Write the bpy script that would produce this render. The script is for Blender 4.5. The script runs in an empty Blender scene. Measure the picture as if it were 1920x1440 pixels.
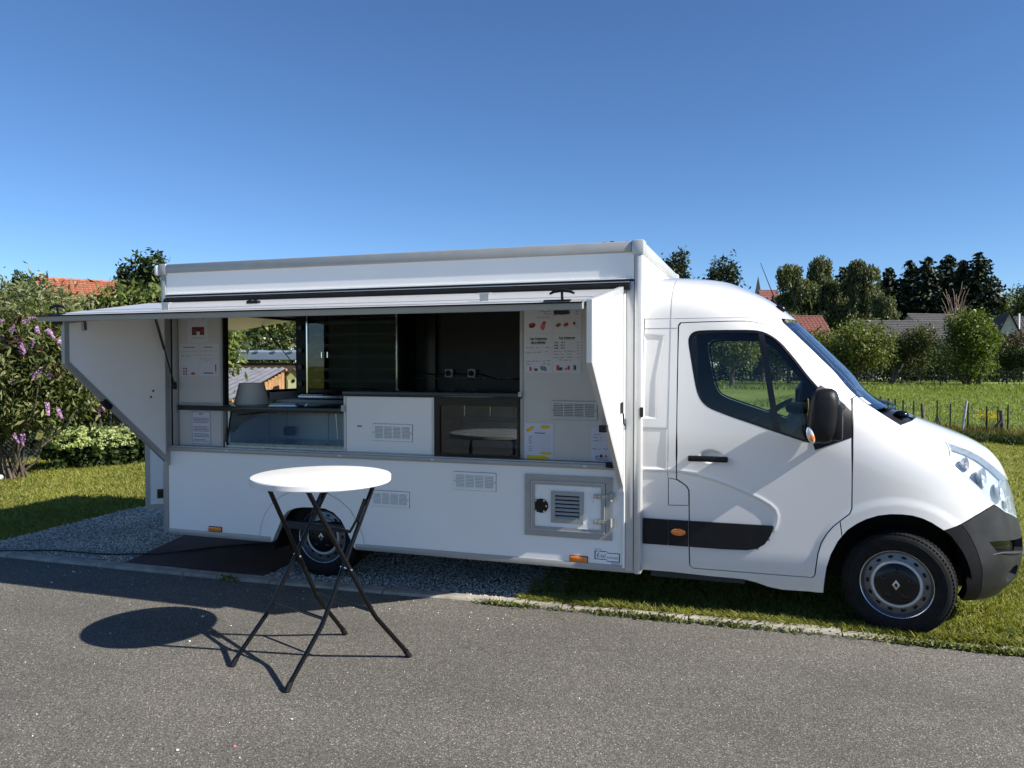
import bpy, bmesh, math, random
import numpy as np
from mathutils import Vector, Matrix, geometry
random.seed(7); RNG = np.random.default_rng(7)
SC = bpy.context.scene
COL = SC.collection

# ------------------------------------------------------------------ camera, sky, sun, exposure
cam_d = bpy.data.cameras.new('camera'); cam = bpy.data.objects.new('camera', cam_d); COL.objects.link(cam)
cam_d.sensor_width = 36.0; cam_d.lens = 27.04; cam_d.clip_start = 0.05; cam_d.clip_end = 3000
cam.location = (-0.821, -5.443, 1.776)
cam.rotation_euler = (math.radians(90 - 1.51), 0, math.radians(18.273))
SC.camera = cam
SUN_DIR = Vector((1.44, -0.150, 1.10)).normalized()          # towards the sun
SUN_EL = math.asin(SUN_DIR.z); SUN_AZ = math.atan2(SUN_DIR.x, SUN_DIR.y)
world = bpy.data.worlds.new('World'); SC.world = world; world.use_nodes = True
wn = world.node_tree; wn.nodes.clear()
sky = wn.nodes.new('ShaderNodeTexSky'); sky.sky_type = 'NISHITA'; sky.sun_disc = False
sky.sun_elevation = SUN_EL; sky.sun_rotation = SUN_AZ
sky.altitude = 1300; sky.air_density = 0.9; sky.dust_density = 0.0; sky.ozone_density = 6.5
bg = wn.nodes.new('ShaderNodeBackground'); bg.inputs['Strength'].default_value = 0.073
wo = wn.nodes.new('ShaderNodeOutputWorld')
hs = wn.nodes.new('ShaderNodeHueSaturation'); hs.inputs['Saturation'].default_value = 1.05; hs.inputs['Value'].default_value = 1.0
wn.links.new(sky.outputs[0], hs.inputs['Color']); wn.links.new(hs.outputs[0], bg.inputs[0]); wn.links.new(bg.outputs[0], wo.inputs[0])
sun_d = bpy.data.lights.new('sun', 'SUN'); sun_d.energy = 4.6; sun_d.angle = math.radians(0.53); sun_d.color = (1.0, 0.95, 0.87)
sun = bpy.data.objects.new('sun', sun_d); COL.objects.link(sun); sun.location = (20, -5, 30)
sun.rotation_euler = SUN_DIR.to_track_quat('Z', 'Y').to_euler()
vs = SC.view_settings; vs.view_transform = 'Standard'; vs.look = 'None'; vs.exposure = 1.06; vs.gamma = 1.0; vs.use_curve_mapping = False
try:
    SC.cycles.max_bounces = 10; SC.cycles.transparent_max_bounces = 16
except Exception: pass

# ------------------------------------------------------------------ materials
def newmat(name):
    m = bpy.data.materials.new(name); m.use_nodes = True
    nt = m.node_tree; nt.nodes.clear()
    out = nt.nodes.new('ShaderNodeOutputMaterial'); p = nt.nodes.new('ShaderNodeBsdfPrincipled')
    nt.links.new(p.outputs[0], out.inputs[0]); return m, nt, p, out
def coords(nt, kind='Object', scale=None):
    t = nt.nodes.new('ShaderNodeTexCoord')
    if scale is None: return t.outputs[kind]
    mp = nt.nodes.new('ShaderNodeMapping'); mp.inputs['Scale'].default_value = scale
    nt.links.new(t.outputs[kind], mp.inputs[0]); return mp.outputs[0]
def noise(nt, co, scale, detail=4, rough=0.55, out='Fac'):
    n = nt.nodes.new('ShaderNodeTexNoise'); n.inputs['Scale'].default_value = scale
    n.inputs['Detail'].default_value = detail; n.inputs['Roughness'].default_value = rough
    nt.links.new(co, n.inputs['Vector']); return n.outputs[out]
def ramp(nt, fac, stops):
    r = nt.nodes.new('ShaderNodeValToRGB'); e = r.color_ramp.elements
    while len(e) < len(stops): e.new(0.5)
    for el, (pos, c) in zip(e, stops):
        el.position = pos; el.color = (*c, 1) if len(c) == 3 else c
    nt.links.new(fac, r.inputs[0]); return r.outputs[0]
def mix(nt, fac, a, b, mode='MIX'):
    n = nt.nodes.new('ShaderNodeMixRGB'); n.blend_type = mode
    for i, v in ((0, fac), (1, a), (2, b)):
        if hasattr(v, 'is_linked') or isinstance(v, bpy.types.NodeSocket): nt.links.new(v, n.inputs[i])
        else: n.inputs[i].default_value = v if i == 0 else (*v, 1)
    return n.outputs[0]
def bump(nt, p, h, strength, dist):
    b = nt.nodes.new('ShaderNodeBump'); b.inputs['Strength'].default_value = strength; b.inputs['Distance'].default_value = dist
    nt.links.new(h, b.inputs['Height']); nt.links.new(b.outputs[0], p.inputs['Normal'])
def simple(name, col, rough=0.5, metal=0.0, var=0.06, vscale=3.0, bmp=None, coat=0.0, spec=0.5, rvar=0.08):
    m, nt, p, _ = newmat(name); co = coords(nt)
    f = noise(nt, co, vscale)
    lo = tuple(max(0, c * (1 - var)) for c in col); hi = tuple(min(1, c * (1 + var)) for c in col)
    nt.links.new(ramp(nt, f, [(0.3, lo), (0.7, hi)]), p.inputs['Base Color'])
    f2 = noise(nt, co, vscale * 2.3, 5)
    mr = nt.nodes.new('ShaderNodeMapRange'); mr.inputs['To Min'].default_value = max(0.02, rough - rvar); mr.inputs['To Max'].default_value = min(1, rough + rvar)
    nt.links.new(f2, mr.inputs[0]); nt.links.new(mr.outputs[0], p.inputs['Roughness'])
    p.inputs['Metallic'].default_value = metal; p.inputs['Specular IOR Level'].default_value = spec
    if coat: p.inputs['Coat Weight'].default_value = coat; p.inputs['Coat Roughness'].default_value = 0.05
    if bmp: bump(nt, p, noise(nt, co, bmp[0], 3), bmp[1], bmp[2])
    return m
def leafmat(name, cols, trans=0.35, rough=0.55, spec=0.3):
    m, nt, p, out = newmat(name)
    g = nt.nodes.new('ShaderNodeNewGeometry')
    c = ramp(nt, g.outputs['Random Per Island'], [(i / max(1, len(cols) - 1), c) for i, c in enumerate(cols)])
    big = noise(nt, coords(nt), 0.9, 2)
    c = mix(nt, 0.55, c, ramp(nt, big, [(0.3, (0.55, 0.55, 0.55)), (0.7, (1.25, 1.2, 1.1))]), 'MULTIPLY')
    nt.links.new(c, p.inputs['Base Color']); p.inputs['Roughness'].default_value = rough; p.inputs['Specular IOR Level'].default_value = spec
    t = nt.nodes.new('ShaderNodeBsdfTranslucent'); tc = mix(nt, 1.0, c, (1.3, 1.35, 0.5), 'MULTIPLY'); nt.links.new(tc, t.inputs[0])
    mx = nt.nodes.new('ShaderNodeMixShader'); mx.inputs[0].default_value = trans
    nt.links.new(p.outputs[0], mx.inputs[1]); nt.links.new(t.outputs[0], mx.inputs[2]); nt.links.new(mx.outputs[0], out.inputs[0])
    return m
def glassmat(name, tint, ior=1.45, rough=0.0, base=0.0):
    m, nt, p, out = newmat(name); nt.nodes.remove(p)
    tr = nt.nodes.new('ShaderNodeBsdfTransparent'); tr.inputs[0].default_value = (*tint, 1)
    gl = nt.nodes.new('ShaderNodeBsdfGlossy'); gl.inputs['Roughness'].default_value = rough
    fr = nt.nodes.new('ShaderNodeFresnel'); fr.inputs[0].default_value = ior
    n = noise(nt, coords(nt), 6, 3)
    fr2 = nt.nodes.new('ShaderNodeMath'); fr2.operation = 'MULTIPLY_ADD'; nt.links.new(n, fr2.inputs[0]); fr2.inputs[1].default_value = 0.02
    ad_ = nt.nodes.new('ShaderNodeMath'); ad_.operation = 'ADD'; ad_.inputs[1].default_value = base; nt.links.new(fr.outputs[0], ad_.inputs[0])
    nt.links.new(ad_.outputs[0], fr2.inputs[2])
    mx = nt.nodes.new('ShaderNodeMixShader'); nt.links.new(fr2.outputs[0], mx.inputs[0]); nt.links.new(tr.outputs[0], mx.inputs[1]); nt.links.new(gl.outputs[0], mx.inputs[2])
    nt.links.new(mx.outputs[0], out.inputs[0]); return m

M = {}
M['paint'] = simple('white_paint', (0.635, 0.63, 0.62), 0.32, var=0.012, vscale=1.2, coat=1.0, rvar=0.04)
M['panel'] = simple('white_laminate', (0.85, 0.84, 0.815), 0.34, var=0.02, vscale=1.6, bmp=(1.3, 0.05, 0.01), rvar=0.06)
M['panel_shaded'] = simple('shade_darkened_laminate', (0.50, 0.495, 0.48), 0.4, var=0.03, vscale=2)  # white laminate with the shade under the awning put into its colour
M['panel_flap'] = simple('flap_laminate', (0.80, 0.79, 0.77), 0.36, var=0.02, vscale=2)
M['awning'] = simple('grey_awning_sheet', (0.40, 0.405, 0.415), 0.30, var=0.05, vscale=2.5)
M['bench'] = simple('dull_steel', (0.20, 0.205, 0.21), 0.45, metal=0.6, var=0.1, vscale=9)
M['alu'] = simple('anodised_aluminium', (0.36, 0.36, 0.348), 0.42, metal=0.35, var=0.05, vscale=9)
M['alu_light'] = simple('bright_aluminium', (0.50, 0.505, 0.50), 0.35, metal=0.3, var=0.04, vscale=7)
M['steel'] = simple('stainless_steel', (0.50, 0.51, 0.52), 0.28, metal=0.9, var=0.06, vscale=11)
M['chrome'] = simple('chrome', (0.82, 0.83, 0.84), 0.10, metal=1.0, var=0.02, vscale=9, rvar=0.03)
M['rubber'] = simple('black_rubber', (0.006, 0.006, 0.007), 0.55, var=0.2, vscale=14, spec=0.25)
M['tyre'] = simple('tyre_rubber', (0.0085, 0.0085, 0.009), 0.75, var=0.45, vscale=18, spec=0.2, bmp=(140, 0.25, 0.002))
M['plastic'] = simple('dark_grey_plastic', (0.007, 0.0072, 0.0085), 0.46, var=0.25, vscale=16, spec=0.25, bmp=(420, 0.12, 0.001))
M['bumper'] = simple('scuffed_grey_plastic', (0.018, 0.0185, 0.020), 0.48, var=0.4, vscale=7, spec=0.4, bmp=(260, 0.12, 0.001))
M['black'] = simple('black_gloss', (0.005, 0.0055, 0.007), 0.22, var=0.2, vscale=8, spec=0.35)
M['tube'] = simple('black_enamel', (0.003, 0.003, 0.0035), 0.22, var=0.25, vscale=20, spec=0.3)
M['wall_shade'] = simple('shade_dark_wall', (0.018, 0.020, 0.027), 0.45, var=0.2, vscale=4)  # shade inside the truck painted into the wall colour
M['darkfloor'] = simple('dark_floor', (0.03, 0.03, 0.032), 0.7, var=0.2)
M['counter'] = simple('black_worktop', (0.012, 0.013, 0.016), 0.16, var=0.2, vscale=20)
M['tabletop'] = simple('white_moulded_plastic', (0.68, 0.68, 0.665), 0.45, var=0.03, vscale=8, bmp=(180, 0.15, 0.001))
M['paper'] = simple('paper', (0.56, 0.565, 0.60), 0.7, var=0.02, vscale=5)
M['paper2'] = simple('laminated_paper', (0.52, 0.54, 0.66), 0.22, var=0.02, vscale=5)
M['ink'] = simple('black_ink', (0.03, 0.03, 0.035), 0.7)
M['inkgrey'] = simple('grey_ink', (0.16, 0.17, 0.22), 0.7)
M['inkblue'] = simple('blue_border_ink', (0.05, 0.08, 0.25), 0.7)
M['logo'] = simple('logo_blue', (0.012, 0.09, 0.19), 0.5)
M['red'] = simple('printed_red', (0.36, 0.03, 0.035), 0.6, var=0.4, vscale=60)
M['brownpic'] = simple('printed_brown', (0.16, 0.05, 0.03), 0.6, var=0.5, vscale=70)
M['darkred'] = simple('printed_dark_red', (0.09, 0.02, 0.02), 0.6, var=0.6, vscale=60)
M['greenpic'] = simple('printed_green', (0.03, 0.09, 0.06), 0.6, var=0.4, vscale=60)
M['bluepic'] = simple('printed_blue', (0.03, 0.05, 0.16), 0.6, var=0.4, vscale=60)
M['pinkpic'] = simple('printed_pink', (0.5, 0.15, 0.14), 0.6, var=0.4, vscale=60)
M['greypic'] = simple('printed_grey', (0.18, 0.19, 0.24), 0.6, var=0.6, vscale=90)
M['yellow'] = simple('yellow_paper', (0.62, 0.46, 0.01), 0.6)
M['amber'] = simple('amber_lens', (0.75, 0.19, 0.015), 0.12, var=0.15, vscale=60, coat=0.5)
M['lamp_white'] = simple('clear_lens', (0.8, 0.8, 0.8), 0.1, coat=0.6)
M['redcup'] = simple('dark_red_plastic', (0.10, 0.008, 0.01), 0.35)
M['whiteplastic'] = simple('white_plastic', (0.6, 0.6, 0.58), 0.4)
M['shade'] = simple('pale_grey_card', (0.50, 0.49, 0.46), 0.7, var=0.04)
M['seat'] = simple('grey_seat_cloth', (0.045, 0.047, 0.055), 0.9, var=0.3, vscale=40)
M['dash'] = simple('dashboard_plastic', (0.02, 0.02, 0.022), 0.6)
M['wood_post'] = simple('weathered_wood', (0.12, 0.10, 0.08), 0.85, var=0.35, vscale=12, bmp=(40, 0.5, 0.01))
M['iron_post'] = simple('green_black_iron', (0.025, 0.032, 0.03), 0.6, var=0.3)
M['grey_post'] = simple('galvanised_post', (0.42, 0.43, 0.43), 0.5, metal=0.3)
M['wire'] = simple('fence_wire', (0.08, 0.11, 0.095), 0.5, metal=0.3)
M['bark'] = simple('bark', (0.09, 0.07, 0.05), 0.9, var=0.4, vscale=10, bmp=(22, 0.7, 0.03))
M['bark_pale'] = simple('pale_bark', (0.24, 0.20, 0.15), 0.9, var=0.35, vscale=12, bmp=(30, 0.6, 0.02))
M['render'] = simple('house_render', (0.62, 0.58, 0.50), 0.85, var=0.08, vscale=2)
M['render_grey'] = simple('grey_house_render', (0.42, 0.40, 0.37), 0.85, var=0.08, vscale=2)
M['white_wall'] = simple('white_house_wall', (0.80, 0.79, 0.76), 0.85, var=0.05, vscale=2)
M['tile_red'] = simple('red_clay_tile', (0.31, 0.105, 0.06), 0.8, var=0.22, vscale=5)
M['tile_red2'] = simple('faded_red_tile', (0.19, 0.07, 0.055), 0.8, var=0.25, vscale=4)
M['tile_grey'] = simple('grey_concrete_tile', (0.060, 0.057, 0.058), 0.8, var=0.22, vscale=3)
M['solar'] = simple('solar_panel', (0.02, 0.03, 0.06), 0.12)
M['planks'] = simple('brown_plank', (0.30, 0.17, 0.075), 0.8, var=0.35, vscale=6, bmp=(30, 0.4, 0.01))
M['planks_dark'] = simple('dark_beam', (0.06, 0.04, 0.025), 0.85, var=0.3, vscale=6)
M['corrug'] = simple('grey_corrugated_sheet', (0.17, 0.17, 0.185), 0.5, var=0.2, vscale=4)
M['fascia'] = simple('blue_grey_metal_edge', (0.16, 0.21, 0.28), 0.45, metal=0.2)
M['bird_green'] = simple('birdhouse_olive', (0.30, 0.32, 0.12), 0.7)
M['bird_front'] = simple('birdhouse_front', (0.46, 0.48, 0.26), 0.7)
M['bird_blue'] = simple('birdhouse_blue', (0.10, 0.30, 0.52), 0.7)
M['bird_mint'] = simple('birdhouse_mint', (0.08, 0.40, 0.24), 0.7)
M['terracotta'] = simple('terracotta', (0.50, 0.20, 0.09), 0.8)
M['cable'] = simple('black_cable', (0.012, 0.012, 0.012), 0.5)
M['whitestone'] = simple('white_stone', (0.50, 0.49, 0.46), 0.7, var=0.15, vscale=20)
M['glass'] = glassmat('cab_glass', (0.72, 0.78, 0.76))
M['screen_glass'] = glassmat('windscreen_glass', (0.28, 0.33, 0.36), 1.6, 0.0, 0.30)
M['case_glass'] = glassmat('display_glass', (0.80, 0.84, 0.83), 1.5)
M['lens'] = glassmat('headlight_lens', (0.92, 0.95, 0.97), 1.45)
M['reflector'] = simple('headlight_reflector', (0.66, 0.70, 0.74), 0.24, metal=0.40, var=0.1, vscale=25)

def mat_kerb():
    m, nt, p, _ = newmat('kerb_concrete'); co = coords(nt)
    f = noise(nt, co, 7, 6); g = noise(nt, co, 90, 3)
    c = ramp(nt, f, [(0.25, (0.20, 0.185, 0.155)), (0.55, (0.34, 0.315, 0.265)), (0.8, (0.44, 0.41, 0.35))])
    c = mix(nt, 0.5, c, ramp(nt, g, [(0.3, (0.6, 0.6, 0.6)), (0.7, (1.15, 1.12, 1.1))]), 'MULTIPLY')
    nt.links.new(c, p.inputs['Base Color']); p.inputs['Roughness'].default_value = 0.9; bump(nt, p, g, 0.5, 0.01); return m
M['kerb'] = mat_kerb()
def mat_asphalt():
    m, nt, p, _ = newmat('asphalt'); co = coords(nt)
    v = nt.nodes.new('ShaderNodeTexVoronoi'); v.inputs['Scale'].default_value = 175; nt.links.new(co, v.inputs['Vector'])
    hsv = nt.nodes.new('ShaderNodeSeparateColor'); nt.links.new(v.outputs['Color'], hsv.inputs[0])
    chip = ramp(nt, hsv.outputs[0], [(0.0, (0.052, 0.048, 0.042)), (0.5, (0.104, 0.097, 0.085)), (0.90, (0.162, 0.151, 0.132)), (0.98, (0.26, 0.243, 0.21)), (1.0, (0.42, 0.395, 0.345))])
    big = noise(nt, coords(nt, 'Object', (0.5, 1.0, 1)), 1.4, 5)
    c = mix(nt, 0.85, chip, ramp(nt, big, [(0.25, (0.74, 0.74, 0.75)), (0.5, (0.95, 0.95, 0.95)), (0.8, (1.22, 1.20, 1.15))]), 'MULTIPLY')
    st = noise(nt, co, 5.5, 3); c = mix(nt, ramp(nt, st, [(0.68, (0, 0, 0)), (0.75, (0.5, 0.5, 0.5))]), c, (0.045, 0.044, 0.043))
    tr_ = noise(nt, coords(nt, 'Object', (0.12, 1.6, 1)), 1.0, 4); c = mix(nt, 0.6, c, ramp(nt, tr_, [(0.3, (0.80, 0.80, 0.81)), (0.6, (1.06, 1.06, 1.05))]), 'MULTIPLY')
    nt.links.new(c, p.inputs['Base Color']); p.inputs['Roughness'].default_value = 0.82; p.inputs['Specular IOR Level'].default_value = 0.35
    n2 = noise(nt, co, 260, 3); h = mix(nt, 0.5, v.outputs['Distance'], n2)
    bump(nt, p, h, 0.55, 0.006); return m
M['asphalt'] = mat_asphalt()
def mat_lawn(name, a, b, c3, sc=1.0):
    m, nt, p, _ = newmat(name); co = coords(nt)
    f = noise(nt, co, 0.35 * sc, 5); g = noise(nt, co, 9 * sc, 5, 0.7); k = noise(nt, coords(nt, 'Object', (1, 1, 1)), 70, 3)
    col = ramp(nt, f, [(0.3, a), (0.52, b), (0.72, c3)])
    col = mix(nt, 0.8, col, ramp(nt, g, [(0.28, (0.45, 0.5, 0.4)), (0.55, (1, 1, 1)), (0.8, (1.4, 1.3, 1.1))]), 'MULTIPLY')
    col = mix(nt, 0.7, col, ramp(nt, k, [(0.3, (0.45, 0.5, 0.45)), (0.7, (1.35, 1.3, 1.2))]), 'MULTIPLY')
    nt.links.new(col, p.inputs['Base Color']); p.inputs['Roughness'].default_value = 0.9; p.inputs['Specular IOR Level'].default_value = 0.15
    bump(nt, p, mix(nt, 0.5, g, k), 1.0, 0.06); return m
M['lawn'] = mat_lawn('lawn_grass', (0.16, 0.19, 0.032), (0.235, 0.24, 0.048), (0.31, 0.28, 0.08))
M['field'] = mat_lawn('meadow_grass', (0.15, 0.205, 0.045), (0.195, 0.24, 0.060), (0.25, 0.275, 0.085), 0.5)
M['soil'] = simple('gravel_bed', (0.24, 0.225, 0.195), 0.95, var=0.5, vscale=60, bmp=(80, 1.0, 0.02))
M['blade'] = leafmat('grass_blade', [(0.105, 0.145, 0.022), (0.175, 0.21, 0.034), (0.25, 0.26, 0.055), (0.34, 0.30, 0.10)], 0.3)
M['blade_field'] = leafmat('meadow_blade', [(0.13, 0.18, 0.035), (0.185, 0.24, 0.055), (0.25, 0.29, 0.085)], 0.35)
M['blade_dry'] = leafmat('dry_blade', [(0.09, 0.12, 0.02), (0.17, 0.155, 0.055), (0.25, 0.20, 0.095)], 0.3)
M['stone'] = leafmat('gravel_stone', [(0.24, 0.222, 0.195), (0.44, 0.41, 0.36), (0.62, 0.58, 0.51), (0.80, 0.76, 0.67)], 0.0, 0.85)
def mat_mat():
    m, nt, p, _ = newmat('ribbed_brown_mat'); co = coords(nt)
    w = nt.nodes.new('ShaderNodeTexWave'); w.inputs['Scale'].default_value = 14; nt.links.new(co, w.inputs['Vector'])
    nt.links.new(ramp(nt, noise(nt, co, 4, 5), [(0.3, (0.032, 0.017, 0.016)), (0.7, (0.072, 0.036, 0.032))]), p.inputs['Base Color'])
    p.inputs['Roughness'].default_value = 0.7; bump(nt, p, w.outputs[0], 0.8, 0.01); return m
M['mat'] = mat_mat()

# ------------------------------------------------------------------ mesh helpers
ROOTS = {}
def link(o, parent=None):
    COL.objects.link(o)
    if parent is not None:
        o.parent = parent; o.matrix_parent_inverse = WORLD[parent.name].inverted()
    WORLD[o.name] = Matrix.Translation(o.location) if parent is None else Matrix.Identity(4)
    return o
WORLD = {}
def tag(o, label, cat, group=None):
    o['label'] = label; o['category'] = cat
    if group: o['group'] = group
    return o
def thing(name, label, cat, loc=(0, 0, 0), group=None):
    o = bpy.data.objects.new(name, None); o.location = loc; o.empty_display_size = 0.2
    link(o); WORLD[o.name] = Matrix.Translation(loc); return tag(o, label, cat, group)
def structure(o): o['kind'] = 'structure'; return o
def stuff(o): o['kind'] = 'stuff'; return o
def raw(name, v, f, mat, parent=None, smooth=False):
    me = bpy.data.meshes.new(name)
    v = np.asarray(v, dtype=np.float32).reshape(-1, 3)
    if isinstance(f, np.ndarray):
        n, k = f.shape
        me.vertices.add(len(v)); me.vertices.foreach_set('co', v.ravel())
        me.loops.add(n * k); me.loops.foreach_set('vertex_index', f.ravel().astype(np.int32))
        me.polygons.add(n); me.polygons.foreach_set('loop_start', np.arange(0, n * k, k, dtype=np.int32))
        try: me.polygons.foreach_set('loop_total', np.full(n, k, dtype=np.int32))
        except Exception: pass
        me.update(calc_edges=True)
    else:
        me.from_pydata(v.tolist(), [], f); me.update()
    if smooth:
        me.polygons.foreach_set('use_smooth', np.ones(len(me.polygons), dtype=bool))
    me.materials.append(mat if not isinstance(mat, str) else M[mat])
    o = bpy.data.objects.new(name, me); return link(o, parent)
def copy_at(o, loc, parent):
    c = o.copy(); c.location = loc; COL.objects.link(c); c.parent = parent; c.matrix_parent_inverse = WORLD[parent.name].inverted()
    for k in ('label', 'category'):
        if k in c and parent is not None: del c[k]
    WORLD[c.name] = Matrix.Identity(4); return c
class MB:
    def __init__(s): s.v = []; s.f = []
    def add(s, v, f):
        b = len(s.v); s.v += [tuple(p) for p in v]; s.f += [tuple(i + b for i in q) for q in f]; return s
    def box(s, x0, x1, y0, y1, z0, z1, bev=0.0, seg=2):
        if bev <= 0:
            return s.add([(x0,y0,z0),(x1,y0,z0),(x1,y1,z0),(x0,y1,z0),(x0,y0,z1),(x1,y0,z1),(x1,y1,z1),(x0,y1,z1)],
                         [(0,3,2,1),(4,5,6,7),(0,1,5,4),(1,2,6,5),(2,3,7,6),(3,0,4,7)])
        bm = bmesh.new(); bmesh.ops.create_cube(bm, size=1)
        for q in bm.verts: q.co = Vector((x0 + (q.co.x + .5) * (x1 - x0), y0 + (q.co.y + .5) * (y1 - y0), z0 + (q.co.z + .5) * (z1 - z0)))
        bev = min(bev, .45 * min(abs(x1 - x0), abs(y1 - y0), abs(z1 - z0)))
        bmesh.ops.bevel(bm, geom=bm.edges[:], offset=bev, segments=seg, profile=0.5, affect='EDGES')
        return s.bm(bm)
    def bm(s, bm, mtx=None):
        bm.verts.index_update()
        s.add([(mtx @ q.co if mtx else q.co) for q in bm.verts], [[q.index for q in f.verts] for f in bm.faces]); bm.free(); return s
    def tube(s, pts, r, n=10, cap=True):
        pts = [Vector(p) for p in pts]; rings = []
        rr = r if isinstance(r, (list, tuple)) else [r] * len(pts)
        up = None; base = len(s.v)
        for i, p in enumerate(pts):
            d = (pts[min(i + 1, len(pts) - 1)] - pts[max(i - 1, 0)]).normalized()
            if up is None:
                up = Vector((0, 0, 1)) if abs(d.z) < .9 else Vector((1, 0, 0))
            a = d.cross(up).normalized(); b = a.cross(d).normalized(); up = b
            s.v += [tuple(p + (a * math.cos(t) + b * math.sin(t)) * rr[i]) for t in [2 * math.pi * k / n for k in range(n)]]
        for i in range(len(pts) - 1):
            for k in range(n):
                A = base + i * n + k; B = base + i * n + (k + 1) % n
                s.f.append((A, B, B + n, A + n))
        if cap:
            s.f.append(tuple(base + k for k in range(n))[::-1]); e = base + (len(pts) - 1) * n; s.f.append(tuple(e + k for k in range(n)))
        return s
    def cyl(s, p0, p1, r0, r1=None, n=24): return s.tube([p0, p1], [r0, r1 if r1 is not None else r0], n)
    def lathe(s, prof, c, axis='y', n=48, close=False):
        # prof: list (r, h) along axis; c centre
        base = len(s.v); c = Vector(c)
        for (r, h) in prof:
            for k in range(n):
                t = 2 * math.pi * k / n
                o = {'y': (r * math.cos(t), h, r * math.sin(t)), 'z': (r * math.cos(t), r * math.sin(t), h), 'x': (h, r * math.cos(t), r * math.sin(t))}[axis]
                s.v.append(tuple(c + Vector(o)))
        m = len(prof)
        for i in range(m - 1 if not close else m):
            j = (i + 1) % m
            for k in range(n):
                a = base + i * n + k; b = base + i * n + (k + 1) % n; e = base + j * n + (k + 1) % n; d = base + j * n + k
                s.f.append((a, b, e, d))
        return s
    def disc(s, r, h, c, axis='y', n=48):
        base = len(s.v); c = Vector(c)
        for k in range(n):
            t = 2 * math.pi * k / n
            s.v.append(tuple(c + Vector({'y': (r * math.cos(t), h, r * math.sin(t)), 'z': (r * math.cos(t), r * math.sin(t), h), 'x': (h, r * math.cos(t), r * math.sin(t))}[axis])))
        s.f.append(tuple(range(base, base + n))); return s
    def prism(s, poly, a, b, plane='xz'):
        # poly list of 2D points, extruded along the missing axis from a to b
        def P(p, h): return {'xz': (p[0], h, p[1]), 'yz': (h, p[0], p[1]), 'xy': (p[0], p[1], h)}[plane]
        n = len(poly); base = len(s.v)
        s.v += [P(p, a) for p in poly] + [P(p, b) for p in poly]
        tri = geometry.tessellate_polygon([[Vector((p[0], p[1], 0)) for p in poly]])
        for t in tri:
            s.f.append((base + t[0], base + t[1], base + t[2])); s.f.append((base + n + t[2], base + n + t[1], base + n + t[0]))
        for i in range(n):
            j = (i + 1) % n; s.f.append((base + i, base + j, base + n + j, base + n + i))
        return s
    def ell(s, c, r, n=16, m=10):
        c = Vector(c); base = len(s.v)
        for i in range(m + 1):
            ph = math.pi * i / m
            for k in range(n):
                t = 2 * math.pi * k / n
                s.v.append((c.x + r[0] * math.sin(ph) * math.cos(t), c.y + r[1] * math.sin(ph) * math.sin(t), c.z + r[2] * math.cos(ph)))
        for i in range(m):
            for k in range(n):
                s.f.append((base + i * n + k, base + (i + 1) * n + k, base + (i + 1) * n + (k + 1) % n, base + i * n + (k + 1) % n))
        return s
    def xf(s, mtx):
        s.v = [tuple(mtx @ Vector(p)) for p in s.v]; return s
    def obj(s, name, mat, parent=None, smooth=False, fix=True, angle=None):
        me = bpy.data.meshes.new(name); me.from_pydata(s.v, [], s.f)
        if fix:
            b = bmesh.new(); b.from_mesh(me); bmesh.ops.remove_doubles(b, verts=b.verts, dist=1e-6)
            bmesh.ops.recalc_face_normals(b, faces=b.faces); b.to_mesh(me); b.free()
        me.materials.append(M[mat] if isinstance(mat, str) else mat); me.update()
        if smooth:
            me.polygons.foreach_set('use_smooth', np.ones(len(me.polygons), dtype=bool))
            try: me.set_sharp_from_angle(angle=math.radians(angle or 35))
            except Exception: pass
        return link(bpy.data.objects.new(name, me), parent)
def bx(name, mat, parent, x0, x1, y0, y1, z0, z1, bev=0.0):
    return MB().box(x0, x1, y0, y1, z0, z1, bev).obj(name, mat, parent, smooth=bev > 0)
def text(lines, size, x, z, y, mat, name, parent, align='LEFT', lead=1.25, shear=0.0, face='y-', extrude=0.0, bold=0.0):
    """flat lettering as a mesh, facing -y, at (x, z) top-left"""
    cu = bpy.data.curves.new(name, 'FONT'); cu.body = lines if isinstance(lines, str) else '\n'.join(lines)
    cu.size = size; cu.align_x = align; cu.space_line = lead; cu.shear = shear; cu.extrude = extrude; cu.resolution_u = 2; cu.offset = bold
    to = bpy.data.objects.new('tmp_text', cu); COL.objects.link(to)
    dg = bpy.context.evaluated_depsgraph_get(); me = bpy.data.meshes.new_from_object(to.evaluated_get(dg))
    bpy.data.objects.remove(to); bpy.data.curves.remove(cu)
    me.name = name; n = len(me.vertices); a = np.empty(n * 3, dtype=np.float32); me.vertices.foreach_get('co', a); a = a.reshape(-1, 3)
    b = np.stack([a[:, 0] + x, np.full(n, y) - a[:, 2], a[:, 1] + z], 1).astype(np.float32)
    me.vertices.foreach_set('co', b.ravel()); me.materials.clear(); me.materials.append(M[mat]); me.update()
    return link(bpy.data.objects.new(name, me), parent)
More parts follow.
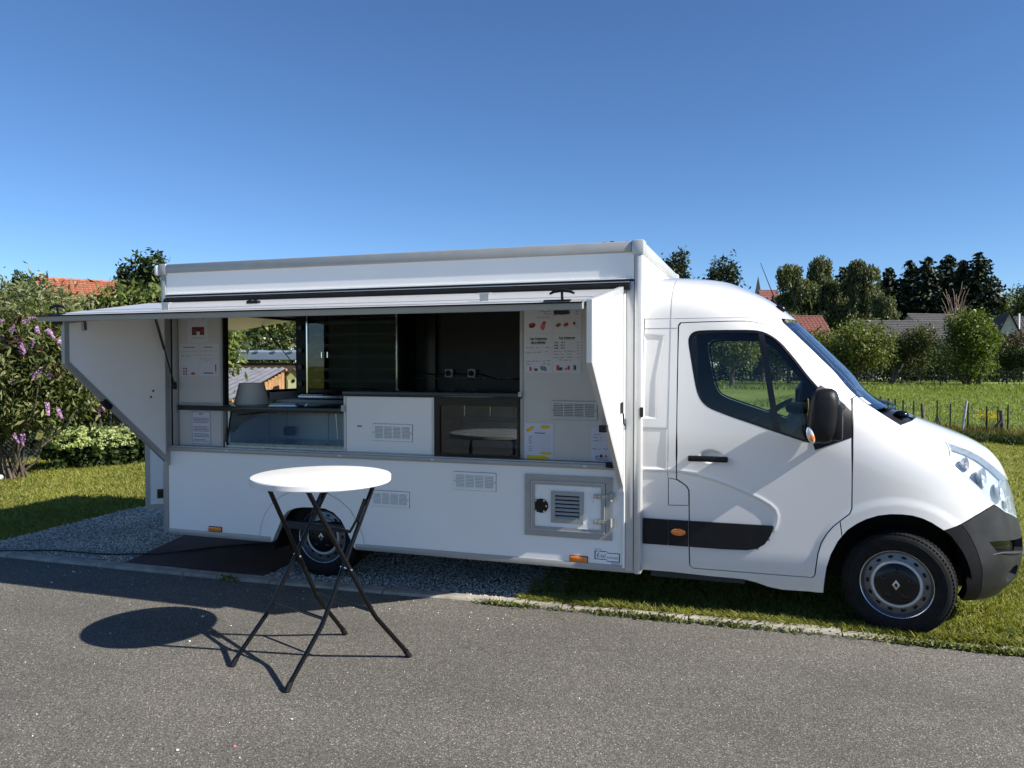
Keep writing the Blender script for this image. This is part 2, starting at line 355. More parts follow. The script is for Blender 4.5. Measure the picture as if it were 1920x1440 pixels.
# ------------------------------------------------------------------ ground
def sheet(name, poly, z, mat, kind=True):
    o = MB(); n = len(poly); o.v = [(p[0], p[1], z) for p in poly]
    tri = geometry.tessellate_polygon([[Vector((p[0], p[1], 0)) for p in poly]]); o.f = [tuple(t) for t in tri]
    ob = o.obj(name, mat)
    if ob.data.polygons and ob.data.polygons[0].normal.z < 0: ob.data.flip_normals()
    return structure(ob) if kind else ob
KERB = [(-60, -0.42), (-12, -0.30), (-7.46, -0.25), (-5.1, -0.23), (-3.1, -0.14), (-1.65, -0.09), (-0.26, -0.06), (0.66, -0.06), (3.0, -0.05), (60, 0.4)]
def kerb_y(x): return float(np.interp(x, [p[0] for p in KERB], [p[1] for p in KERB]))
sheet('lawn', [(-400, -400), (400, -400), (400, 400), (-400, 400)], -0.010, 'lawn')
sheet('road', KERB[::-1] + [(-60, -24), (60, -24)], 0.0, 'asphalt')
sheet('meadow', [(-30, 23.5), (2.2, 17.6), (6.0, 16.3), (9, 15.5), (60, 6), (300, 40), (300, 390), (-300, 390), (-300, 60)], -0.006, 'field')
sheet('gravel_bed', [(-8.0, -0.14), (-2.58, 0.02), (-2.62, 2.9), (-3.2, 3.4), (-7.9, 3.4), (-8.15, 1.9), (-8.05, 0.6)], -0.003, 'soil')

kerb = bpy.data.objects.new('kerb', None); kerb.location = (-3, -0.15, 0); link(kerb); WORLD[kerb.name] = Matrix.Translation(kerb.location); structure(kerb)
x = -13.0; KX = []
while x < 6.0:
    L = random.uniform(0.82, 1.04) if x < -2.9 else random.choice([0.98, 0.62, 0.42, 0.9])
    x2 = x + L
    y0, y1 = kerb_y(x), kerb_y(x2); w = 0.115
    tip = random.uniform(-.006, .008); e = .006
    n = Vector((-(y1 - y0), x2 - x, 0)).normalized(); d = Vector((x2 - x, y1 - y0, 0)).normalized()
    a = Vector((x, y0, 0)) + d * e; b = Vector((x2, y1, 0)) - d * e
    bm = bmesh.new()
    top = (0.022 if x < -2.0 else 0.019) + tip
    segs = 4; vs_ = []
    for k in range(segs + 1):
        p = a.lerp(b, k / segs); jj = random.uniform(-.004, .004)
        prof = [(0 + jj, -.05), (0 + jj, top * .35), (.012, top), (w - .012, top + .004), (w, top * .5), (w, -.05)]
        vs_.append([bm.verts.new(p + n * q[0] + Vector((0, 0, q[1] + random.uniform(-.0015, .0015)))) for q in prof])
    for k in range(segs):
        for j in range(5): bm.faces.new((vs_[k][j], vs_[k + 1][j], vs_[k + 1][j + 1], vs_[k][j + 1]))
    bm.faces.new(vs_[0]); bm.faces.new(vs_[-1][::-1])
    bmesh.ops.recalc_face_normals(bm, faces=bm.faces)
    MB().bm(bm).obj('kerb_stone', 'kerb', kerb); x = x2

# ------------------------------------------------------------------ food truck
T = thing('food_truck', 'white food truck with raised awning, open side flaps and black trimmed cab', 'food truck', (-2.5, 1.1, 0))
W2 = 2.25; XL, XR = -5.85, -1.65; ZB, ZTOP = 0.287, 2.64
# lower side panel with wheel arch opening
ARO = [(-4.727, .296), (-4.626, .50), (-4.575, .555), (-4.50, .585), (-4.42, .597), (-4.30, .602), (-4.219, .598), (-4.14, .570), (-4.072, .513), (-4.01, .41), (-3.952, .292)]
lower = [(XL + .06, ZB + .012)] + [(-4.727, ZB + .012)] + ARO[1:-1] + [(-3.952, ZB + .012), (-1.785, ZB + .012), (-1.785, 1.03), (XL + .06, 1.03)]
side = MB().prism(lower, 0.0, 0.03).obj('side_panel', 'panel', T)
# arch patch, slightly proud, with seam
PAT = [(-4.854, .292), (-4.84, .40), (-4.80, .51), (-4.73, .605), (-4.64, .675), (-4.54, .715), (-4.42, .735), (-4.30, .737), (-4.19, .72), (-4.08, .67), (-3.99, .60), (-3.92, .50), (-3.875, .40), (-3.855, .292)]
patch = MB().prism(PAT + [(-3.952, .294)] + ARO[1:-1][::-1] + [(-4.727, .294)], -0.004, -0.0005).obj('wheel_arch_panel', 'panel', T)
mb = MB()
for i in range(len(PAT) - 1): mb.tube([(PAT[i][0], -.0035, PAT[i][1]), (PAT[i + 1][0], -.0035, PAT[i + 1][1])], .0022, 6)
mb.obj('seam', 'alu', patch)
mb = MB()
IN = [(-4.727, .296)] + ARO[1:-1] + [(-3.952, .296)]
for i in range(len(IN) - 1):
    (xa, za), (xb, zb) = IN[i], IN[i + 1]
    mb.add([(xa, -.005, za), (xb, -.005, zb), (xb, .06, zb), (xa, .06, za)], [(0, 1, 2, 3)])
mb.obj('arch_lip', 'alu_light', patch)
mb = MB()   # dark wheel housing
IN2 = [(-4.76, .2)] + IN + [(-3.92, .2)]
for i in range(len(IN2) - 1):
    (xa, za), (xb, zb) = IN2[i], IN2[i + 1]
    mb.add([(xa, .06, za), (xb, .06, zb), (xb, .62, zb), (xa, .62, za)], [(0, 1, 2, 3)])
mb.add([(-4.76, .62, .2), (-3.92, .62, .2), (-3.92, .62, .62), (-4.76, .62, .62)], [(0, 1, 2, 3)])
mb.obj('wheel_housing', 'rubber', T)
# bottom rails
bx('bottom_rail', 'alu', T, XL + .055, -4.735, -0.006, .05, ZB - .004, ZB + .045, .004)
bx('bottom_rail', 'alu', T, -3.945, -1.66, -0.006, .05, ZB - .004, ZB + .045, .004)
# corner posts
bx('corner_post', 'alu', T, XL, XL + .058, -0.008, .07, ZB, 2.56, .012)
bx('corner_post', 'alu_light', T, XR - .058, XR, -0.022, .07, ZB - .01, 2.57, .022)
bx('door_channel', 'alu_light', T, -1.765, -1.7085, -0.012, .05, ZB + .01, 2.36, .006)
bx('channel_lip', 'panel', T, -1.785, -1.767, -0.020, .03, ZB + .03, 2.34, .004)
bx('corner_post', 'alu', T, XL, XL + .058, W2 - .07, W2 + .008, ZB, 2.56, .012)
bx('corner_post', 'alu_light', T, XR - .058, XR, W2 - .07, W2 + .02, ZB, 2.57, .02)
for yy, nm in ((-0.012, 'corner_cap'), (W2 - .075, 'corner_cap')):
    bx(nm, 'alu_light', T, XR - .075, XR + .012, yy - .016, yy + .10, 2.545, 2.648, .012)
    bx(nm, 'alu', T, XL - .012, XL + .07, yy - .01, yy + .10, 2.545, 2.645, .012)
# top rail and fascia
bx('fascia_panel', 'panel', T, XL + .06, XR - .06, -0.002, .04, 2.375, 2.565)
bx('top_rail', 'alu', T, XL + .07, XR - .075, -0.020, .08, 2.562, 2.640, .010)
bx('top_rail', 'alu_light', T, XR - .07, XR + .006, .10, W2 - .1, 2.562, 2.640, .010)
bx('top_rail', 'alu', T, XL - .006, XL + .07, .10, W2 - .1, 2.562, 2.640, .010)
bx('top_rail', 'alu', T, XL + .07, XR - .075, W2 - .08, W2 + .02, 2.562, 2.640, .010)
roof = bx('roof', 'panel', T, XL + .05, XR - .05, .06, W2 - .06, 2.585, 2.628)
bx('roof_vent', 'whiteplastic', roof, -1.98, -1.66 - .05, .55, .95, 2.629, 2.70, .015)
bx('roof_vent', 'whiteplastic', roof, -2.9, -2.5, 1.2, 1.6, 2.629, 2.71, .015)
for k in range(5): bx('roof_clip', 'plastic', roof, -2.02 + .055 * k, -1.995 + .055 * k, .14, .17, 2.629, 2.662 + .004 * (k % 3))
# front wall (towards the cab), rear wall with opening, far wall, floor, ceiling
bx('front_wall', 'panel', T, XR - .045, XR - .012, .07, W2 - .07, ZB, 2.563)
REAR = MB()
REAR.box(XL + .01, XL + .045, .06, .80, ZB, 2.56); REAR.box(XL + .01, XL + .045, .80, W2 - .06, 2.27, 2.56); REAR.box(XL + .01, XL + .045, 1.46, W2 - .06, ZB, 1.475); REAR.box(XL + .01, XL + .045, .80, 1.46, ZB, .50)
REAR.obj('rear_wall', 'panel', T)
MB().box(XL - .005, XL + .05, 1.43, 1.46, .5, 1.475).box(XL - .005, XL + .05, 1.46, W2 - .08, 1.475, 1.50).box(XL - .006, XL + .05, .78, .80, .5, 2.27).box(XL - .006, XL + .05, .80, W2 - .08, 2.25, 2.275).obj('rear_opening_frame', 'plastic', T)
bx('far_wall', 'wall_shade', T, XL + .05, XR - .05, W2 - .09, W2 - .03, ZB, 2.56)
bx('far_skin', 'panel', T, XL + .06, XR - .06, W2 - .028, W2, ZB, 2.56)
bx('floor', 'darkfloor', T, XL + .05, XR - .05, .05, W2 - .09, .40, .46)
bx('ceiling', 'panel', T, XL + .05, XR - .05, .05, W2 - .09, 2.50, 2.555)
bx('underframe', 'rubber', T, XL + .3, XR - .05, .65, 1.6, .22, .395)
# opening frame, sill, jambs
sill = bx('serving_sill', 'alu', T, XL + .06, -1.79, -0.030, .055, 1.018, 1.052, .006)
bx('sill_lip', 'alu_light', sill, XL + .07, -1.80, -.012, .05, 1.0525, 1.060)
for k, xx in enumerate((-5.17, -4.08, -3.27, -2.07)): bx('sill_clip', 'whiteplastic', sill, xx, xx + .03, -.033, -.02, 1.03, 1.046, .003)
bx('opening_jamb', 'alu', T, XL + .062, -5.725, -.004, .06, 1.055, 2.36, .004)
bx('jamb_gasket', 'plastic', T, -5.745, -5.733, -.010, -.005, 1.06, 2.33)
bx('opening_jamb', 'alu', T, -1.865, -1.79, .002, .06, 1.062, 2.36, .004)
bx('opening_header', 'alu', T, -5.72, -1.87, .0, .06, 2.30, 2.36)
bx('inner_panel', 'panel_shaded', T, -5.722, -5.275, .06, .085, 1.062, 2.30)
MB().box(-5.275, -5.255, .052, .10, 1.062, 2.30).box(-5.70, -5.275, .052, .06, 1.425, 1.44).obj('panel_trim', 'alu', T)
bx('panel_post', 'plastic', T, -5.254, -5.238, .055, .11, 1.42, 2.30)
bx('inner_panel', 'panel_shaded', T, -2.548, -1.868, .060, .085, 1.062, 2.30)
bx('panel_trim', 'alu', T, -2.575, -2.549, .052, .10, 1.062, 2.30, .004)
# middle cabinet with vent, worktops
mid = bx('cabinet_front', 'panel_flap', T, -4.045, -3.292, .045, .07, 1.070, 1.512)
MB().box(-4.068, -4.046, .040, .075, 1.062, 1.515).box(-3.291, -3.27, .040, .075, 1.062, 1.515).box(-4.045, -3.292, .042, .07, 1.061, 1.070).obj('cabinet_trim', 'alu_light', mid)
bx('name_plate', 'inkgrey', mid, -3.945, -3.905, .041, .0445, 1.268, 1.279)
wt = bx('worktop', 'counter', T, -5.715, -4.075, .030, .62, 1.372, 1.414, .004)
wt2 = bx('worktop', 'counter', T, -4.075, -2.555, .030, .72, 1.514, 1.556, .004)
bx('worktop_bracket', 'alu', wt, -4.085, -4.05, .026, .03, 1.39, 1.44)
bx('worktop_bracket', 'alu', wt2, -2.578, -2.55, .024, .03, 1.53, 1.565)
# display case under left worktop
case = MB().add([(-5.21, .05, 1.075), (-4.085, .05, 1.075), (-4.085, .11, 1.37), (-5.21, .11, 1.37)], [(0, 1, 2, 3)]).obj('display_case_glass', 'case_glass', T)
MB().tube([(-5.215, .05, 1.075), (-5.215, .11, 1.37)], .008, 8).obj('glass_edge', 'rubber', case)
MB().box(-5.24, -4.075, .06, .66, 1.062, 1.085).box(-5.24, -4.075, .06, .075, 1.085, 1.10).obj('tray', 'steel', case)
MB().box(-5.24, -4.075, .66, .68, 1.085, 1.372).box(-4.60, -4.59, .652, .66, 1.085, 1.37).box(-5.05, -5.03, .64, .66, 1.085, 1.37).obj('case_back', 'alu_light', case)
bx('case_side', 'panel', case, -5.235, -5.215, .09, .64, 1.085, 1.37)
MB().tube([(-4.42, .5, 1.34), (-4.40, .5, 1.10)], .004, 8).ell((-4.42, .5, 1.345), (.012, .012, .012)).obj('case_rod', 'chrome', case)
MB().box(-5.02, -4.93, .58, .64, 1.12, 1.20, .01).obj('thermostat', 'plastic', case)
MB().tube([(-5.16, .12, 1.33), (-5.04, .42, 1.35)], .006, 8).ell((-4.98, .40, 1.352), (.05, .03, .014)).obj('case_hinge', 'plastic', case)
# refrigerated display with black frame
fr = MB().box(-3.262, -3.222, .035, .09, 1.062, 1.513).box(-2.592, -2.578, .035, .09, 1.062, 1.513).box(-3.222, -2.592, .035, .09, 1.452, 1.513).box(-3.222, -2.592, .035, .09, 1.062, 1.082).obj('display_fridge', 'black', T)
bx('fridge_glass', 'case_glass', fr, -3.222, -2.592, .050, .056, 1.082, 1.452)
MB().box(-3.262, -2.578, .60, .62, 1.062, 1.513).box(-3.262, -3.25, .09, .60, 1.062, 1.513).box(-2.59, -2.578, .09, .60, 1.062, 1.513).box(-3.25, -2.59, .09, .60, 1.062, 1.075).obj('fridge_lining', 'bench', fr)
for zz in (1.19, 1.33):
    s_ = MB().tube([(-3.20, .12, zz), (-2.61, .12, zz)], .004, 6).tube([(-3.20, .52, zz), (-2.61, .52, zz)], .004, 6)
    for k in range(16): s_.tube([(-3.18 + k * .037, .12, zz), (-3.18 + k * .037, .52, zz)], .0022, 5)
    s_.obj('fridge_shelf', 'chrome', fr)
for xx in (-3.12, -2.90, -2.70): MB().tube([(xx, .3, 1.36), (xx, .3, 1.45)], .006, 8).obj('fridge_rod', 'chrome', fr)
# rotisserie oven on the far bench
bench = bx('far_bench', 'bench', T, XL + .08, -3.35, 1.50, W2 - .095, 1.36, 1.40, .004)
bx('bench_front', 'alu', bench, XL + .09, -3.36, 1.51, 1.53, .47, 1.358)
bx('backsplash', 'wall_shade', bench, -4.25, -2.4, W2 - .11, W2 - .092, 1.402, 1.66)
ROX0, ROX1, ROY = -5.63, -4.42, 1.70
rot = MB().box(ROX0, ROX1, ROY + .02, W2 - .10, 1.42, 1.50).box(ROX0, ROX1, ROY + .02, W2 - .10, 2.28, 2.42).box(ROX0, ROX0 + .14, ROY + .02, W2 - .10, 1.50, 2.28).box(ROX1 - .03, ROX1, ROY + .02, W2 - .10, 1.50, 2.28).box(ROX0 + .14, ROX1 - .03, W2 - .13, W2 - .10, 1.50, 2.28).obj('rotisserie', 'black', T)
bx('rack_backing', 'alu', rot, ROX0 + .15, ROX1 - .04, W2 - .142, W2 - .132, 1.51, 2.27)  # added pale sheet to lift the unlit oven
bx('control_panel', 'plastic', rot, ROX0, ROX0 + .13, ROY, ROY + .019, 1.43, 2.40)
for zz in (1.56, 1.74, 1.92, 2.16): MB().cyl((ROX0 + .065, ROY - .03, zz), (ROX0 + .065, ROY, zz), .026).obj('knob', 'black', rot, smooth=True)
bx('chrome_strip', 'chrome', rot, ROX0 + .131, ROX0 + .145, ROY - .006, ROY + .019, 1.45, 2.40)
bx('chrome_strip', 'chrome', rot, ROX1 - .016, ROX1, ROY - .006, ROY + .019, 1.44, 2.40)
bx('oven_glass', 'glass', rot, ROX0 + .146, ROX1 - .017, ROY + .004, ROY + .010, 1.51, 2.28)
for k, zz in enumerate((1.60, 1.72, 1.86, 1.98, 2.10, 2.22)):
    m_ = MB().tube([(ROX0 + .16, ROY + .10, zz), (ROX1 - .03, ROY + .10, zz)], .009, 8).box(ROX0 + .16, ROX1 - .03, ROY + .08, ROY + .30, zz - .022, zz - .016)
    for q in range(30): m_.box(ROX0 + .2 + q * .034, ROX0 + .206 + q * .034, ROY + .31, ROY + .315, zz - .05, zz + .02)
    m_.obj('spit_rack', 'whiteplastic', rot)  # steel racks coloured white to stand in for missing light
for xx in (ROX0 + .33, ROX0 + .40): MB().tube([(xx, ROY - .02, 1.84), (xx, ROY - .02, 1.90)], .006, 8).obj('door_pull', 'chrome', rot)
bx('drip_tray', 'steel', rot, ROX0 + .1, ROX1 + .02, ROY - .12, ROY + .01, 1.412, 1.44, .004)
pillar = bx('wall_pillar', 'black', T, -4.30, -4.17, W2 - .16, W2 - .092, 1.40, 2.50)
for xx in (-4.02, -3.76):
    s_ = MB().box(xx - .045, xx + .045, W2 - .155, W2 - .112, 1.63, 1.72, .008).obj('wall_socket', 'whiteplastic', T, smooth=True)
    MB().cyl((xx, W2 - .17, 1.675), (xx, W2 - .156, 1.675), .03).obj('socket_cover', 'plastic', s_)
pp = [(-4.4, W2 - .14, 1.70), (-4.2, W2 - .17, 1.66), (-4.07, W2 - .14, 1.67), (-3.97, W2 - .13, 1.67), (-3.88, W2 - .15, 1.665), (-3.81, W2 - .13, 1.67), (-3.7, W2 - .13, 1.67), (-3.5, W2 - .13, 1.62), (-2.9, W2 - .13, 1.62)]
MB().tube(pp, .008, 8).obj('wall_cable', 'cable', T)
MB().tube([(-4.7, W2 - .15, 1.62), (-3.3, W2 - .15, 1.62)], .006, 6).obj('wall_rail', 'steel', T)

# vents --------------------------------------------------------------
def vent(parent, x0, x1, z0, z1, y, n=9, cols=4, fw=.018, matn='panel'):
    d = .010
    f = MB().box(x0, x1, y - d, y - .001, z0, z0 + fw).box(x0, x1, y - d, y - .001, z1 - fw, z1).box(x0, x0 + fw, y - d, y - .001, z0 + fw, z1 - fw).box(x1 - fw, x1, y - d, y - .001, z0 + fw, z1 - fw)
    for k in range(1, cols):
        xx = x0 + fw + (x1 - x0 - 2 * fw) * k / cols; f.box(xx - .004, xx + .004, y - d + .002, y - .001, z0 + fw, z1 - fw)
    v = f.obj('vent', matn, parent)
    MB().box(x0 + fw, x1 - fw, y - .0018, y - .0008, z0 + fw, z1 - fw).obj('vent_backing', 'plastic', v)
    MB().box(x0 - .003, x1 + .003, y - .0022, y - .0006, z0 - .003, z0 - .0002).box(x0 - .003, x1 + .003, y - .0022, y - .0006, z1 + .0002, z1 + .003).box(x0 - .003, x0 - .0002, y - .0022, y - .0006, z0, z1).box(x1 + .0002, x1 + .003, y - .0022, y - .0006, z0, z1).obj('vent_edge', 'inkgrey', v)
    for sx in (x0 + .009, x1 - .009): MB().cyl((sx, y - d - .002, (z0 + z1) / 2), (sx, y - d, (z0 + z1) / 2), .004, n=10).obj('screw', 'plastic', v)
    p = (z1 - z0 - 2 * fw) / n
    s0 = MB().add([(x0 + fw, y - d + .001, z0 + fw + p * .10), (x1 - fw, y - d + .001, z0 + fw + p * .10), (x1 - fw, y - d + .001, z0 + fw + p * .55), (x0 + fw, y - d + .001, z0 + fw + p * .55),
                   (x0 + fw, y - .002, z0 + fw + p * .45), (x1 - fw, y - .002, z0 + fw + p * .45), (x1 - fw, y - .002, z0 + fw + p * .9), (x0 + fw, y - .002, z0 + fw + p * .9)],
                  [(0, 1, 2, 3), (5, 4, 7, 6), (3, 2, 6, 7), (0, 4, 5, 1), (0, 3, 7, 4), (1, 5, 6, 2)]).obj('slat', matn, v)
    for k in range(1, n): copy_at(s0, (0, 0, p * k), v)
    return v
vent(T, -3.802, -3.458, 1.163, 1.296, .045, 9, matn='panel_flap')
vent(T, -2.330, -1.985, 1.365, 1.500, .060, 8, matn='panel_shaded')
vent(T, -3.088, -2.745, .815, .950, 0.0, 9)
vent(T, -3.800, -3.463, .647, .770, 0.0, 9)
# service hatch -------------------------------------------------------
X0_, X1_, Z0_, Z1_ = -2.514, -1.860, .506, .960
def ring(mb, x0, x1, z0, z1, w, ya, yb):
    return mb.box(x0, x1, ya, yb, z0, z0 + w).box(x0, x1, ya, yb, z1 - w, z1).box(x0, x0 + w, ya, yb, z0 + w, z1 - w).box(x1 - w, x1, ya, yb, z0 + w, z1 - w)
h = ring(MB(), X0_, X1_, Z0_, Z1_, .045, -.016, -.001).obj('service_hatch', 'alu', T)
ring(MB(), X0_ + .048, X1_ - .048, Z0_ + .042, Z1_ - .042, .030, -.022, -.003).obj('hatch_frame', 'alu', h)
ring(MB(), X0_ + .052, X1_ - .052, Z0_ + .047, Z1_ - .047, .005, -.025, -.0222).obj('frame_bead', 'alu_light', h)
bx('hatch_door', 'panel', h, X0_ + .078, X1_ - .078, -.012, -.002, Z0_ + .072, Z1_ - .072)
ring(MB(), -2.310, -2.066, .612, .845, .030, -.024, -.0125).obj('louvre_frame', 'alu', h)
bx('louvre_backing', 'rubber', h, -2.280, -2.096, -.0130, -.0123, .642, .815)
s0 = MB().add([(-2.280, -.0235, .644), (-2.096, -.0235, .644), (-2.096, -.0150, .660), (-2.280, -.0150, .660), (-2.280, -.0220, .642), (-2.096, -.0220, .642), (-2.096, -.0135, .658), (-2.280, -.0135, .658)],
              [(0, 1, 2, 3), (4, 7, 6, 5), (0, 4, 5, 1), (3, 2, 6, 7), (0, 3, 7, 4), (1, 5, 6, 2)]).obj('louvre_slat', 'alu', h)
for k in range(1, 6): copy_at(s0, (0, 0, .0288 * k), h)
th = [t for t in np.linspace(math.radians(100), math.radians(260), 14)]
lk = [(-2.375 - .052 * math.cos(t + math.pi) * .0 + .052 * math.cos(math.pi - t), .730 + .052 * math.sin(t)) for t in th]
lock = [(-2.432, .685)] + [(-2.385 + .052 * math.cos(a), .730 + .052 * math.sin(a)) for a in np.linspace(-2.0, 2.0, 18)] + [(-2.432, .775)]
lk = MB().prism(lock, -.0215, -.0125).obj('lock_plate', 'black', h)
for (dx, dz) in ((-.038, .038), (-.038, -.038), (.025, .038), (.042, 0), (.025, -.038)): MB().cyl((-2.388 + dx, -.0245, .730 + dz), (-2.388 + dx, -.0216, .730 + dz), .006, n=10).obj('screw', 'chrome', lk)
for zz in (.823, .638):
    q = MB().box(-1.990, -1.868, -.031, -.026, zz - .016, zz + .016).box(-1.866, -1.835, -.026, -.020, zz - .035, zz + .035).cyl((-1.866, -.030, zz - .03), (-1.866, -.030, zz + .03), .010, n=12).obj('hatch_hinge', 'alu', h)
    for dx in (-1.978, -1.95, -1.92): MB().cyl((dx, -.034, zz), (dx, -.0312, zz), .006, n=10).obj('rivet', 'chrome', q)
for (xx, zz) in ((-1.995, .905), (-1.995, .885), (-1.995, .78)): MB().cyl((xx, -.015, zz), (xx, -.0122, zz), .006, n=10).obj('rivet', 'chrome', h)
# marker lamps
def marker(xc, zc):
    o = MB().box(xc - .065, xc + .065, -.018, -.001, zc - .020, zc + .020, .008).obj('side_marker_lamp', 'amber', T, smooth=True)
    MB().box(xc - .069, xc + .069, -.006, -.0008, zc - .024, zc + .024, .004).obj('lamp_base', 'black', o)
marker(-5.300, .356); marker(-2.105, .354)
MB().box(XL - .055, XL - .012, -.022, .02, 2.545, 2.635, .012).obj('clearance_lamp', 'lamp_white', T, smooth=True)
MB().box(XL - .06, XL - .01, .0, .03, 2.54, 2.56).obj('lamp_bracket', 'plastic', T)
# logo
lg = MB()
y = -.0012
def bar(x0, x1, z0, z1): lg.add([(x0, y, z0), (x1, y, z0), (x1, y, z1), (x0, y, z1)], [(0, 1, 2, 3)])
bar(-1.989, -1.981, .362, .426); bar(-1.981, -1.964, .4205, .426); bar(-1.953, -1.900, .4195, .4255); bar(-1.981, -1.900, .362, .3675)
bar(-1.900, -1.8105, .4105, .4160); bar(-1.900, -1.8105, .3510, .3565); bar(-1.8105, -1.8030, .3510, .4160)
logo = lg.obj('maker_logo', 'logo', T, fix=False)
for (s, xx, zz, sz) in (('E', -1.973, .378, .043), ('\u00b4', -1.964, .392, .040), ('tal', -1.946, .378, .040), ('concept', -1.8965, .374, .0255)):
    text(s, sz, xx, zz, y, 'logo', 'lettering', logo)
sp = MB()
for k in range(5): sp.add([(-1.865 + k * .0125, y, .3425 - k * .0004), (-1.8555 + k * .0125, y, .3425 - k * .0004), (-1.8555 + k * .0125, y, .3480 - k * .0004), (-1.865 + k * .0125, y, .3480 - k * .0004)], [(0, 1, 2, 3)])
sp.add([(-1.990, y, .4365), (-1.935, y, .4355), (-1.935, y, .4385), (-1.990, y, .4395)], [(0, 1, 2, 3)])
sp.obj('small_print', 'inkgrey', logo, fix=False)
bar2 = MB().add([(-1.865, y, .333), (-1.806, y, .332), (-1.806, y, .3345), (-1.865, y, .3355)], [(0, 1, 2, 3)]).obj('small_print', 'inkgrey', logo, fix=False)

# awning -------------------------------------------------------------
AY0, AZ0, AY1, AZ1 = -0.045, 2.306, -1.14, 2.128
AXL, AXR = -5.935, -1.822
ad = Vector((0, AY1 - AY0, AZ1 - AZ0)); AL = ad.length; ad.normalize(); an = Vector((0, -ad.z, ad.y)); an = an if an.z > 0 else -an
def A(x, s, t): return Vector((x, AY0, AZ0)) + ad * s + an * t     # s along slope, t above top face
def abox(mb, x0, x1, s0, s1, t0, t1):
    return mb.add([A(x0, s0, t0), A(x1, s0, t0), A(x1, s1, t0), A(x0, s1, t0), A(x0, s0, t1), A(x1, s0, t1), A(x1, s1, t1), A(x0, s1, t1)],
                  [(0, 3, 2, 1), (4, 5, 6, 7), (0, 1, 5, 4), (1, 2, 6, 5), (2, 3, 7, 6), (3, 0, 4, 7)])
aw = abox(MB(), AXL + .03, AXR - .03, .03, AL - .03, -.018, -.002).obj('awning', 'awning', T)
abox(MB(), AXL + .03, AXR - .03, .03, AL - .03, -.034, -.019).obj('awning_underside', 'panel', aw)
g = abox(MB(), AXL, AXR, AL - .035, AL, -.040, -.001); abox(g, AXL, AXL + .03, .0, AL - .035, -.040, -.001); abox(g, AXR - .03, AXR, 0, AL - .035, -.040, -.001); abox(g, AXL + .03, AXR - .03, 0, .03, -.04, -.001)
g.obj('awning_frame', 'alu', aw)
g = abox(MB(), AXL + .03, AXR - .03, AL - .115, AL - .035, -.047, -.033); abox(g, AXL + .03, AXL + .10, .03, AL - .115, -.047, -.033); abox(g, AXR - .10, AXR - .03, .03, AL - .115, -.047, -.033)
g.obj('underside_frame', 'alu', aw)
g = abox(MB(), AXL - .012, AXR + .004, AL + .0005, AL + .016, -.004, .004); g.obj('edge_gasket', 'rubber', aw)
g = abox(MB(), AXL + .02, AXR - .02, AL - .16, AL - .155, -.0015, .0015); abox(g, AXL + .02, AXR - .02, AL - .42, AL - .415, -.0015, .001); g.obj('panel_joint', 'alu', aw)
g = MB(); pr = [(-.002, 2.372), (-.016, 2.370), (-.022, 2.345), (-.050, 2.338), (-.060, 2.318), (-.052, 2.296), (-.002, 2.296)]
g.prism([(p[0], p[1]) for p in pr], XL + .075, XR - .085, 'yz').obj('hinge_gasket', 'rubber', T)
MB().box(XL + .07, XR - .09, -.030, -.0165, 2.350, 2.356).obj('rain_channel', 'alu_light', T)
MB().box(XL + .065, XR - .085, -.014, -.0025, 2.374, 2.384).obj('fascia_bead', 'panel', T)
def tee(x, s):
    b = abox(MB(), x - .11, x + .05, s - .02, s + .02, .001, .010)
    b.tube([A(x, s, .008), A(x, s, .055)], .008, 8)
    b.tube([A(x - .075, s, .044), A(x - .05, s, .058), A(x, s, .066), A(x + .05, s, .058), A(x + .075, s, .044)], [.006, .010, .012, .010, .006], 8)
    b.obj('tee_handle', 'plastic', aw, smooth=True)
    abox(MB(), x - .05, x + .04, s - .02, s + .02, -.075, -.048).obj('latch_cam', 'black', aw)
tee(-1.960, 1.02); tee(-5.83, 1.02)
for x in (-2.52, -5.02):
    b = abox(MB(), x - .03, x + .03, .82, .824, .0, .05); abox(b, x - .045, x + .045, .80, .83, .047, .050); b.obj('awning_bracket', 'alu_light', aw)
b = abox(MB(), -4.60, -4.50, .40, .44, .0005, .018); b.ell(A(-4.53, .42, .012), (.03, .02, .014)).ell(A(-4.58, .42, .012), (.03, .02, .014)).obj('awning_catch', 'plastic', aw)
# gas struts
def strut(parent, p0, p1):
    p0, p1 = Vector(p0), Vector(p1); m_ = p0.lerp(p1, .52)
    s_ = MB().tube([p0, m_], .011, 10).obj('gas_strut', 'black', parent, smooth=True)
    MB().tube([m_, p1], .0055, 8).obj('strut_rod', 'tube', s_)
    MB().box(p1.x - .02, p1.x + .02, p1.y - .012, p1.y + .012, p1.z - .045, p1.z + .02, .004).obj('strut_bracket', 'black', s_)
strut(T, A(-5.70, .22, -.045), (-5.705, -.018, 1.60)); strut(T, A(-1.90, .22, -.045), (-1.905, -.018, 1.60))
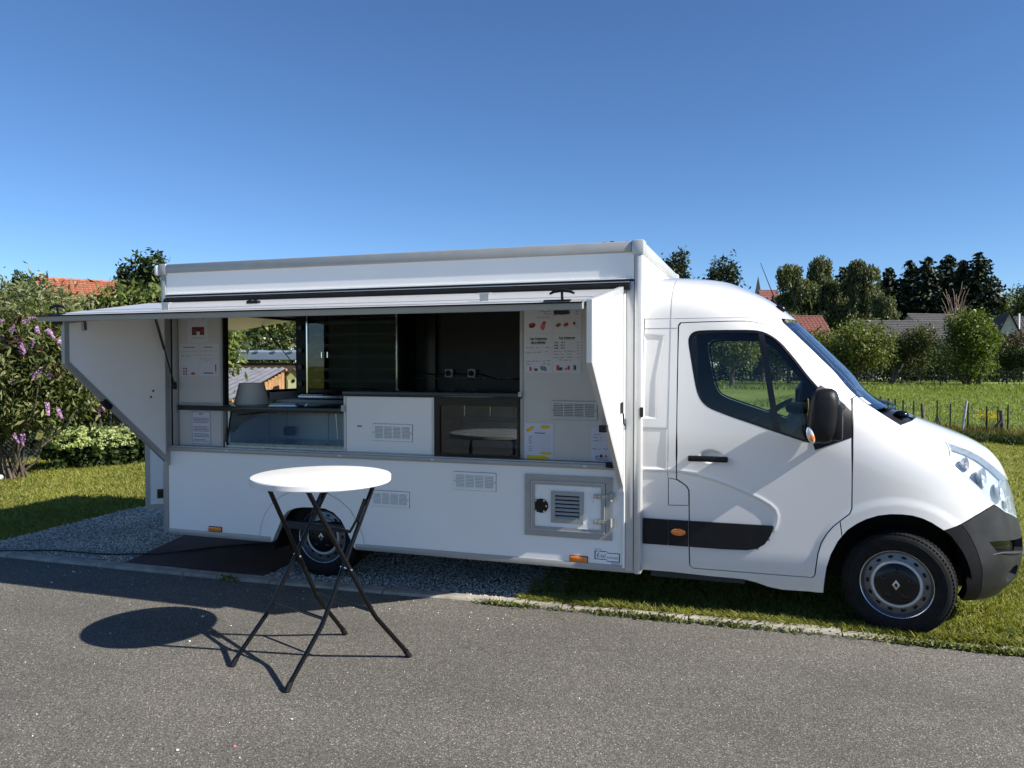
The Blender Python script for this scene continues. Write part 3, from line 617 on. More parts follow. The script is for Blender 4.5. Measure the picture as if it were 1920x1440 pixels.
# side flaps ----------------------------------------------------------
def flap(name, x0, yo, ztop0, ztop1, zm, zb, th, inner_side):
    """flap standing out from the wall; polygon in (y, z)"""
    P = [(-.006, ztop0), (yo, ztop1), (yo, zm), (-.006, zb)]
    o = MB().prism([(p[0] * .985 - .002, p[1] - .004 if i < 2 else p[1] + .008) for i, p in enumerate(P)], x0 - th * .3, x0 + th * .3, 'yz').obj(name, 'panel' if inner_side else 'panel_flap', T)
    fr_ = MB(); w = .042
    for i in range(4):
        a = Vector((0, *P[i])); b = Vector((0, *P[(i + 1) % 4])); d = (b - a).normalized(); nn = Vector((0, -d.z, d.y))
        c = sum((Vector((0, *p)) for p in P), Vector()) / 4
        if (c - a).dot(nn) < 0: nn = -nn
        q = [a, b, b + nn * w, a + nn * w]
        off = .0004 * i
        fr_.add([(x0 - th / 2 - off, p.y, p.z) for p in q] + [(x0 + th / 2 + off, p.y, p.z) for p in q], [(0, 1, 2, 3), (7, 6, 5, 4), (0, 4, 5, 1), (1, 5, 6, 2), (2, 6, 7, 3), (3, 7, 4, 0)])
    fr_.obj('flap_frame', 'alu_light' if inner_side else 'alu', o)
    return o
fl = flap('side_flap', -5.785, -1.055, 2.285, 2.112, 1.772, .888, .030, False)
MB().box(-5.768, -5.757, -.90, -.865, 2.03, 2.09, .003).box(-5.765, -5.755, -.895, -.872, 2.07, 2.12).obj('flap_latch', 'steel', fl)
MB().box(-5.80, -5.75, -.72, -.63, 1.435, 1.475, .006).xf(Matrix.Translation((0, -.675, 1.455)) @ Matrix.Rotation(math.radians(-42), 4, 'X') @ Matrix.Translation((0, .675, -1.455))).obj('flap_catch', 'plastic', fl)
for (yy, zz) in ((-.19, 1.545), (-.215, 1.495)): MB().cyl((-5.768, yy, zz), (-5.772, yy, zz), .009, n=12).obj('flap_plug', 'plastic', fl)
frp = flap('side_flap', -1.790, -1.09, 2.325, 2.146, 1.782, .868, .030, True)
mb = MB()
for k in range(38):
    z = .90 + k * (1.40 / 38); mb.cyl((-1.776, -.010, z), (-1.776, -.010, z + .030), .0075, n=8)
mb.obj('piano_hinge', 'alu', frp)
MB().box(-1.774, -1.762, -.155, -.115, 1.43, 1.51, .004).tube([(-1.760, -.14, 1.43), (-1.757, -.125, 1.36), (-1.757, -.09, 1.345)], .006, 8).obj('flap_hook', 'plastic', frp)
MB().box(-1.815, -1.765, -.70, -.64, 1.345, 1.39, .005).obj('flap_catch', 'plastic', frp)
MB().box(XR - .012, XR + .012, -.040, -.012, 1.40, 1.47, .006).obj('post_catch', 'plastic', T)
MB().box(-1.90, -1.84, -.05, -.02, 1.035, 1.075, .004).obj('sill_latch', 'plastic', sill)
# rear half door standing open, rear hatch above
ha, hb = Vector((-5.87, 1.42, 0)), Vector((-6.74, .72, 0)); d = (hb - ha).normalized(); n = Vector((d.y, -d.x, 0))
def pln(mb, s0, s1, z0, z1, t0, t1):
    P = [ha + d * s + n * t for (s, t) in ((s0, t0), (s1, t0), (s1, t1), (s0, t1))]
    return mb.add([(p.x, p.y, z0) for p in P] + [(p.x, p.y, z1) for p in P], [(0, 3, 2, 1), (4, 5, 6, 7), (0, 1, 5, 4), (1, 2, 6, 5), (2, 3, 7, 6), (3, 0, 4, 7)])
LL = (hb - ha).length
LLK = LL - .20
rd = pln(MB(), .03, LL - .045, .36, 1.22, -.014, .014).obj('rear_door', 'panel', T)
g = pln(MB(), LL - .045, LL, .31, 1.27, -.018, .018); pln(g, 0, LL - .045, .31, .36, -.018, .018); pln(g, 0, LL - .045, 1.22, 1.27, -.018, .018); pln(g, 0, .03, .36, 1.22, -.018, .018); g.obj('rear_door_frame', 'alu', rd)
pln(MB(), LLK, LLK + .09, .42, .51, -.03, -.0142).obj('rear_door_lock', 'black', rd); pln(MB(), LLK, LLK + .09, .42, .51, .0142, .03).obj('rear_door_lock', 'black', rd)
hq = [(-5.87, 2.285), (-6.75, 2.165), (-6.755, 2.200), (-5.87, 2.32)]
rh = MB().prism([(p[0], p[1]) for p in hq], .80, W2 - .06, 'xz').obj('rear_hatch', 'panel', T)
MB().prism([(-6.757, 2.155), (-6.79, 2.150), (-6.79, 2.205), (-6.757, 2.207)], .79, W2 - .05, 'xz').obj('rear_hatch_edge', 'alu', rh)
MB().box(-6.62, -6.50, 1.05, 1.15, 2.150, 2.18).obj('rear_hatch_latch', 'plastic', rh)
strut(T, (-6.35, 2.10, 2.215), (-5.90, 2.13, 1.72))
# ------------------------------------------------------------------ cab: one smooth surface cut into panels
YM = 1.10
def hermite(xk, yk):
    xk = np.array(xk, float); yk = np.array(yk, float); dd = np.diff(yk) / np.diff(xk); h = np.diff(xk)
    m = np.zeros_like(yk); m[0] = dd[0]; m[-1] = dd[-1]; m[1:-1] = (dd[:-1] * h[1:] + dd[1:] * h[:-1]) / (h[1:] + h[:-1])
    def f(x):
        x = np.clip(np.asarray(x, float), xk[0], xk[-1]); i = np.clip(np.searchsorted(xk, x) - 1, 0, len(xk) - 2)
        t = (x - xk[i]) / h[i]; a = yk[i]; b = yk[i + 1]
        return a * (1 + 2 * t) * (1 - t) ** 2 + b * t * t * (3 - 2 * t) + h[i] * (m[i] * t * (1 - t) ** 2 + m[i + 1] * t * t * (t - 1))
    return f
CX0 = hermite([.2, .6, .9, 1.1, 1.3, 1.45, 2.1, 2.3, 2.47], [-.35, -.35, -.35, -.42, -.68, -.85, -1.45, -1.75, -2.05])
CNN = hermite([.2, 1.0, 1.25, 1.45, 2.1, 2.47], [3.2, 3.0, 2.7, 3.2, 3.2, 2.6])
CMM = hermite([.2, 1.0, 1.25, 1.45, 2.1, 2.47], [2.4, 2.4, 2.6, 3.2, 3.0, 2.6])
CXF = hermite([.22, .30, .40, .55, .70, .80, .90, 1.00, 1.10, 1.18, 1.25, 1.32, 1.40, 1.50, 1.75, 2.0, 2.15, 2.25, 2.33, 2.38, 2.42, 2.458],
              [.80, .875, .91, .918, .893, .872, .850, .816, .766, .692, .575, .412, .214, .004, -.240, -.488, -.645, -.768, -.905, -1.01, -1.112, -1.334])
ZC, ZT = 2.10, 2.455
def CHW(z):
    h = 1.035 - .10 * np.clip(z - 1.2, 0, None) ** 1.5 - .03 * (np.clip(.5 - z, 0, None) / .2) ** 2
    t = np.clip((z - ZC) / (ZT - ZC), 0, 1)
    return h - 0.62 * (1 - np.clip(1 - t ** 2.6, 0, 1) ** (1 / 2.2))
def cpos(a, z):
    a = np.asarray(a, float); z = np.asarray(z, float); mir = a > np.pi / 2; aa = np.where(mir, np.pi - a, a)
    N = CNN(z); Mx = CMM(z); sa = np.sin(np.clip(aa, 0, None)); ca = np.cos(np.clip(aa, 0, None)); r = np.ones_like(aa)
    for _ in range(12):
        g = (r * sa) ** N + (r * ca) ** Mx - 1; dg = (N * (r * sa) ** N + Mx * (r * ca) ** Mx) / r; r = r - g / np.maximum(dg, 1e-6)
    t = np.where(aa < 0, aa, r * sa); v = np.where(aa < 0, 1, r * ca); v = np.where(mir, -v, v)
    x0 = CX0(z); xf = CXF(z)
    return np.stack([x0 + t * (xf - x0), YM - v * CHW(z), z], -1)
def a_of(x, z):
    x = np.asarray(x, float); z = np.asarray(z, float); x0 = CX0(z); t = (x - x0) / (CXF(z) - x0)
    tt = np.clip(t, 0, .9999); v = (1 - tt ** CNN(z)) ** (1 / CMM(z))
    return np.where(t <= 0, t, np.arctan2(tt, v))
def seg_dist(px, pz, poly, closed=False):
    P = np.array(poly, float); Q = np.roll(P, -1, 0) if closed else P[1:]; P = P if closed else P[:-1]
    best = np.full(px.shape, 9.0)
    for (x1, z1), (x2, z2) in zip(P, Q):
        dx, dz = x2 - x1, z2 - z1; t = np.clip(((px - x1) * dx + (pz - z1) * dz) / (dx * dx + dz * dz + 1e-12), 0, 1)
        best = np.minimum(best, np.hypot(px - x1 - t * dx, pz - z1 - t * dz))
    return best
def inside(px, pz, poly):
    P = np.array(poly, float); r = np.zeros(px.shape, bool); j = len(P) - 1
    for i in range(len(P)):
        xi, zi = P[i]; xj, zj = P[j]
        c = ((zi > pz) != (zj > pz)) & (px < (xj - xi) * (pz - zi) / (zj - zi + 1e-15) + xi); r ^= c; j = i
    return r
def sm(t): t = np.clip(t, 0, 1); return t * t * (3 - 2 * t)
DOOR = [(-1.417,2.046),(-1.403,2.068),(-1.244,2.072),(-1.043,2.075),(-0.954,2.075),(-0.885,2.066),(-0.816,2.045),(-0.747,2.009),(-0.688,1.959),(-0.62,1.889),(-0.506,1.766),(-0.391,1.65),(-0.278,1.535),(-0.268,1.502),(-0.27,1.454),(-0.274,1.243),(-0.274,1.009),(-0.274,0.823),(-0.286,0.785),(-0.346,0.732),(-0.387,0.693),(-0.427,0.642),(-0.46,0.579),(-0.48,0.506),(-0.49,0.423),(-0.497,0.356),(-0.515,0.333),(-0.659,0.332),(-0.919,0.331),(-1.187,0.331),(-1.302,0.331),(-1.322,0.351),(-1.325,0.449),(-1.326,0.619),(-1.328,0.775),(-1.329,0.883),(-1.345,0.913),(-1.382,0.939),(-1.416,0.959),(-1.417,1.106),(-1.417,1.415),(-1.417,1.677),(-1.417,1.94)]
WIN = [(-1.344,1.939),(-1.329,1.981),(-1.299,2.002),(-1.243,2.009),(-1.042,2.009),(-0.914,2.008),(-0.855,2.001),(-0.801,1.979),(-0.747,1.941),(-0.699,1.891),(-0.622,1.792),(-0.555,1.696),(-0.499,1.631),(-0.461,1.585),(-0.40,1.47),(-0.395,1.338),(-0.463,1.262),(-0.518,1.249),(-0.574,1.254),(-0.649,1.279),(-0.744,1.309),(-0.888,1.359),(-1.035,1.407),(-1.144,1.447),(-1.199,1.471),(-1.235,1.5),(-1.261,1.538),(-1.282,1.594),(-1.304,1.709),(-1.326,1.834)]
TRI = [(-0.500,1.600),(-0.470,1.630),(-0.43,1.605),(-0.369,1.555),(-0.279,1.458),(-0.280,1.287),(-0.505,1.198),(-0.520,1.246)]
FUEL = [(-1.473,.965),(-1.419,.956),(-1.384,.937),(-1.347,.911),(-1.332,.881),(-1.330,.778),(-1.472,.772)]
ARCH = [(-0.436,0.231),(-0.434,0.328),(-0.424,0.415),(-0.399,0.505),(-0.357,0.595),(-0.297,0.677),(-0.242,0.721),(-0.188,0.753),(-0.117,0.781),(-0.045,0.794),(0.026,0.796),(0.086,0.791),(0.145,0.775),(0.2,0.749),(0.272,0.701)]
SILLB = [(-1.66,.286),(-1.466,.287),(-1.188,.279),(-0.963,.277),(-0.875,.261),(-0.787,.233),(-0.70,.221),(-0.571,.224),(-0.44,.230)]
SWAGE = [(-1.66,1.009),(-1.466,1.013),(-1.373,1.008),(-1.263,.99),(-1.154,.962),(-1.047,.926),(-.94,.883),(-.853,.842),(-.792,.806),(-.761,.776),(-.75,.74),(-.755,.694),(-.769,.657)]
SWREG = SWAGE + [(-.80, .57), (-.87, .50), (-1.66, .49)]
TRIM = [(-1.65,.672),(-.769,.672),(-.766,.657),(-.782,.606),(-.816,.548),(-.867,.51),(-.937,.494),(-1.097,.489),(-1.65,.489)]
REC1 = [(-1.655,2.09),(-1.483,2.09),(-1.475,2.03),(-1.65,2.025)]
REC2 = [(-1.655,1.985),(-1.51,1.978),(-1.56,1.68),(-1.562,1.391),(-1.655,1.39)]
def disp(x, z):
    d = np.zeros_like(x)
    k = x < -.70
    if k.any():
        s = seg_dist(x[k], z[k], SWAGE); ins = inside(x[k], z[k], SWREG); sd = np.where(ins, s, -s)
        d[k] += -.0075 * sm((sd + .008) / .018) * sm((z[k] - .46) / .05) + .0035 * np.exp(-((s - .012) / .012) ** 2) * (~ins)
        for reg, dep in ((REC2, .010),):
            s = seg_dist(x[k], z[k], reg, True); ins = inside(x[k], z[k], reg); d[k] += -dep * sm((np.where(ins, s, -s) + .004) / .014)
        d[k] += -.006 * sm((1.322 - z[k]) / .010) * sm((-1.478 - x[k]) / .010) * sm((z[k] - 1.02) / .02)
    r = np.hypot((x + .0) / 1.0, (z - .355) / 1.0)
    d += .007 * (1 - sm((r - .495) / .06)) * (z < 1.0)
    e = np.hypot((x + 1.178) / .085, (z - 1.128) / .050); d += -.020 * sm((1 - e) / .45)
    return d
def csurf(a, z, off=0.0, usedisp=True):
    def P(a, z):
        p = cpos(a, z)
        return p
    e = 2e-3
    p = P(a, z); u = P(a + e, z) - P(a - e, z); v = P(a, z + e) - P(a, z - e)
    n = np.cross(u, v); n /= np.linalg.norm(n, axis=-1, keepdims=True) + 1e-12
    if usedisp: off = off + disp(p[..., 0], p[..., 2])
    return p + n * np.asarray(off)[..., None] if np.ndim(off) else p + n * off
def cnormal(a, z, usedisp=True):
    e = 2.5e-3
    u = csurf(a + e, z, 0, usedisp) - csurf(a - e, z, 0, usedisp); v = csurf(a, z + e, 0, usedisp) - csurf(a, z - e, 0, usedisp)
    n = np.cross(u, v); return n / (np.linalg.norm(n, axis=-1, keepdims=True) + 1e-12)
def sub2(P, h=.014, closed=True):
    out = []; n = len(P)
    for i in range(n if closed else n - 1):
        a = np.array(P[i], float); b = np.array(P[(i + 1) % n], float); k = max(1, int(np.ceil(np.linalg.norm(b - a) / h)))
        out += [tuple(a + (b - a) * j / k) for j in range(k)]
    if not closed: out.append(tuple(P[-1]))
    return out
def chaikin(P, it=1):
    for _ in range(it):
        Q = []
        for i in range(len(P)):
            a = np.array(P[i]); b = np.array(P[(i + 1) % len(P)]); Q += [tuple(a * .75 + b * .25), tuple(a * .25 + b * .75)]
        P = Q
    return P
def xz(P, h=.014, closed=False):
    Q = np.array(sub2(P, h, closed)); return list(zip(a_of(Q[:, 0], Q[:, 1]).tolist(), Q[:, 1].tolist()))
def az(P, h=.016, closed=False): return sub2(P, h, closed)
def mirr(P): return [(math.pi - a, z) for a, z in P][::-1]
KA = 1.15
def area(P):
    P = np.array(P); return .5 * np.sum(P[:, 0] * np.roll(P[:, 1], -1) - np.roll(P[:, 0], -1) * P[:, 1])
def offset(P, dlt):
    """inset (dlt > 0) of a closed polygon given in (alpha, z)"""
    Q = np.array(P, float); Q[:, 0] *= KA
    if area(Q) < 0: Q = Q[::-1]
    e = np.roll(Q, -1, 0) - Q; e /= np.linalg.norm(e, axis=1, keepdims=True) + 1e-12
    nrm = np.stack([-e[:, 1], e[:, 0]], 1); m = nrm + np.roll(nrm, 1, 0); m /= np.maximum(np.linalg.norm(m, axis=1, keepdims=True), .4)
    Q = Q + m * dlt; Q[:, 0] /= KA; return [tuple(q) for q in Q]
def clean(P):
    out = [P[0]]
    for p in P[1:]:
        if math.hypot((p[0] - out[-1][0]) * KA, p[1] - out[-1][1]) > 4.5e-3: out.append(p)
    if math.hypot((out[0][0] - out[-1][0]) * KA, out[0][1] - out[-1][1]) < 4.5e-3: out.pop()
    return out
def cpanel(name, poly, mat, parent, holes=(), h=.02, off=0.0, flange=.022, inset=.0022, side=1, usedisp=True, both=False):
    loops = [offset(clean(poly), inset)] + [offset(clean(q), -inset)[::-1] for q in holes]
    pts = []; edges = []
    for L in loops:
        b = len(pts); pts += L; edges += [(b + i, b + (i + 1) % len(L)) for i in range(len(L))]
    nb = len(pts); B = np.array(pts); B[:, 0] *= KA
    lo, hi = B.min(0), B.max(0)
    gx, gz = np.meshgrid(np.arange(lo[0], hi[0], h), np.arange(lo[1], hi[1], h * .87)); gx = gx + (np.arange(gx.shape[0]) % 2)[:, None] * h / 2
    gx, gz = gx.ravel(), gz.ravel(); ok = np.zeros(gx.shape, bool)
    for i, L in enumerate(loops):
        P = np.array(L); P[:, 0] *= KA; q = inside(gx, gz, P); ok = q if i == 0 else ok & ~q
    gx, gz = gx[ok], gz[ok]
    dmin = np.full(gx.shape, 9.)
    for i in range(0, nb): dmin = np.minimum(dmin, (gx - B[i, 0]) ** 2 + (gz - B[i, 1]) ** 2)
    k = dmin > (h * .45) ** 2; gx, gz = gx[k], gz[k]
    allp = [Vector(p) for p in B] + [Vector((a, b)) for a, b in zip(gx, gz)]
    vo, eo, fo, ov, oe, of = geometry.delaunay_2d_cdt(allp, edges, [], 0, 1e-6)
    V2 = np.array([(p.x, p.y) for p in vo]); F = np.array([f for f in fo if len(f) == 3])
    cen = V2[F].mean(1); keep = np.zeros(len(F), bool)
    for i, L in enumerate(loops):
        P = np.array(L); P[:, 0] *= KA; q = inside(cen[:, 0], cen[:, 1], P); keep = q if i == 0 else keep & ~q
    F = F[keep]
    a = V2[:, 0] / KA; z = V2[:, 1]
    P3 = csurf(a, z, off, usedisp); N3 = cnormal(a, z, usedisp)
    # boundary edges -> flange
    ec = {}
    for t in F:
        for i in range(3):
            e = (t[i], t[(i + 1) % 3]); kk = (min(e), max(e)); ec.setdefault(kk, []).append(e)
    be = [v[0] for v in ec.values() if len(v) == 1]
    verts = P3.tolist(); nor = N3.tolist(); faces = [tuple(int(i) for i in t) for t in F]
    # orient so that faces look outwards
    t = F[0]; fn = np.cross(P3[t[1]] - P3[t[0]], P3[t[2]] - P3[t[0]])
    s_flip = np.dot(fn, N3[t[0]]) < 0
    if s_flip: faces = [f[::-1] for f in faces]
    if flange:
        for (i, j) in be:
            pi, pj = P3[i], P3[j]; qi, qj = pi - N3[i] * flange, pj - N3[j] * flange
            b = len(verts); verts += [pi.tolist(), pj.tolist(), qj.tolist(), qi.tolist()]
            fn = np.cross(pj - pi, qj - pi); fn /= np.linalg.norm(fn) + 1e-12
            nor += [fn.tolist()] * 4; faces.append((b, b + 1, b + 2, b + 3))
    verts = np.array(verts); nor = np.array(nor)
    if side < 0: verts[:, 1] = 2 * YM - verts[:, 1]; nor[:, 1] *= -1; faces = [f[::-1] for f in faces]
    me = bpy.data.meshes.new(name); me.from_pydata(verts.tolist(), [], faces); me.update()
    me.polygons.foreach_set('use_smooth', np.ones(len(me.polygons), dtype=bool))
    me.normals_split_custom_set_from_vertices([tuple(n) for n in nor])
    me.materials.append(M[mat]); return link(bpy.data.objects.new(name, me), parent)

WSE = [(.812, 2.065), (.795, 1.952), (.785, 1.802), (.790, 1.674), (.800, 1.557), (.794, 1.504), (.783, 1.465)]
WSL = [(.783, 1.465), (.759, 1.414), (.740, 1.368)]
COWL = [(.740, 1.368), (.829, 1.380), (.996, 1.395), (1.244, 1.400), (1.5707, 1.402)]
HOODL = [(.738, 1.366), (.744, 1.342), (.775, 1.296), (.812, 1.253)]
HLT = [(.812, 1.253), (.844, 1.229), (.889, 1.195), (.922, 1.152), (.956, 1.103), (1.012, 1.047), (1.115, .978)]
HLR = [(1.115, .978), (1.135, .93), (1.155, .85), (1.150, .77), (1.120, .715)]
HLB = [(1.120, .715), (.908, .788), (.806, .853), (.756, .917), (.707, .992), (.658, 1.066), (.643, 1.104), (.676, 1.162), (.812, 1.253)]
BT = [(.806, .853), (.737, .828), (.656, .789), (.573, .739), (.488, .701)]
ARB = [(.488, .701), (.521, .659), (.548, .598), (.565, .534), (.580, .462), (.595, .367), (.640, .225)]
FLR = [(.573, .739), (.605, .681), (.631, .604), (.651, .526), (.672, .439), (.687, .341), (.735, .215)]
iJ = 19
JX = (-0.333, 0.630)
doorP = xz(DOOR, closed=True)
body = xz(SILLB + ARCH[1:5] + [JX] + DOOR[iJ:] + DOOR[:13]) + [tuple(p) for p in az(WSE[4::-1])] + az([(.812, 2.065), (a_of(-.72, 2.10).item(), 2.10)]) + [(a, 2.10) for a in np.linspace(a_of(-.72, 2.10).item(), a_of(-1.66, 2.10).item(), 60)] + xz([(-1.66, 2.10), (-1.66, .286)])
fend = xz(DOOR[13:iJ + 1] + [JX] + ARCH[5:]) + az(BT[::-1]) + az(HLB[2:]) + az(HOODL[::-1]) + az([(.740, 1.368), (.759, 1.414), (.783, 1.465), (.794, 1.504), (.800, 1.557)]) + xz([(-.262, 1.545), (-.266, 1.51)])
for sd in (1, -1):
    cb = cpanel('cab_body', body, 'paint', T, holes=[xz(FUEL, closed=True)], h=.0095 if sd > 0 else .03, side=sd, inset=.003)
    cpanel('fender', fend, 'paint', T, h=.018, side=sd, inset=.003)
    cpanel('fuel_flap' if sd > 0 else 'body_flap', xz(FUEL, closed=True), 'paint', T, h=.015, side=sd)
    dr = cpanel('door', doorP, 'paint', T, holes=[xz(chaikin(WIN), closed=True)], h=.0115 if sd > 0 else .03, side=sd, inset=.0042)
    cpanel('door_liner', offset(doorP, -.018), 'dash', dr, holes=[xz(chaikin(WIN), closed=True)], h=.04, off=-.034, flange=0, side=sd, usedisp=False)
    # window: rubber surround, glass, divider
    wo_ = offset(xz(chaikin(WIN), closed=True), .001); wi_ = offset(wo_, .019)
    cpanel('window_seal', wo_, 'black', dr, holes=[wi_], h=.02, off=.0015, flange=.012, side=sd, usedisp=False, inset=0)
    cpanel('window_glass', offset(wo_, .006), 'glass', dr, h=.03, off=-.006, flange=0, side=sd, usedisp=False, inset=0)
    DIV = [(-.877, 2.0), (-.838, 2.0), (-.722, 1.30), (-.765, 1.312)]
    cpanel('window_divider', xz(DIV, closed=True), 'black', dr, h=.03, off=.000, flange=.012, side=sd, usedisp=False, inset=0)
    cpanel('mirror_sail', xz(TRI, closed=True), 'plastic', dr, h=.02, off=.0045, flange=.012, side=sd, usedisp=False, inset=0)
    # black rub strip in three pieces
    for nm, x0, x1 in (('rub_strip', -1.648, -1.4745), ('rub_strip', -1.4695, -1.3325)):
        cpanel(nm, xz([(x0, .670), (x1, .670), (x1, .489), (x0, .489)], closed=True), 'plastic', T, h=.02, off=.012, flange=.022, side=sd, usedisp=False, inset=0)
    cpanel('door_strip', xz([(-1.3225, .670)] + TRIM[1:8] + [(-1.3225, .489)], closed=True), 'plastic', dr, h=.02, off=.012, flange=.022, side=sd, usedisp=False, inset=0)
    yy = lambda y: y if sd > 0 else 2 * YM - y
    rp = MB().ell((-1.400, yy(.052), .587), (.052, .012, .026)).obj('repeater_lamp', 'amber', T, smooth=True)
    MB().box(-1.335, -1.065, min(yy(.028), yy(.048)), max(yy(.028), yy(.048)), 1.094, 1.135, .009).box(-1.33, -1.29, min(yy(.045), yy(.075)), max(yy(.045), yy(.075)), 1.10, 1.13).box(-1.11, -1.07, min(yy(.045), yy(.075)), max(yy(.045), yy(.075)), 1.10, 1.13).obj('door_handle', 'plastic', dr, smooth=True)
    # headlight: housing bowl, reflectors, clear lens
    hl = az(HLT[:-1]) + az(HLR[:-1]) + az(HLB, closed=False)
    hlo = cpanel('headlight', hl, 'reflector', T, h=.03, off=-.045, flange=0, side=sd, usedisp=False, inset=.002)
    cpanel('headlight_rim', hl, 'reflector', hlo, holes=[offset(hl, .010)], h=.03, off=-.001, flange=.045, side=sd, usedisp=False, inset=.0025)
    cpanel('headlight_lens', offset(hl, .010), 'lens', hlo, h=.025, off=.001, flange=0, side=sd, usedisp=False, inset=.0)
    for (aa, zz, rr) in ((.755, 1.135, .045), (.800, 1.035, .068), (.935, .935, .070), (1.03, .84, .05)):
        p = csurf(np.array([aa]), np.array([zz]), -.042, False)[0]; nn = cnormal(np.array([aa]), np.array([zz]), False)[0]
        if sd < 0: p[1] = 2 * YM - p[1]; nn = nn * np.array([1, -1, 1])
        nn = Vector(nn) * .35 + Vector((.8, 0, 0)) + Vector((0, -.25 * sd, 0)); mt = Matrix.Translation(Vector(p) + nn.normalized() * .03) @ nn.to_track_quat('Z', 'Y').to_matrix().to_4x4()
        MB().lathe([(rr, 0), (rr * .98, .006), (rr * .9, -.006), (rr * .7, -.024), (rr * .35, -.038), (.001, -.042)], (0, 0, 0), 'z', 28).xf(mt).obj('lamp_reflector', 'reflector', hlo, smooth=True)
        MB().ell((0, 0, -.012), (rr * .28, rr * .28, rr * .3)).xf(mt).obj('bulb', 'amber' if rr < .046 else 'lamp_white', hlo, smooth=True)
    # bumper corner: flare strip by the wheel
    fl_ = az(BT[-2:]) [::1]
    flare = az([(.573, .739), (.488, .701)]) + az(ARB) + az([(.640, .225), (.735, .215)]) + az(FLR[::-1])
    cpanel('arch_flare', flare, 'plastic', T, h=.025, off=.004, flange=.05, side=sd, usedisp=False)
# centre panels
ws = az(WSE[::-1]) + az([(.812, 2.065), (.886, 2.078), (1.162, 2.088), (1.5707, 2.09)]) ; ws = ws + mirr(ws)
wsb = az([(.783, 1.465), (.828, 1.468), (.951, 1.475), (1.5707, 1.478)]); full = az(WSE[::-1]) + az([(.812, 2.065), (.886, 2.078), (1.162, 2.088), (1.5707, 2.09)])
wpoly = full + mirr(full) + az([(math.pi - .783, 1.465), (math.pi - .951, 1.475), (1.5707, 1.478), (.951, 1.475), (.783, 1.465)])
ws = cpanel('windscreen', wpoly, 'screen_glass', T, h=.011, off=-.004, flange=0, usedisp=False, inset=.004)
cpanel('windscreen_band', wpoly, 'black', ws, holes=[offset(wpoly, .030)], h=.03, off=-.0055, flange=0, usedisp=False, inset=.002)
cw = az(COWL[:-1]) ; cwl = az(WSL); cwp = cwl + az(COWL) + mirr(az(COWL))[1:] + [(math.pi - a, z) for a, z in cwl[::-1]] + az([(math.pi - .783, 1.465), (math.pi - .951, 1.475), (1.5707, 1.478), (.951, 1.475), (.783, 1.465)])
cowl = cpanel('cowl', cwp, 'plastic', T, h=.025, off=-.035, flange=0, usedisp=False, inset=.002)
hoodh = az(HOODL[::-1][:1]) + az(HOODL[::-1]) + az(COWL)
ht = az(HLT) + az([(1.115, .978), (1.25, .955), (1.5707, .945)])
hp = az(HOODL[::-1]) + az(COWL) ; hpoly = hp + mirr(hp) + [(math.pi - a, z) for a, z in ht] + ht[::-1]
cpanel('hood', hpoly, 'paint', T, h=.025, usedisp=False)
gr = az([(1.115, .975), (1.25, .952), (1.5707, .942)]); gl = az([(1.115, .975)] + HLR[1:]) ; gpoly = gr + [(math.pi - a, z) for a, z in gr[::-1]] + [(math.pi - a, z) for a, z in gl] + gl[::-1]
gr_ = cpanel('grille', gpoly, 'plastic', T, h=.03, off=-.02, flange=.03, usedisp=False)
for k in range(4):
    zz = .76 + k * .045; A_ = np.linspace(1.2, math.pi - 1.2, 30); p = csurf(A_, np.full(30, zz), -.01, False)
    MB().tube([tuple(q) for q in p], .008, 6).obj('grille_bar', 'bumper', gr_)
INT = [(.720, .618), (.786, .616), (1.074, .590), (1.22, .575), (1.22, .500), (1.099, .497), (.770, .548)]
FOGP = [(.871, .364), (.890, .400), (.93, .425), (.981, .430), (1.025, .400), (1.01, .355), (.962, .330), (.905, .325)]
bl = az(BT[0:4]) + az(FLR) ; bl = az(HLB[0:3]) + bl[0:] + az([(.735, .215), (1.1, .20), (1.5707, .195)])
bpoly = bl + mirr(bl)
bmp = cpanel('bumper', clean(bpoly), 'bumper', T, holes=[az(INT, closed=True), [(math.pi - a, z) for a, z in az(INT, closed=True)][::-1], az(FOGP, closed=True), [(math.pi - a, z) for a, z in az(FOGP, closed=True)][::-1]], h=.022, off=.004, flange=.05, usedisp=False)
for sd in (1, -1):
    cpanel('intake', offset(az(INT, closed=True), -.01), 'black', bmp, h=.03, off=-.055, flange=0, side=sd, usedisp=False, inset=0)
    cpanel('fog_lamp_recess', offset(az(FOGP, closed=True), -.006), 'reflector', bmp, h=.03, off=-.04, flange=0, side=sd, usedisp=False, inset=0)
    A_ = np.linspace(.735, 1.25, 26); Z_ = np.interp(A_, [.735, .80, 1.1, 1.25], [.535, .540, .492, .490]); p = csurf(A_, Z_, .002, False)
    if sd < 0: p[:, 1] = 2 * YM - p[:, 1]
    MB().tube([tuple(q) for q in p], [.004 + .010 * math.sin(math.pi * min(1, i / 18)) for i in range(26)], 8).obj('bumper_rib', 'bumper', bmp, smooth=True)
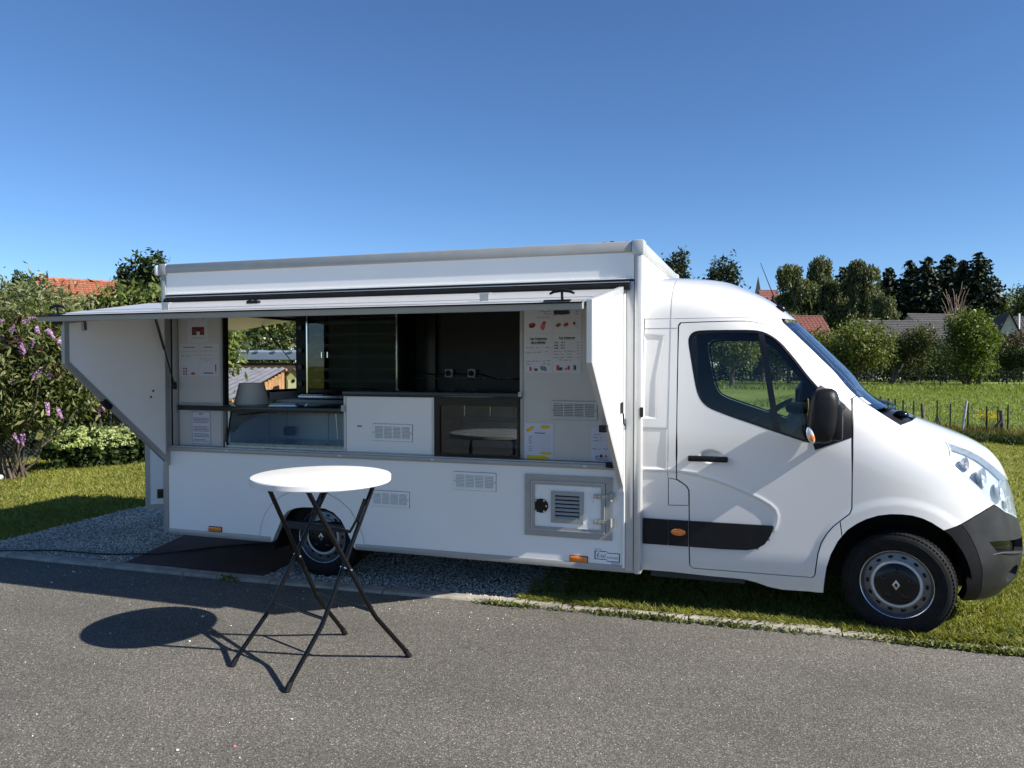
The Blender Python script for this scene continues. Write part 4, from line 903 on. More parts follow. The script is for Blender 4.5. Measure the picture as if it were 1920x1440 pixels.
# roof: structured grid above z = ZC
na, nw = 150, 36
W_ = np.linspace(0, 1, nw) ** .8 * .9995; rows = []
VV, NNr = [], []
for w in W_:
    z = ZC + (ZT - ZC) * math.sin(w * math.pi / 2)
    a0 = float(a_of(-1.66, z)); A_ = np.concatenate([np.linspace(a0, .5, 50), np.linspace(.5, math.pi - .5, 60)[1:-1], np.linspace(math.pi - .5, math.pi - a0, 50)])
    p = cpos(A_, np.full(len(A_), z)); VV.append(p)
VV = np.array(VV); nr, nc = VV.shape[:2]; idx = np.arange(nr * nc).reshape(nr, nc)
F_ = np.stack([idx[:-1, :-1], idx[:-1, 1:], idx[1:, 1:], idx[1:, :-1]], -1).reshape(-1, 4)
rf = raw('cab_roof', VV.reshape(-1, 3), F_, 'paint', T, smooth=True)
top = VV[-1]; half = nc // 2
MB().add([tuple(p) for p in top], [(k, k + 1, nc - 2 - k, nc - 1 - k) for k in range(half - 1)]).obj('roof_top', 'paint', rf, fix=False, smooth=True)
# seam down the B pillar of the roof and side
for sd in (1, -1):
    sm_ = MB()
    for L_ in ([(-1.470, 2.098), (-1.472, 1.70), (-1.476, 1.32), (-1.478, .972)], [(-1.655, 2.030), (-1.55, 2.030), (-1.425, 2.030)]):
        q = sub2(L_, .03, False); Q_ = np.array(q); p = csurf(a_of(Q_[:, 0], Q_[:, 1]), Q_[:, 1], .0002)
        if sd < 0: p[:, 1] = 2 * YM - p[:, 1]
        sm_.tube([tuple(r_) for r_ in p], .0018, 5)
    sm_.obj('body_seam', 'inkgrey', T, fix=False)
pz = [(x_, z_) for x_, z_ in ((-1.470, ZC + (ZT - ZC) * math.sin(w * math.pi / 2)) for w in np.linspace(.01, .999, 40))]
pr_ = []
for x_, z_ in pz: pr_.append(cpos(a_of(np.array([x_]), np.array([z_])), np.array([z_]))[0])
MB().tube([tuple(q) for q in pr_], .0018, 5).obj('roof_seam', 'inkgrey', rf, fix=False)
# antenna
pa = cpos(np.array([1.05]), np.array([2.165]))[0]
an_ = MB().ell((pa[0] - .02, pa[1], pa[2] + .012), (.045, .025, .03)).obj('antenna', 'black', T, smooth=True)
MB().tube([(pa[0] - .03, pa[1], pa[2] + .03), (pa[0] - .155, pa[1] - .0, pa[2] + .36)], [.0045, .002], 8).obj('antenna_mast', 'tube', an_)
# wipers on the cowl
for (a0, a1) in ((.86, 1.45), (1.45, 2.05)):
    A_ = np.linspace(a0, a1, 14); p = csurf(A_, np.interp(A_, [a0, a1], [1.455, 1.478]), .012, False)
    MB().tube([tuple(q) for q in p], .009, 8).obj('wiper', 'tube', ws)
p = csurf(np.linspace(.80, .86, 4), np.array([1.44, 1.43, 1.42, 1.41]), .0, False); MB().ell(tuple(csurf(np.array([1.0]), np.array([1.43]), -.01, False)[0]), (.05, .05, .03)).obj('wiper_hub', 'tube', ws, smooth=True)
cpanel('tax_sticker', az([(.806, 1.545), (.845, 1.545), (.835, 1.50), (.80, 1.50)], closed=True), 'paper2', ws, h=.02, off=.001, flange=0, usedisp=False, inset=0)
# exterior mirrors ------------------------------------------------------
for sd in (1, -1):
    f = lambda p: (p[0], p[1] if sd > 0 else 2 * YM - p[1], p[2])
    bm = bmesh.new(); bmesh.ops.create_cube(bm, size=1)
    bmesh.ops.subdivide_edges(bm, edges=bm.edges[:], cuts=5, use_grid_fill=True)
    for q in bm.verts:
        x, y, z = q.co * 2
        m_ = max(abs(x), abs(y), abs(z)); L = (abs(x) ** 4 + abs(y) ** 4 + abs(z) ** 4) ** .25
        s_ = m_ / L * 1.0 if L else 1; x, y, z = x * s_, y * s_, z * s_
        tp = 1 - .16 * max(0, z) ** 2 - .10 * max(0, -z) ** 2
        q.co = Vector(f((-.478 + .094 * x * tp + .012 * z + (.03 * (y + 1) * .5), -.075 + .125 * y, 1.440 + .178 * z)))
    mi = MB().bm(bm).obj('side_mirror', 'plastic', T, smooth=True, angle=60)
    b2 = MB().box(-.445, -.352, -.165, .03, 1.285, 1.515, .022); b2.v = [f(p) for p in b2.v]; b2.obj('mirror_cover', 'plastic', mi, smooth=True)
    b3 = MB().tube([(-.40, -.02, 1.505), (-.36, .05, 1.50), (-.34, .10, 1.49)], .026, 10).tube([(-.40, -.02, 1.315), (-.37, .03, 1.31), (-.36, .085, 1.31)], .026, 10); b3.v = [f(p) for p in b3.v]; b3.obj('mirror_arm', 'plastic', mi, smooth=True)
    b4 = MB().ell((0, 0, 0), (.025, .016, .054)); b4.v = [f((p[0] - .546 - p[2] * .25, p[1] - .184 - p[2] * .06, p[2] + 1.318)) for p in b4.v]; b4.obj('mirror_indicator', 'reflector', mi, smooth=True)
    b4 = MB().ell((0, 0, 0), (.017, .012, .024)); b4.v = [f((p[0] - .540, p[1] - .196, p[2] + 1.303)) for p in b4.v]; b4.obj('indicator_bulb', 'amber', mi, smooth=True)
    b5 = MB().box(-.560, -.557, -.14, -.01, 1.33, 1.55); b5.v = [f(p) for p in b5.v]; b5.obj('mirror_glass', 'chrome', mi)
# cab interior -----------------------------------------------------------
bx('cab_floor', 'dash', T, -1.63, -.52, .12, 2.08, .40, .44)
bx('bulkhead', 'dash', T, -1.645, -1.62, .14, 2.06, .40, 1.55)
bx('firewall', 'dash', T, -.40, -.36, .26, 1.94, .90, 1.33)
db = MB().prism([(-.66, 1.05), (-.70, 1.22), (-.60, 1.35), (-.34, 1.38), (-.24, 1.37), (-.24, 1.0)], .22, 1.98).obj('dashboard', 'dash', T)
bx('instrument_hood', 'dash', db, -.66, -.42, 1.42, 1.80, 1.36, 1.44, .03)
st = MB(); c0 = Vector((-.78, 1.60, 1.36)); ax = Vector((-.55, 0, .85)).normalized(); u_ = Vector((0, 1, 0)); w_ = ax.cross(u_)
st.tube([c0 + (u_ * math.cos(t) + w_ * math.sin(t)) * .20 for t in np.linspace(0, 2 * math.pi, 40)], .014, 10, cap=False)
st.tube([c0 - ax * .03, Vector((-.50, 1.60, 1.16))], .03, 10)
for t in (0.2, math.pi - .2, 1.5 * math.pi): st.tube([c0 - ax * .02, c0 + (u_ * math.cos(t) + w_ * math.sin(t)) * .195], .014, 8)
st.obj('steering_wheel', 'black', T, smooth=True)
def seat(y0, y1):
    s_ = MB().prism([(-1.48, .85), (-1.00, .88), (-.96, .93), (-.98, 1.0), (-1.42, .96)], y0, y1).obj('cab_seat', 'seat', T)
    MB().prism([(-1.40, .95), (-1.30, .96), (-1.41, 1.56), (-1.47, 1.60), (-1.53, 1.56)], y0 + .02, y1 - .02).obj('seat_back', 'seat', s_)
    ym_ = (y0 + y1) / 2
    MB().box(-1.54, -1.44, ym_ - .13, ym_ + .13, 1.62, 1.80, .04).tube([(-1.49, ym_ - .06, 1.55), (-1.49, ym_ - .06, 1.65)], .008).tube([(-1.49, ym_ + .06, 1.55), (-1.49, ym_ + .06, 1.65)], .008).obj('headrest', 'seat', s_, smooth=True)
seat(.25, .74); seat(.76, 1.22); seat(1.36, 1.88)
MB().tube([(-1.35, .16, 1.75), (-1.30, .17, 1.4), (-1.25, .20, .95)], .018, 6).obj('seat_belt', 'rubber', T)
# wheels -------------------------------------------------------------------
def wheel(cx, cyo, steer, side):
    """built facing -y at the origin, then turned and moved"""
    R_ = .339
    mt = Matrix.Translation((cx, cyo, R_ - .006)) @ Matrix.Rotation(steer, 4, 'Z') @ (Matrix.Identity(4) if side > 0 else Matrix.Rotation(math.pi, 4, 'Z'))
    rim = MB()
    prof = [(.222, .012), (.228, .006), (.226, .0), (.216, .0), (.212, .010), (.207, .030), (.200, .036), (.190, .034), (.150, .028), (.146, .018), (.136, .012), (.12, .02), (.06, .026)]
    n = 72; rim.lathe(prof, (0, 0, 0), 'y', n)
    w = rim.xf(mt).obj('wheel', 'steel_rim', T, smooth=True, angle=50)
    holes = MB()
    for k in range(14):
        t = 2 * math.pi * k / 14; c = Vector((.176 * math.cos(t), .0315, .176 * math.sin(t)))
        e1 = Vector((math.cos(t), -.12, math.sin(t))).normalized(); e2 = Vector((-math.sin(t), 0, math.cos(t)))
        pts = [c + e1 * .0105 * math.cos(q) + e2 * .0165 * math.sin(q) - Vector((0, .002, 0)) for q in np.linspace(0, 2 * math.pi, 15)[:-1]]
        holes = MB(); holes.v = [tuple(p) for p in pts]; holes.f = [tuple(range(14))]; holes.xf(mt).obj('rim_slot', 'rubber', w, fix=False)
    ty = MB(); P = [(.214, .012), (.222, -.004), (.245, -.014), (.280, -.020), (.309, -.014), (.327, .0), (.337, .018), (.339, .045), (.339, .17), (.334, .20), (.318, .218), (.25, .225), (.214, .21)]
    ty.lathe(P, (0, 0, 0), 'y', 96); ty.xf(mt).obj('tyre', 'tyre', w, smooth=True, angle=60)
    tr = MB()
    for k in range(80):
        t = 2 * math.pi * k / 80
        for (y0, y1, dt) in ((-.002, .035, 0), (.045, .085, .02), (.095, .13, 0), (.14, .18, .02)):
            r = .3405 if y0 > 0 else .3375; q = []
            for (yy, tt) in ((y0, t + dt - .026), (y1, t + dt - .02), (y1, t + dt + .032), (y0, t + dt + .026)):
                rr_ = r + .0035 if yy > .02 else r - .004
                q.append((rr_ * math.cos(tt), yy, rr_ * math.sin(tt)))
            ce = [(p[0] * .975, p[1], p[2] * .975) for p in q]; tr.add(q + ce, [(0, 1, 2, 3), (0, 4, 5, 1), (1, 5, 6, 2), (2, 6, 7, 3), (3, 7, 4, 0)])
    stuff(tr.xf(mt).obj('tread', 'tyre', w, fix=False))
    for rr_ in (.262, .296):
        MB().lathe([(rr_ - .0015, -.016 if rr_ < .27 else -.0185), (rr_, -.0185 if rr_ < .27 else -.0205), (rr_ + .0015, -.0172 if rr_ < .27 else -.0185)], (0, 0, 0), 'y', 96).xf(mt).obj('sidewall_ring', 'tyre', w, smooth=True)
    MB().lathe([(.2285, .010), (.2305, .003), (.226, -.003), (.2165, -.001), (.2135, .008)], (0, 0, 0), 'y', 72).xf(mt).obj('rim_lip', 'steel', w, smooth=True, angle=60)
    rg = MB().lathe([(.158, .026), (.156, .012), (.147, .003), (.137, .005), (.133, .016)], (0, 0, 0), 'y', 72); rg.xf(mt).obj('rim_ring', 'alu_light', w, smooth=True, angle=60)
    hc = MB().lathe([(.134, .012), (.130, .002), (.115, -.006), (.09, -.010), (.05, -.013), (.001, -.014)], (0, 0, 0), 'y', 60)
    for k in range(5):
        t = 2 * math.pi * k / 5 + .3; hc.ell((.088 * math.cos(t), -.006, .088 * math.sin(t)), (.020, .010, .020), 12, 8)
    hc.xf(mt).obj('hub_cap', 'black', w, smooth=True, angle=40)
    em = MB(); o_ = [(0, .034), (.024, 0), (0, -.034), (-.024, 0)]; i_ = [(0, .016), (.011, 0), (0, -.016), (-.011, 0)]
    em.v = [(p[0], -.0185, p[1]) for p in o_] + [(p[0], -.0205, p[1]) for p in i_] + [(p[0], -.012, p[1]) for p in o_] + [(p[0], -.012, p[1]) for p in i_]
    for k in range(4):
        j = (k + 1) % 4; em.f += [(k, j, 4 + j, 4 + k), (8 + k, 8 + j, j, k), (4 + k, 4 + j, 12 + j, 12 + k)]
    em.xf(mt).obj('wheel_emblem', 'steel', w)
    return w
M['steel_rim'] = simple('grey_steel_rim', (0.14, 0.148, 0.162), 0.30, metal=0.6, var=0.12, vscale=14)
wheel(0.0, .085, math.radians(-14), 1); wheel(-4.332, .130, 0, 1); wheel(0.0, 2.115, math.radians(-14), -1); wheel(-4.332, 2.07, 0, -1)
# front wheel housing
mb = MB(); th_ = np.linspace(math.pi * 1.08, .03 * math.pi, 24)
AR = [(-.004 + .445 * math.cos(t), .352 + .452 * math.sin(t)) for t in th_]
for sd in (1, -1):
    mb = MB()
    ya, yb = (.105, .68) if sd > 0 else (2.095, 1.52)
    for i in range(len(AR) - 1): mb.add([(AR[i][0], ya, AR[i][1]), (AR[i + 1][0], ya, AR[i + 1][1]), (AR[i + 1][0], yb, AR[i + 1][1]), (AR[i][0], yb, AR[i][1])], [(0, 1, 2, 3)])
    mb.add([(p[0], yb, p[1]) for p in AR], [tuple(range(len(AR)))])
    mb.obj('wheel_housing', 'rubber', T)
bx('engine_tray', 'rubber', T, -1.6, .70, .70, 1.5, .20, .34)
bx('side_step', 'dash', T, -1.6, -.95, .13, .70, .24, .39)
# ------------------------------------------------------------------ sheets of paper on the truck
SY = .0578
def sheet_of(name, label, x0, x1, z0, z1, matn='paper', group=None, y=SY):
    o = MB().box(x0, x1, y - .0008, y, z0, z1).obj(name, matn); return tag(o, label, 'sign', group)
def blob(parent, matn, x, z, rx, rz, name='printed_picture', y=SY, rot=0.0, seed=0):
    r = random.Random(seed + int(x * 1000)); P = []
    for k in range(14):
        t = 2 * math.pi * k / 14; q = r.uniform(.75, 1.1); a, b = rx * q * math.cos(t), rz * q * math.sin(t)
        P.append((x + a * math.cos(rot) - b * math.sin(rot), y - .0012, z + a * math.sin(rot) + b * math.cos(rot)))
    o = MB(); o.v = P; o.f = [tuple(range(14))]; return o.obj(name, matn, parent, fix=False)
def rect(parent, matn, x0, x1, z0, z1, name='printed_block', y=SY, sk=0.0):
    o = MB(); o.v = [(x0, y - .0012, z0), (x1, y - .0012, z0 + sk), (x1, y - .0012, z1 + sk), (x0, y - .0012, z1)]; o.f = [(0, 1, 2, 3)]; return o.obj(name, matn, parent, fix=False)
def scribble(parent, rows, matn='ink', y=SY, hgt=.010):
    """handwriting: wavy pen strokes along each row; rows are (x0, x1, z)"""
    o = MB()
    for (x0, x1, z) in rows:
        x = x0
        while x < x1:
            w = min(random.uniform(.016, .045), x1 - x); n = max(3, int(w / .0035)); pr = None
            for k in range(n + 1):
                p = (x + w * k / n, z + random.uniform(-.45, .5) * hgt * (1.5 if random.random() < .2 else .8))
                if pr:
                    t = .0017; o.add([(pr[0], y - .0012, pr[1] - t), (p[0], y - .0012, p[1] - t), (p[0], y - .0012, p[1] + t), (pr[0], y - .0012, pr[1] + t)], [(0, 1, 2, 3)])
                pr = p
            x += w + random.uniform(.006, .014)
    return o.obj('handwriting', matn, parent, fix=False)
ty = SY - .0012
XA, XB, XC = -2.541, -2.322, -2.103
m1 = sheet_of('menu_sheet', 'upper left menu sheet with red meat pictures on right hand panel', XA, XB - .002, 2.0, 2.29)
scribble(m1, [(XA + .02, XA + .09, 2.205), (XA + .11, XA + .205, 2.205), (XA + .12, XA + .17, 2.182), (XA + .125, XA + .20, 2.163), (XA + .15, XA + .20, 2.145), (XA + .10, XA + .195, 2.12)])
blob(m1, 'red', XA + .062, 2.062, .030, .020); blob(m1, 'darkred', XA + .056, 2.052, .022, .012, y=SY - .0003); blob(m1, 'pinkpic', XA + .145, 2.05, .020, .028, rot=-.4); blob(m1, 'red', XA + .155, 2.078, .016, .014, y=SY - .0003)
m2 = sheet_of('menu_sheet', 'lower left menu sheet headed Les boissons alcoolis\u00e9es on right hand panel', XA, XB - .002, 1.708, 1.997)
text(['Les boissons', 'alcoolis\u00e9es'], .026, (XA + XB) / 2, 1.955, ty, 'ink', 'heading', m2, 'CENTER', 1.1, bold=.0012)
MB().add([(XA + .05, ty, 1.949), (XB - .05, ty, 1.949), (XB - .05, ty, 1.951), (XA + .05, ty, 1.951), (XA + .055, ty, 1.921), (XB - .055, ty, 1.921), (XB - .055, ty, 1.923), (XA + .055, ty, 1.923)], [(0, 1, 2, 3), (4, 5, 6, 7)]).obj('heading_underline', 'ink', m2, fix=False)
scribble(m2, [(XA + .015, XA + .085, 1.896), (XA + .012, XA + .088, 1.860), (XA + .095, XA + .125, 1.896), (XA + .165, XA + .20, 1.896), (XA + .10, XA + .135, 1.862), (XA + .165, XA + .19, 1.865), (XA + .015, XA + .13, 1.795), (XA + .145, XA + .165, 1.795), (XA + .175, XA + .205, 1.80), (XA + .015, XA + .06, 1.775), (XA + .145, XA + .165, 1.775), (XA + .18, XA + .205, 1.775)])
rect(m2, 'red', XA + .042, XA + .058, 1.722, 1.752); blob(m2, 'greenpic', XA + .09, 1.732, .018, .012); blob(m2, 'greypic', XA + .150, 1.740, .032, .020, rot=-.4)
m3 = sheet_of('menu_sheet', 'upper right menu sheet with small fruit and spoon pictures on right hand panel', XB, XC, 2.0, 2.29)
scribble(m3, [(XB + .02, XB + .09, 2.185), (XB + .11, XB + .20, 2.185), (XB + .02, XB + .10, 2.16), (XB + .175, XB + .20, 2.16), (XB + .01, XB + .10, 2.137), (XB + .17, XB + .20, 2.14), (XB + .07, XB + .11, 2.215)])
blob(m3, 'brownpic', XB + .045, 2.062, .022, .015, rot=.4); blob(m3, 'red', XB + .105, 2.065, .022, .017, rot=.5); blob(m3, 'darkred', XB + .165, 2.072, .010, .012); rect(m3, 'ink', XB + .170, XB + .190, 2.052, 2.055, sk=-.004)
m4 = sheet_of('menu_sheet', 'lower right menu sheet headed Les boissons with cans pictured', XB, XC, 1.708, 1.997)
text('Les boissons', .024, (XB + XC) / 2, 1.960, ty, 'ink', 'heading', m4, 'CENTER', bold=.0012)
MB().add([(XB + .055, ty, 1.954), (XC - .055, ty, 1.954), (XC - .055, ty, 1.956), (XB + .055, ty, 1.956)], [(0, 1, 2, 3)]).obj('heading_underline', 'ink', m4, fix=False)
text(['Coca     33 cl', 'Fanta    33 cl', 'Oasis    33 cl'], .015, XB + .012, 1.928, ty, 'ink', 'drink_list', m4, shear=.25, lead=1.35, bold=.0008)
scribble(m4, [(XB + .185, XB + .203, 1.932 - k * .0205) for k in range(5)] + [(XB + .01, XB + .075, 1.866), (XB + .085, XB + .17, 1.868), (XB + .01, XB + .08, 1.845), (XB + .11, XB + .15, 1.846), (XB + .01, XB + .09, 1.822), (XB + .11, XB + .15, 1.824), (XB + .19, XB + .21, 1.822), (XB + .05, XB + .14, 1.803)])
rect(m4, 'red', XB + .030, XB + .052, 1.728, 1.765); blob(m4, 'greenpic', XB + .062, 1.738, .017, .014); rect(m4, 'red', XB + .115, XB + .132, 1.732, 1.762); blob(m4, 'pinkpic', XB + .105, 1.738, .013, .010); rect(m4, 'bluepic', XB + .160, XB + .180, 1.730, 1.765)
XD, XE = -2.537, -2.313
m5 = sheet_of('price_sheet', 'laminated white table sheet with yellow arrow stickers above the serving sill', XD, XE, 1.064, 1.334, 'paper2')
y5 = SY
rows = MB()
for k in range(8):
    z = 1.238 - k * .0155; rows.add([(XD + .03, ty, z), (XE - .02, ty, z), (XE - .02, ty, z + .0012), (XD + .03, ty, z + .0012)], [(0, 1, 2, 3)])
    if k != 4: rows.add([(XD + .032, ty - .0002, z - .008), (XD + .056, ty - .0002, z - .008), (XD + .056, ty - .0002, z - .004), (XD + .032, ty - .0002, z - .004)], [(0, 1, 2, 3)])
rows.obj('table_lines', 'inkgrey', m5, fix=False); rect(m5, 'ink', XD + .075, XD + .16, 1.256, 1.262, 'heading')
def arrow(x0, x1, z0, z1, rot, tip):
    L = x1 - x0; H = z1 - z0; P = [(0, 0), (L * .78, 0), (L, H / 2), (L * .78, H), (0, H)]
    if tip < 0: P = [(L - p[0], p[1]) for p in P]
    c, s = math.cos(rot), math.sin(rot); o = MB(); o.v = [(x0 + p[0] * c - p[1] * s, SY - .002, z0 + p[0] * s + p[1] * c) for p in P]; o.f = [(0, 1, 2, 3, 4)]; o.obj('yellow_arrow', 'yellow', m5, fix=False)
arrow(XD + .022, XD + .088, 1.262, 1.288, .5, 1); arrow(XD + .125, XD + .205, 1.292, 1.318, .02, 1); arrow(XD + .115, XD + .21, 1.100, 1.120, -.02, -1); arrow(XD + .015, XD + .20, 1.066, 1.093, -.03, 1)
m6 = sheet_of('price_sheet', 'white sheet with red round picture half hidden behind open flap', -2.03, -1.872, 1.066, 1.31, 'paper2')
scribble(m6, [(-2.01, -1.95, 1.262), (-2.015, -1.95, 1.238), (-2.015, -1.955, 1.215), (-2.02, -1.955, 1.155), (-1.94, -1.90, 1.158)])
blob(m6, 'darkred', -1.955, 1.105, .014, .014); blob(m6, 'greypic', -1.985, 1.10, .012, .010); blob(m6, 'pinkpic', -1.92, 1.103, .012, .012); rect(m6, 'inkblue', -2.0, -1.90, 1.083, 1.087); rect(m6, 'inkblue', -1.985, -1.90, 1.073, 1.077)
LA, LB_, LC = -5.716, -5.502, -5.290
m7 = sheet_of('menu_sheet', 'menu sheet with red and orange food pictures on left hand panel', LA, LB_ - .002, 1.668, 1.950)
rect(m7, 'inkgrey', LA + .045, LA + .17, 1.915, 1.923, 'heading'); scribble(m7, [(LA + .02, LA + .07, 1.880), (LA + .08, LA + .12, 1.882), (LA + .13, LA + .16, 1.885), (LA + .17, LA + .20, 1.88), (LA + .02, LA + .12, 1.85), (LA + .13, LA + .155, 1.852), (LA + .17, LA + .20, 1.848), (LA + .04, LA + .13, 1.838)], 'inkgrey')
for i, (dx, dz) in enumerate(((.05, .065), (.075, .065), (.05, .04), (.075, .042), (.052, .018), (.077, .018))): blob(m7, 'red' if i % 2 == 0 else 'darkred', LA + dx, 1.668 + dz, .010, .009, seed=i)
blob(m7, 'terracotta', LA + .150, 1.690, .030, .014); blob(m7, 'brownpic', LA + .146, 1.692, .018, .007, y=SY - .0003)
m8 = sheet_of('menu_sheet', 'menu sheet with small chocolate bar picture next to left post', LB_, LC, 1.668, 1.950)
rect(m8, 'inkgrey', LB_ + .05, LB_ + .14, 1.915, 1.923, 'heading'); scribble(m8, [(LB_ + .015, LB_ + .05, 1.885), (LB_ + .055, LB_ + .14, 1.887), (LB_ + .175, LB_ + .195, 1.887), (LB_ + .015, LB_ + .045, 1.85), (LB_ + .055, LB_ + .14, 1.852), (LB_ + .015, LB_ + .05, 1.818), (LB_ + .055, LB_ + .165, 1.82), (LB_ + .175, LB_ + .195, 1.818), (LB_ + .07, LB_ + .13, 1.803)], 'inkgrey')
rect(m8, 'brownpic', LB_ + .168, LB_ + .180, 1.715, 1.770); rect(m8, 'red', LB_ + .171, LB_ + .178, 1.690, 1.712)
rect(m8, 'inkblue', LB_ + .045, LB_ + .145, 1.690, 1.700, 'printed_word')
m9 = sheet_of('menu_sheet', 'top left menu sheet with dark red jars picture', -5.622, -5.408, 1.958, 2.250)
rect(m9, 'darkred', -5.575, -5.445, 2.025, 2.095); rect(m9, 'paper', -5.525, -5.49, 2.025, 2.055, y=SY - .0004); blob(m9, 'brownpic', -5.545, 2.06, .02, .025, y=SY - .0006); blob(m9, 'red', -5.465, 2.06, .018, .022, y=SY - .0006); rect(m9, 'inkgrey', -5.58, -5.44, 1.998, 2.002); scribble(m9, [(-5.58, -5.55, 2.16), (-5.47, -5.43, 2.162)])
m10 = sheet_of('notice_sheet', 'official notice with blue border under the left worktop end', -5.588, -5.386, 1.070, 1.364, 'paper')
bd = MB(); ring(bd, -5.584, -5.390, 1.076, 1.358, .003, SY - .0016, SY - .001); bd.obj('notice_border', 'inkblue', m10, fix=False)
bd = MB()
for k in range(17):
    if k in (4, 5, 10, 14): continue
    z = 1.300 - k * .0125; x1 = -5.405 - (random.uniform(0, .06) if k % 4 == 3 else 0); bd.add([(-5.568, ty, z), (x1, ty, z), (x1, ty, z + .0055), (-5.568, ty, z + .0055)], [(0, 1, 2, 3)])
bd.obj('notice_text', 'inkgrey', m10, fix=False); rect(m10, 'bluepic', -5.505, -5.492, 1.333, 1.346); rect(m10, 'red', -5.482, -5.470, 1.333, 1.346)

# ------------------------------------------------------------------ loose things in the truck
o = MB(); o.lathe([(.001, 1.4155), (.150, 1.4155), (.153, 1.420), (.108, 1.603), (.103, 1.605), (.001, 1.602)], (-5.175, .34, 0), 'z', 40)
tag(o.obj('paper_cone', 'shade', smooth=True, angle=40), 'pale grey truncated cone standing on left worktop', 'container')
o = MB(); o.lathe([(.001, 1.4015), (.042, 1.4015), (.055, 1.49), (.051, 1.492), (.040, 1.42), (.001, 1.41)], (-3.62, 2.02, 0), 'z', 24)
tag(o.obj('cup', 'redcup', smooth=True), 'dark red cup on the bench by the far dark wall', 'cup')
o = thing('tongs', 'steel tray tongs lying on stainless bench below rear window', 'utensil', (-5.35, 1.62, 1.445))
MB().box(-5.50, -5.22, 1.57, 1.66, 1.441, 1.455, .004).obj('tray_plate', 'steel', o); MB().tube([(-5.5, 1.56, 1.46), (-5.2, 1.60, 1.465)], .007, 8).obj('handle', 'black', o)

# ------------------------------------------------------------------ round bar table
TC = Vector((-3.335, -1.455, 0)); tu = Vector((.93, -.367, 0)).normalized(); tv = Vector((.367, .93, 0)).normalized()
tb = thing('bar_table', 'round white high folding table with crossed black legs on asphalt', 'table', (TC.x, TC.y, 0))
tt = MB(); tt.lathe([(.001, 1.115), (.396, 1.115), (.406, 1.112), (.410, 1.106), (.410, 1.079), (.407, 1.074), (.395, 1.074), (.385, 1.090), (.001, 1.092)], (TC.x, TC.y, 0), 'z', 80)
tt.obj('tabletop', 'tabletop', tb, smooth=True, angle=22)
feet = {'A0': Vector((-3.781, -1.718, .012)), 'A1': Vector((-3.27, -1.919, .012)), 'B1': Vector((-2.857, -1.257, .012)), 'B0': Vector((-3.425, -1.039, .012))}
def legpts(foot, top, sgn):
    k = foot.lerp(top, .27) ; k = Vector((k.x, k.y, .305)); out = (foot - TC); out.z = 0; inn = (top - TC); inn.z = 0
    k = Vector((foot.x * .70 + top.x * .30, foot.y * .70 + top.y * .30, .300)) - tv * sgn * .045
    return [foot, foot.lerp(k, .5), k - (k - foot).normalized() * .02, k + (top - k).normalized() * .02, top]
LEG = {}
for nm, s, sgn in (('A0', -1, -1), ('A1', 1, -1), ('B0', -1, 1), ('B1', 1, 1)):
    top = TC + tu * (.2 * s) - tv * (.25 * sgn) + Vector((0, 0, 1.085)); top.z = 1.085
    P = legpts(feet[nm], top, sgn); LEG[nm] = P
    lg = MB().tube(P, .0135, 14).obj('leg', 'tube', tb, smooth=True)
    MB().tube([P[0] - Vector((0, 0, .010)), P[0].lerp(P[2], .12)], [.0175, .0165], 14).obj('rubber_foot', 'rubber', lg, smooth=True)
def on(nm, z):
    P = LEG[nm]
    for a, b in zip(P[:-1], P[1:]):
        if a.z <= z <= b.z + 1e-6: return a.lerp(b, (z - a.z) / (b.z - a.z))
    return P[-1]
MB().tube([on('A0', .33), on('A1', .33)], .010, 10).obj('stretcher', 'tube', tb, smooth=True)
MB().tube([on('B0', .33), on('B1', .33)], .010, 10).obj('stretcher', 'tube', tb, smooth=True)
MB().tube([on('A0', 1.07), on('A1', 1.07)], .010, 10).obj('top_rail', 'tube', tb, smooth=True)
MB().tube([on('B0', 1.07), on('B1', 1.07)], .010, 10).obj('top_rail', 'tube', tb, smooth=True)
a0, a1 = on('A0', .97), on('A1', .97); b0, b1 = on('A0', .80), on('A1', .80); dn = tv * -.03
MB().tube([a0 + dn, on('A0', .86) + dn, b0 + dn + tu * .03 - Vector((0, 0, .015)), b1 + dn - tu * .03 - Vector((0, 0, .015)), on('A1', .86) + dn, a1 + dn], .009, 10).obj('locking_bar', 'tube', tb, smooth=True)
for nm in ('A0', 'A1'):
    p = on(nm, .93); q = on(nm, .84); MB().tube([p + dn * .5, q + dn * .5], .017, 10).obj('locking_sleeve', 'tube', tb, smooth=True)
for n1, n2 in (('A0', 'B0'), ('A1', 'B1')):
    best = min(((on(n1, z) - on(n2, z)).length, z) for z in np.linspace(.4, .95, 60)); z = best[1]; p, q = on(n1, z), on(n2, z)
    d_ = (q - p).normalized() if (q - p).length > 1e-4 else tu
    MB().tube([p - d_ * .022, q + d_ * .022], .006, 10).obj('pivot_bolt', 'chrome', tb, smooth=True)

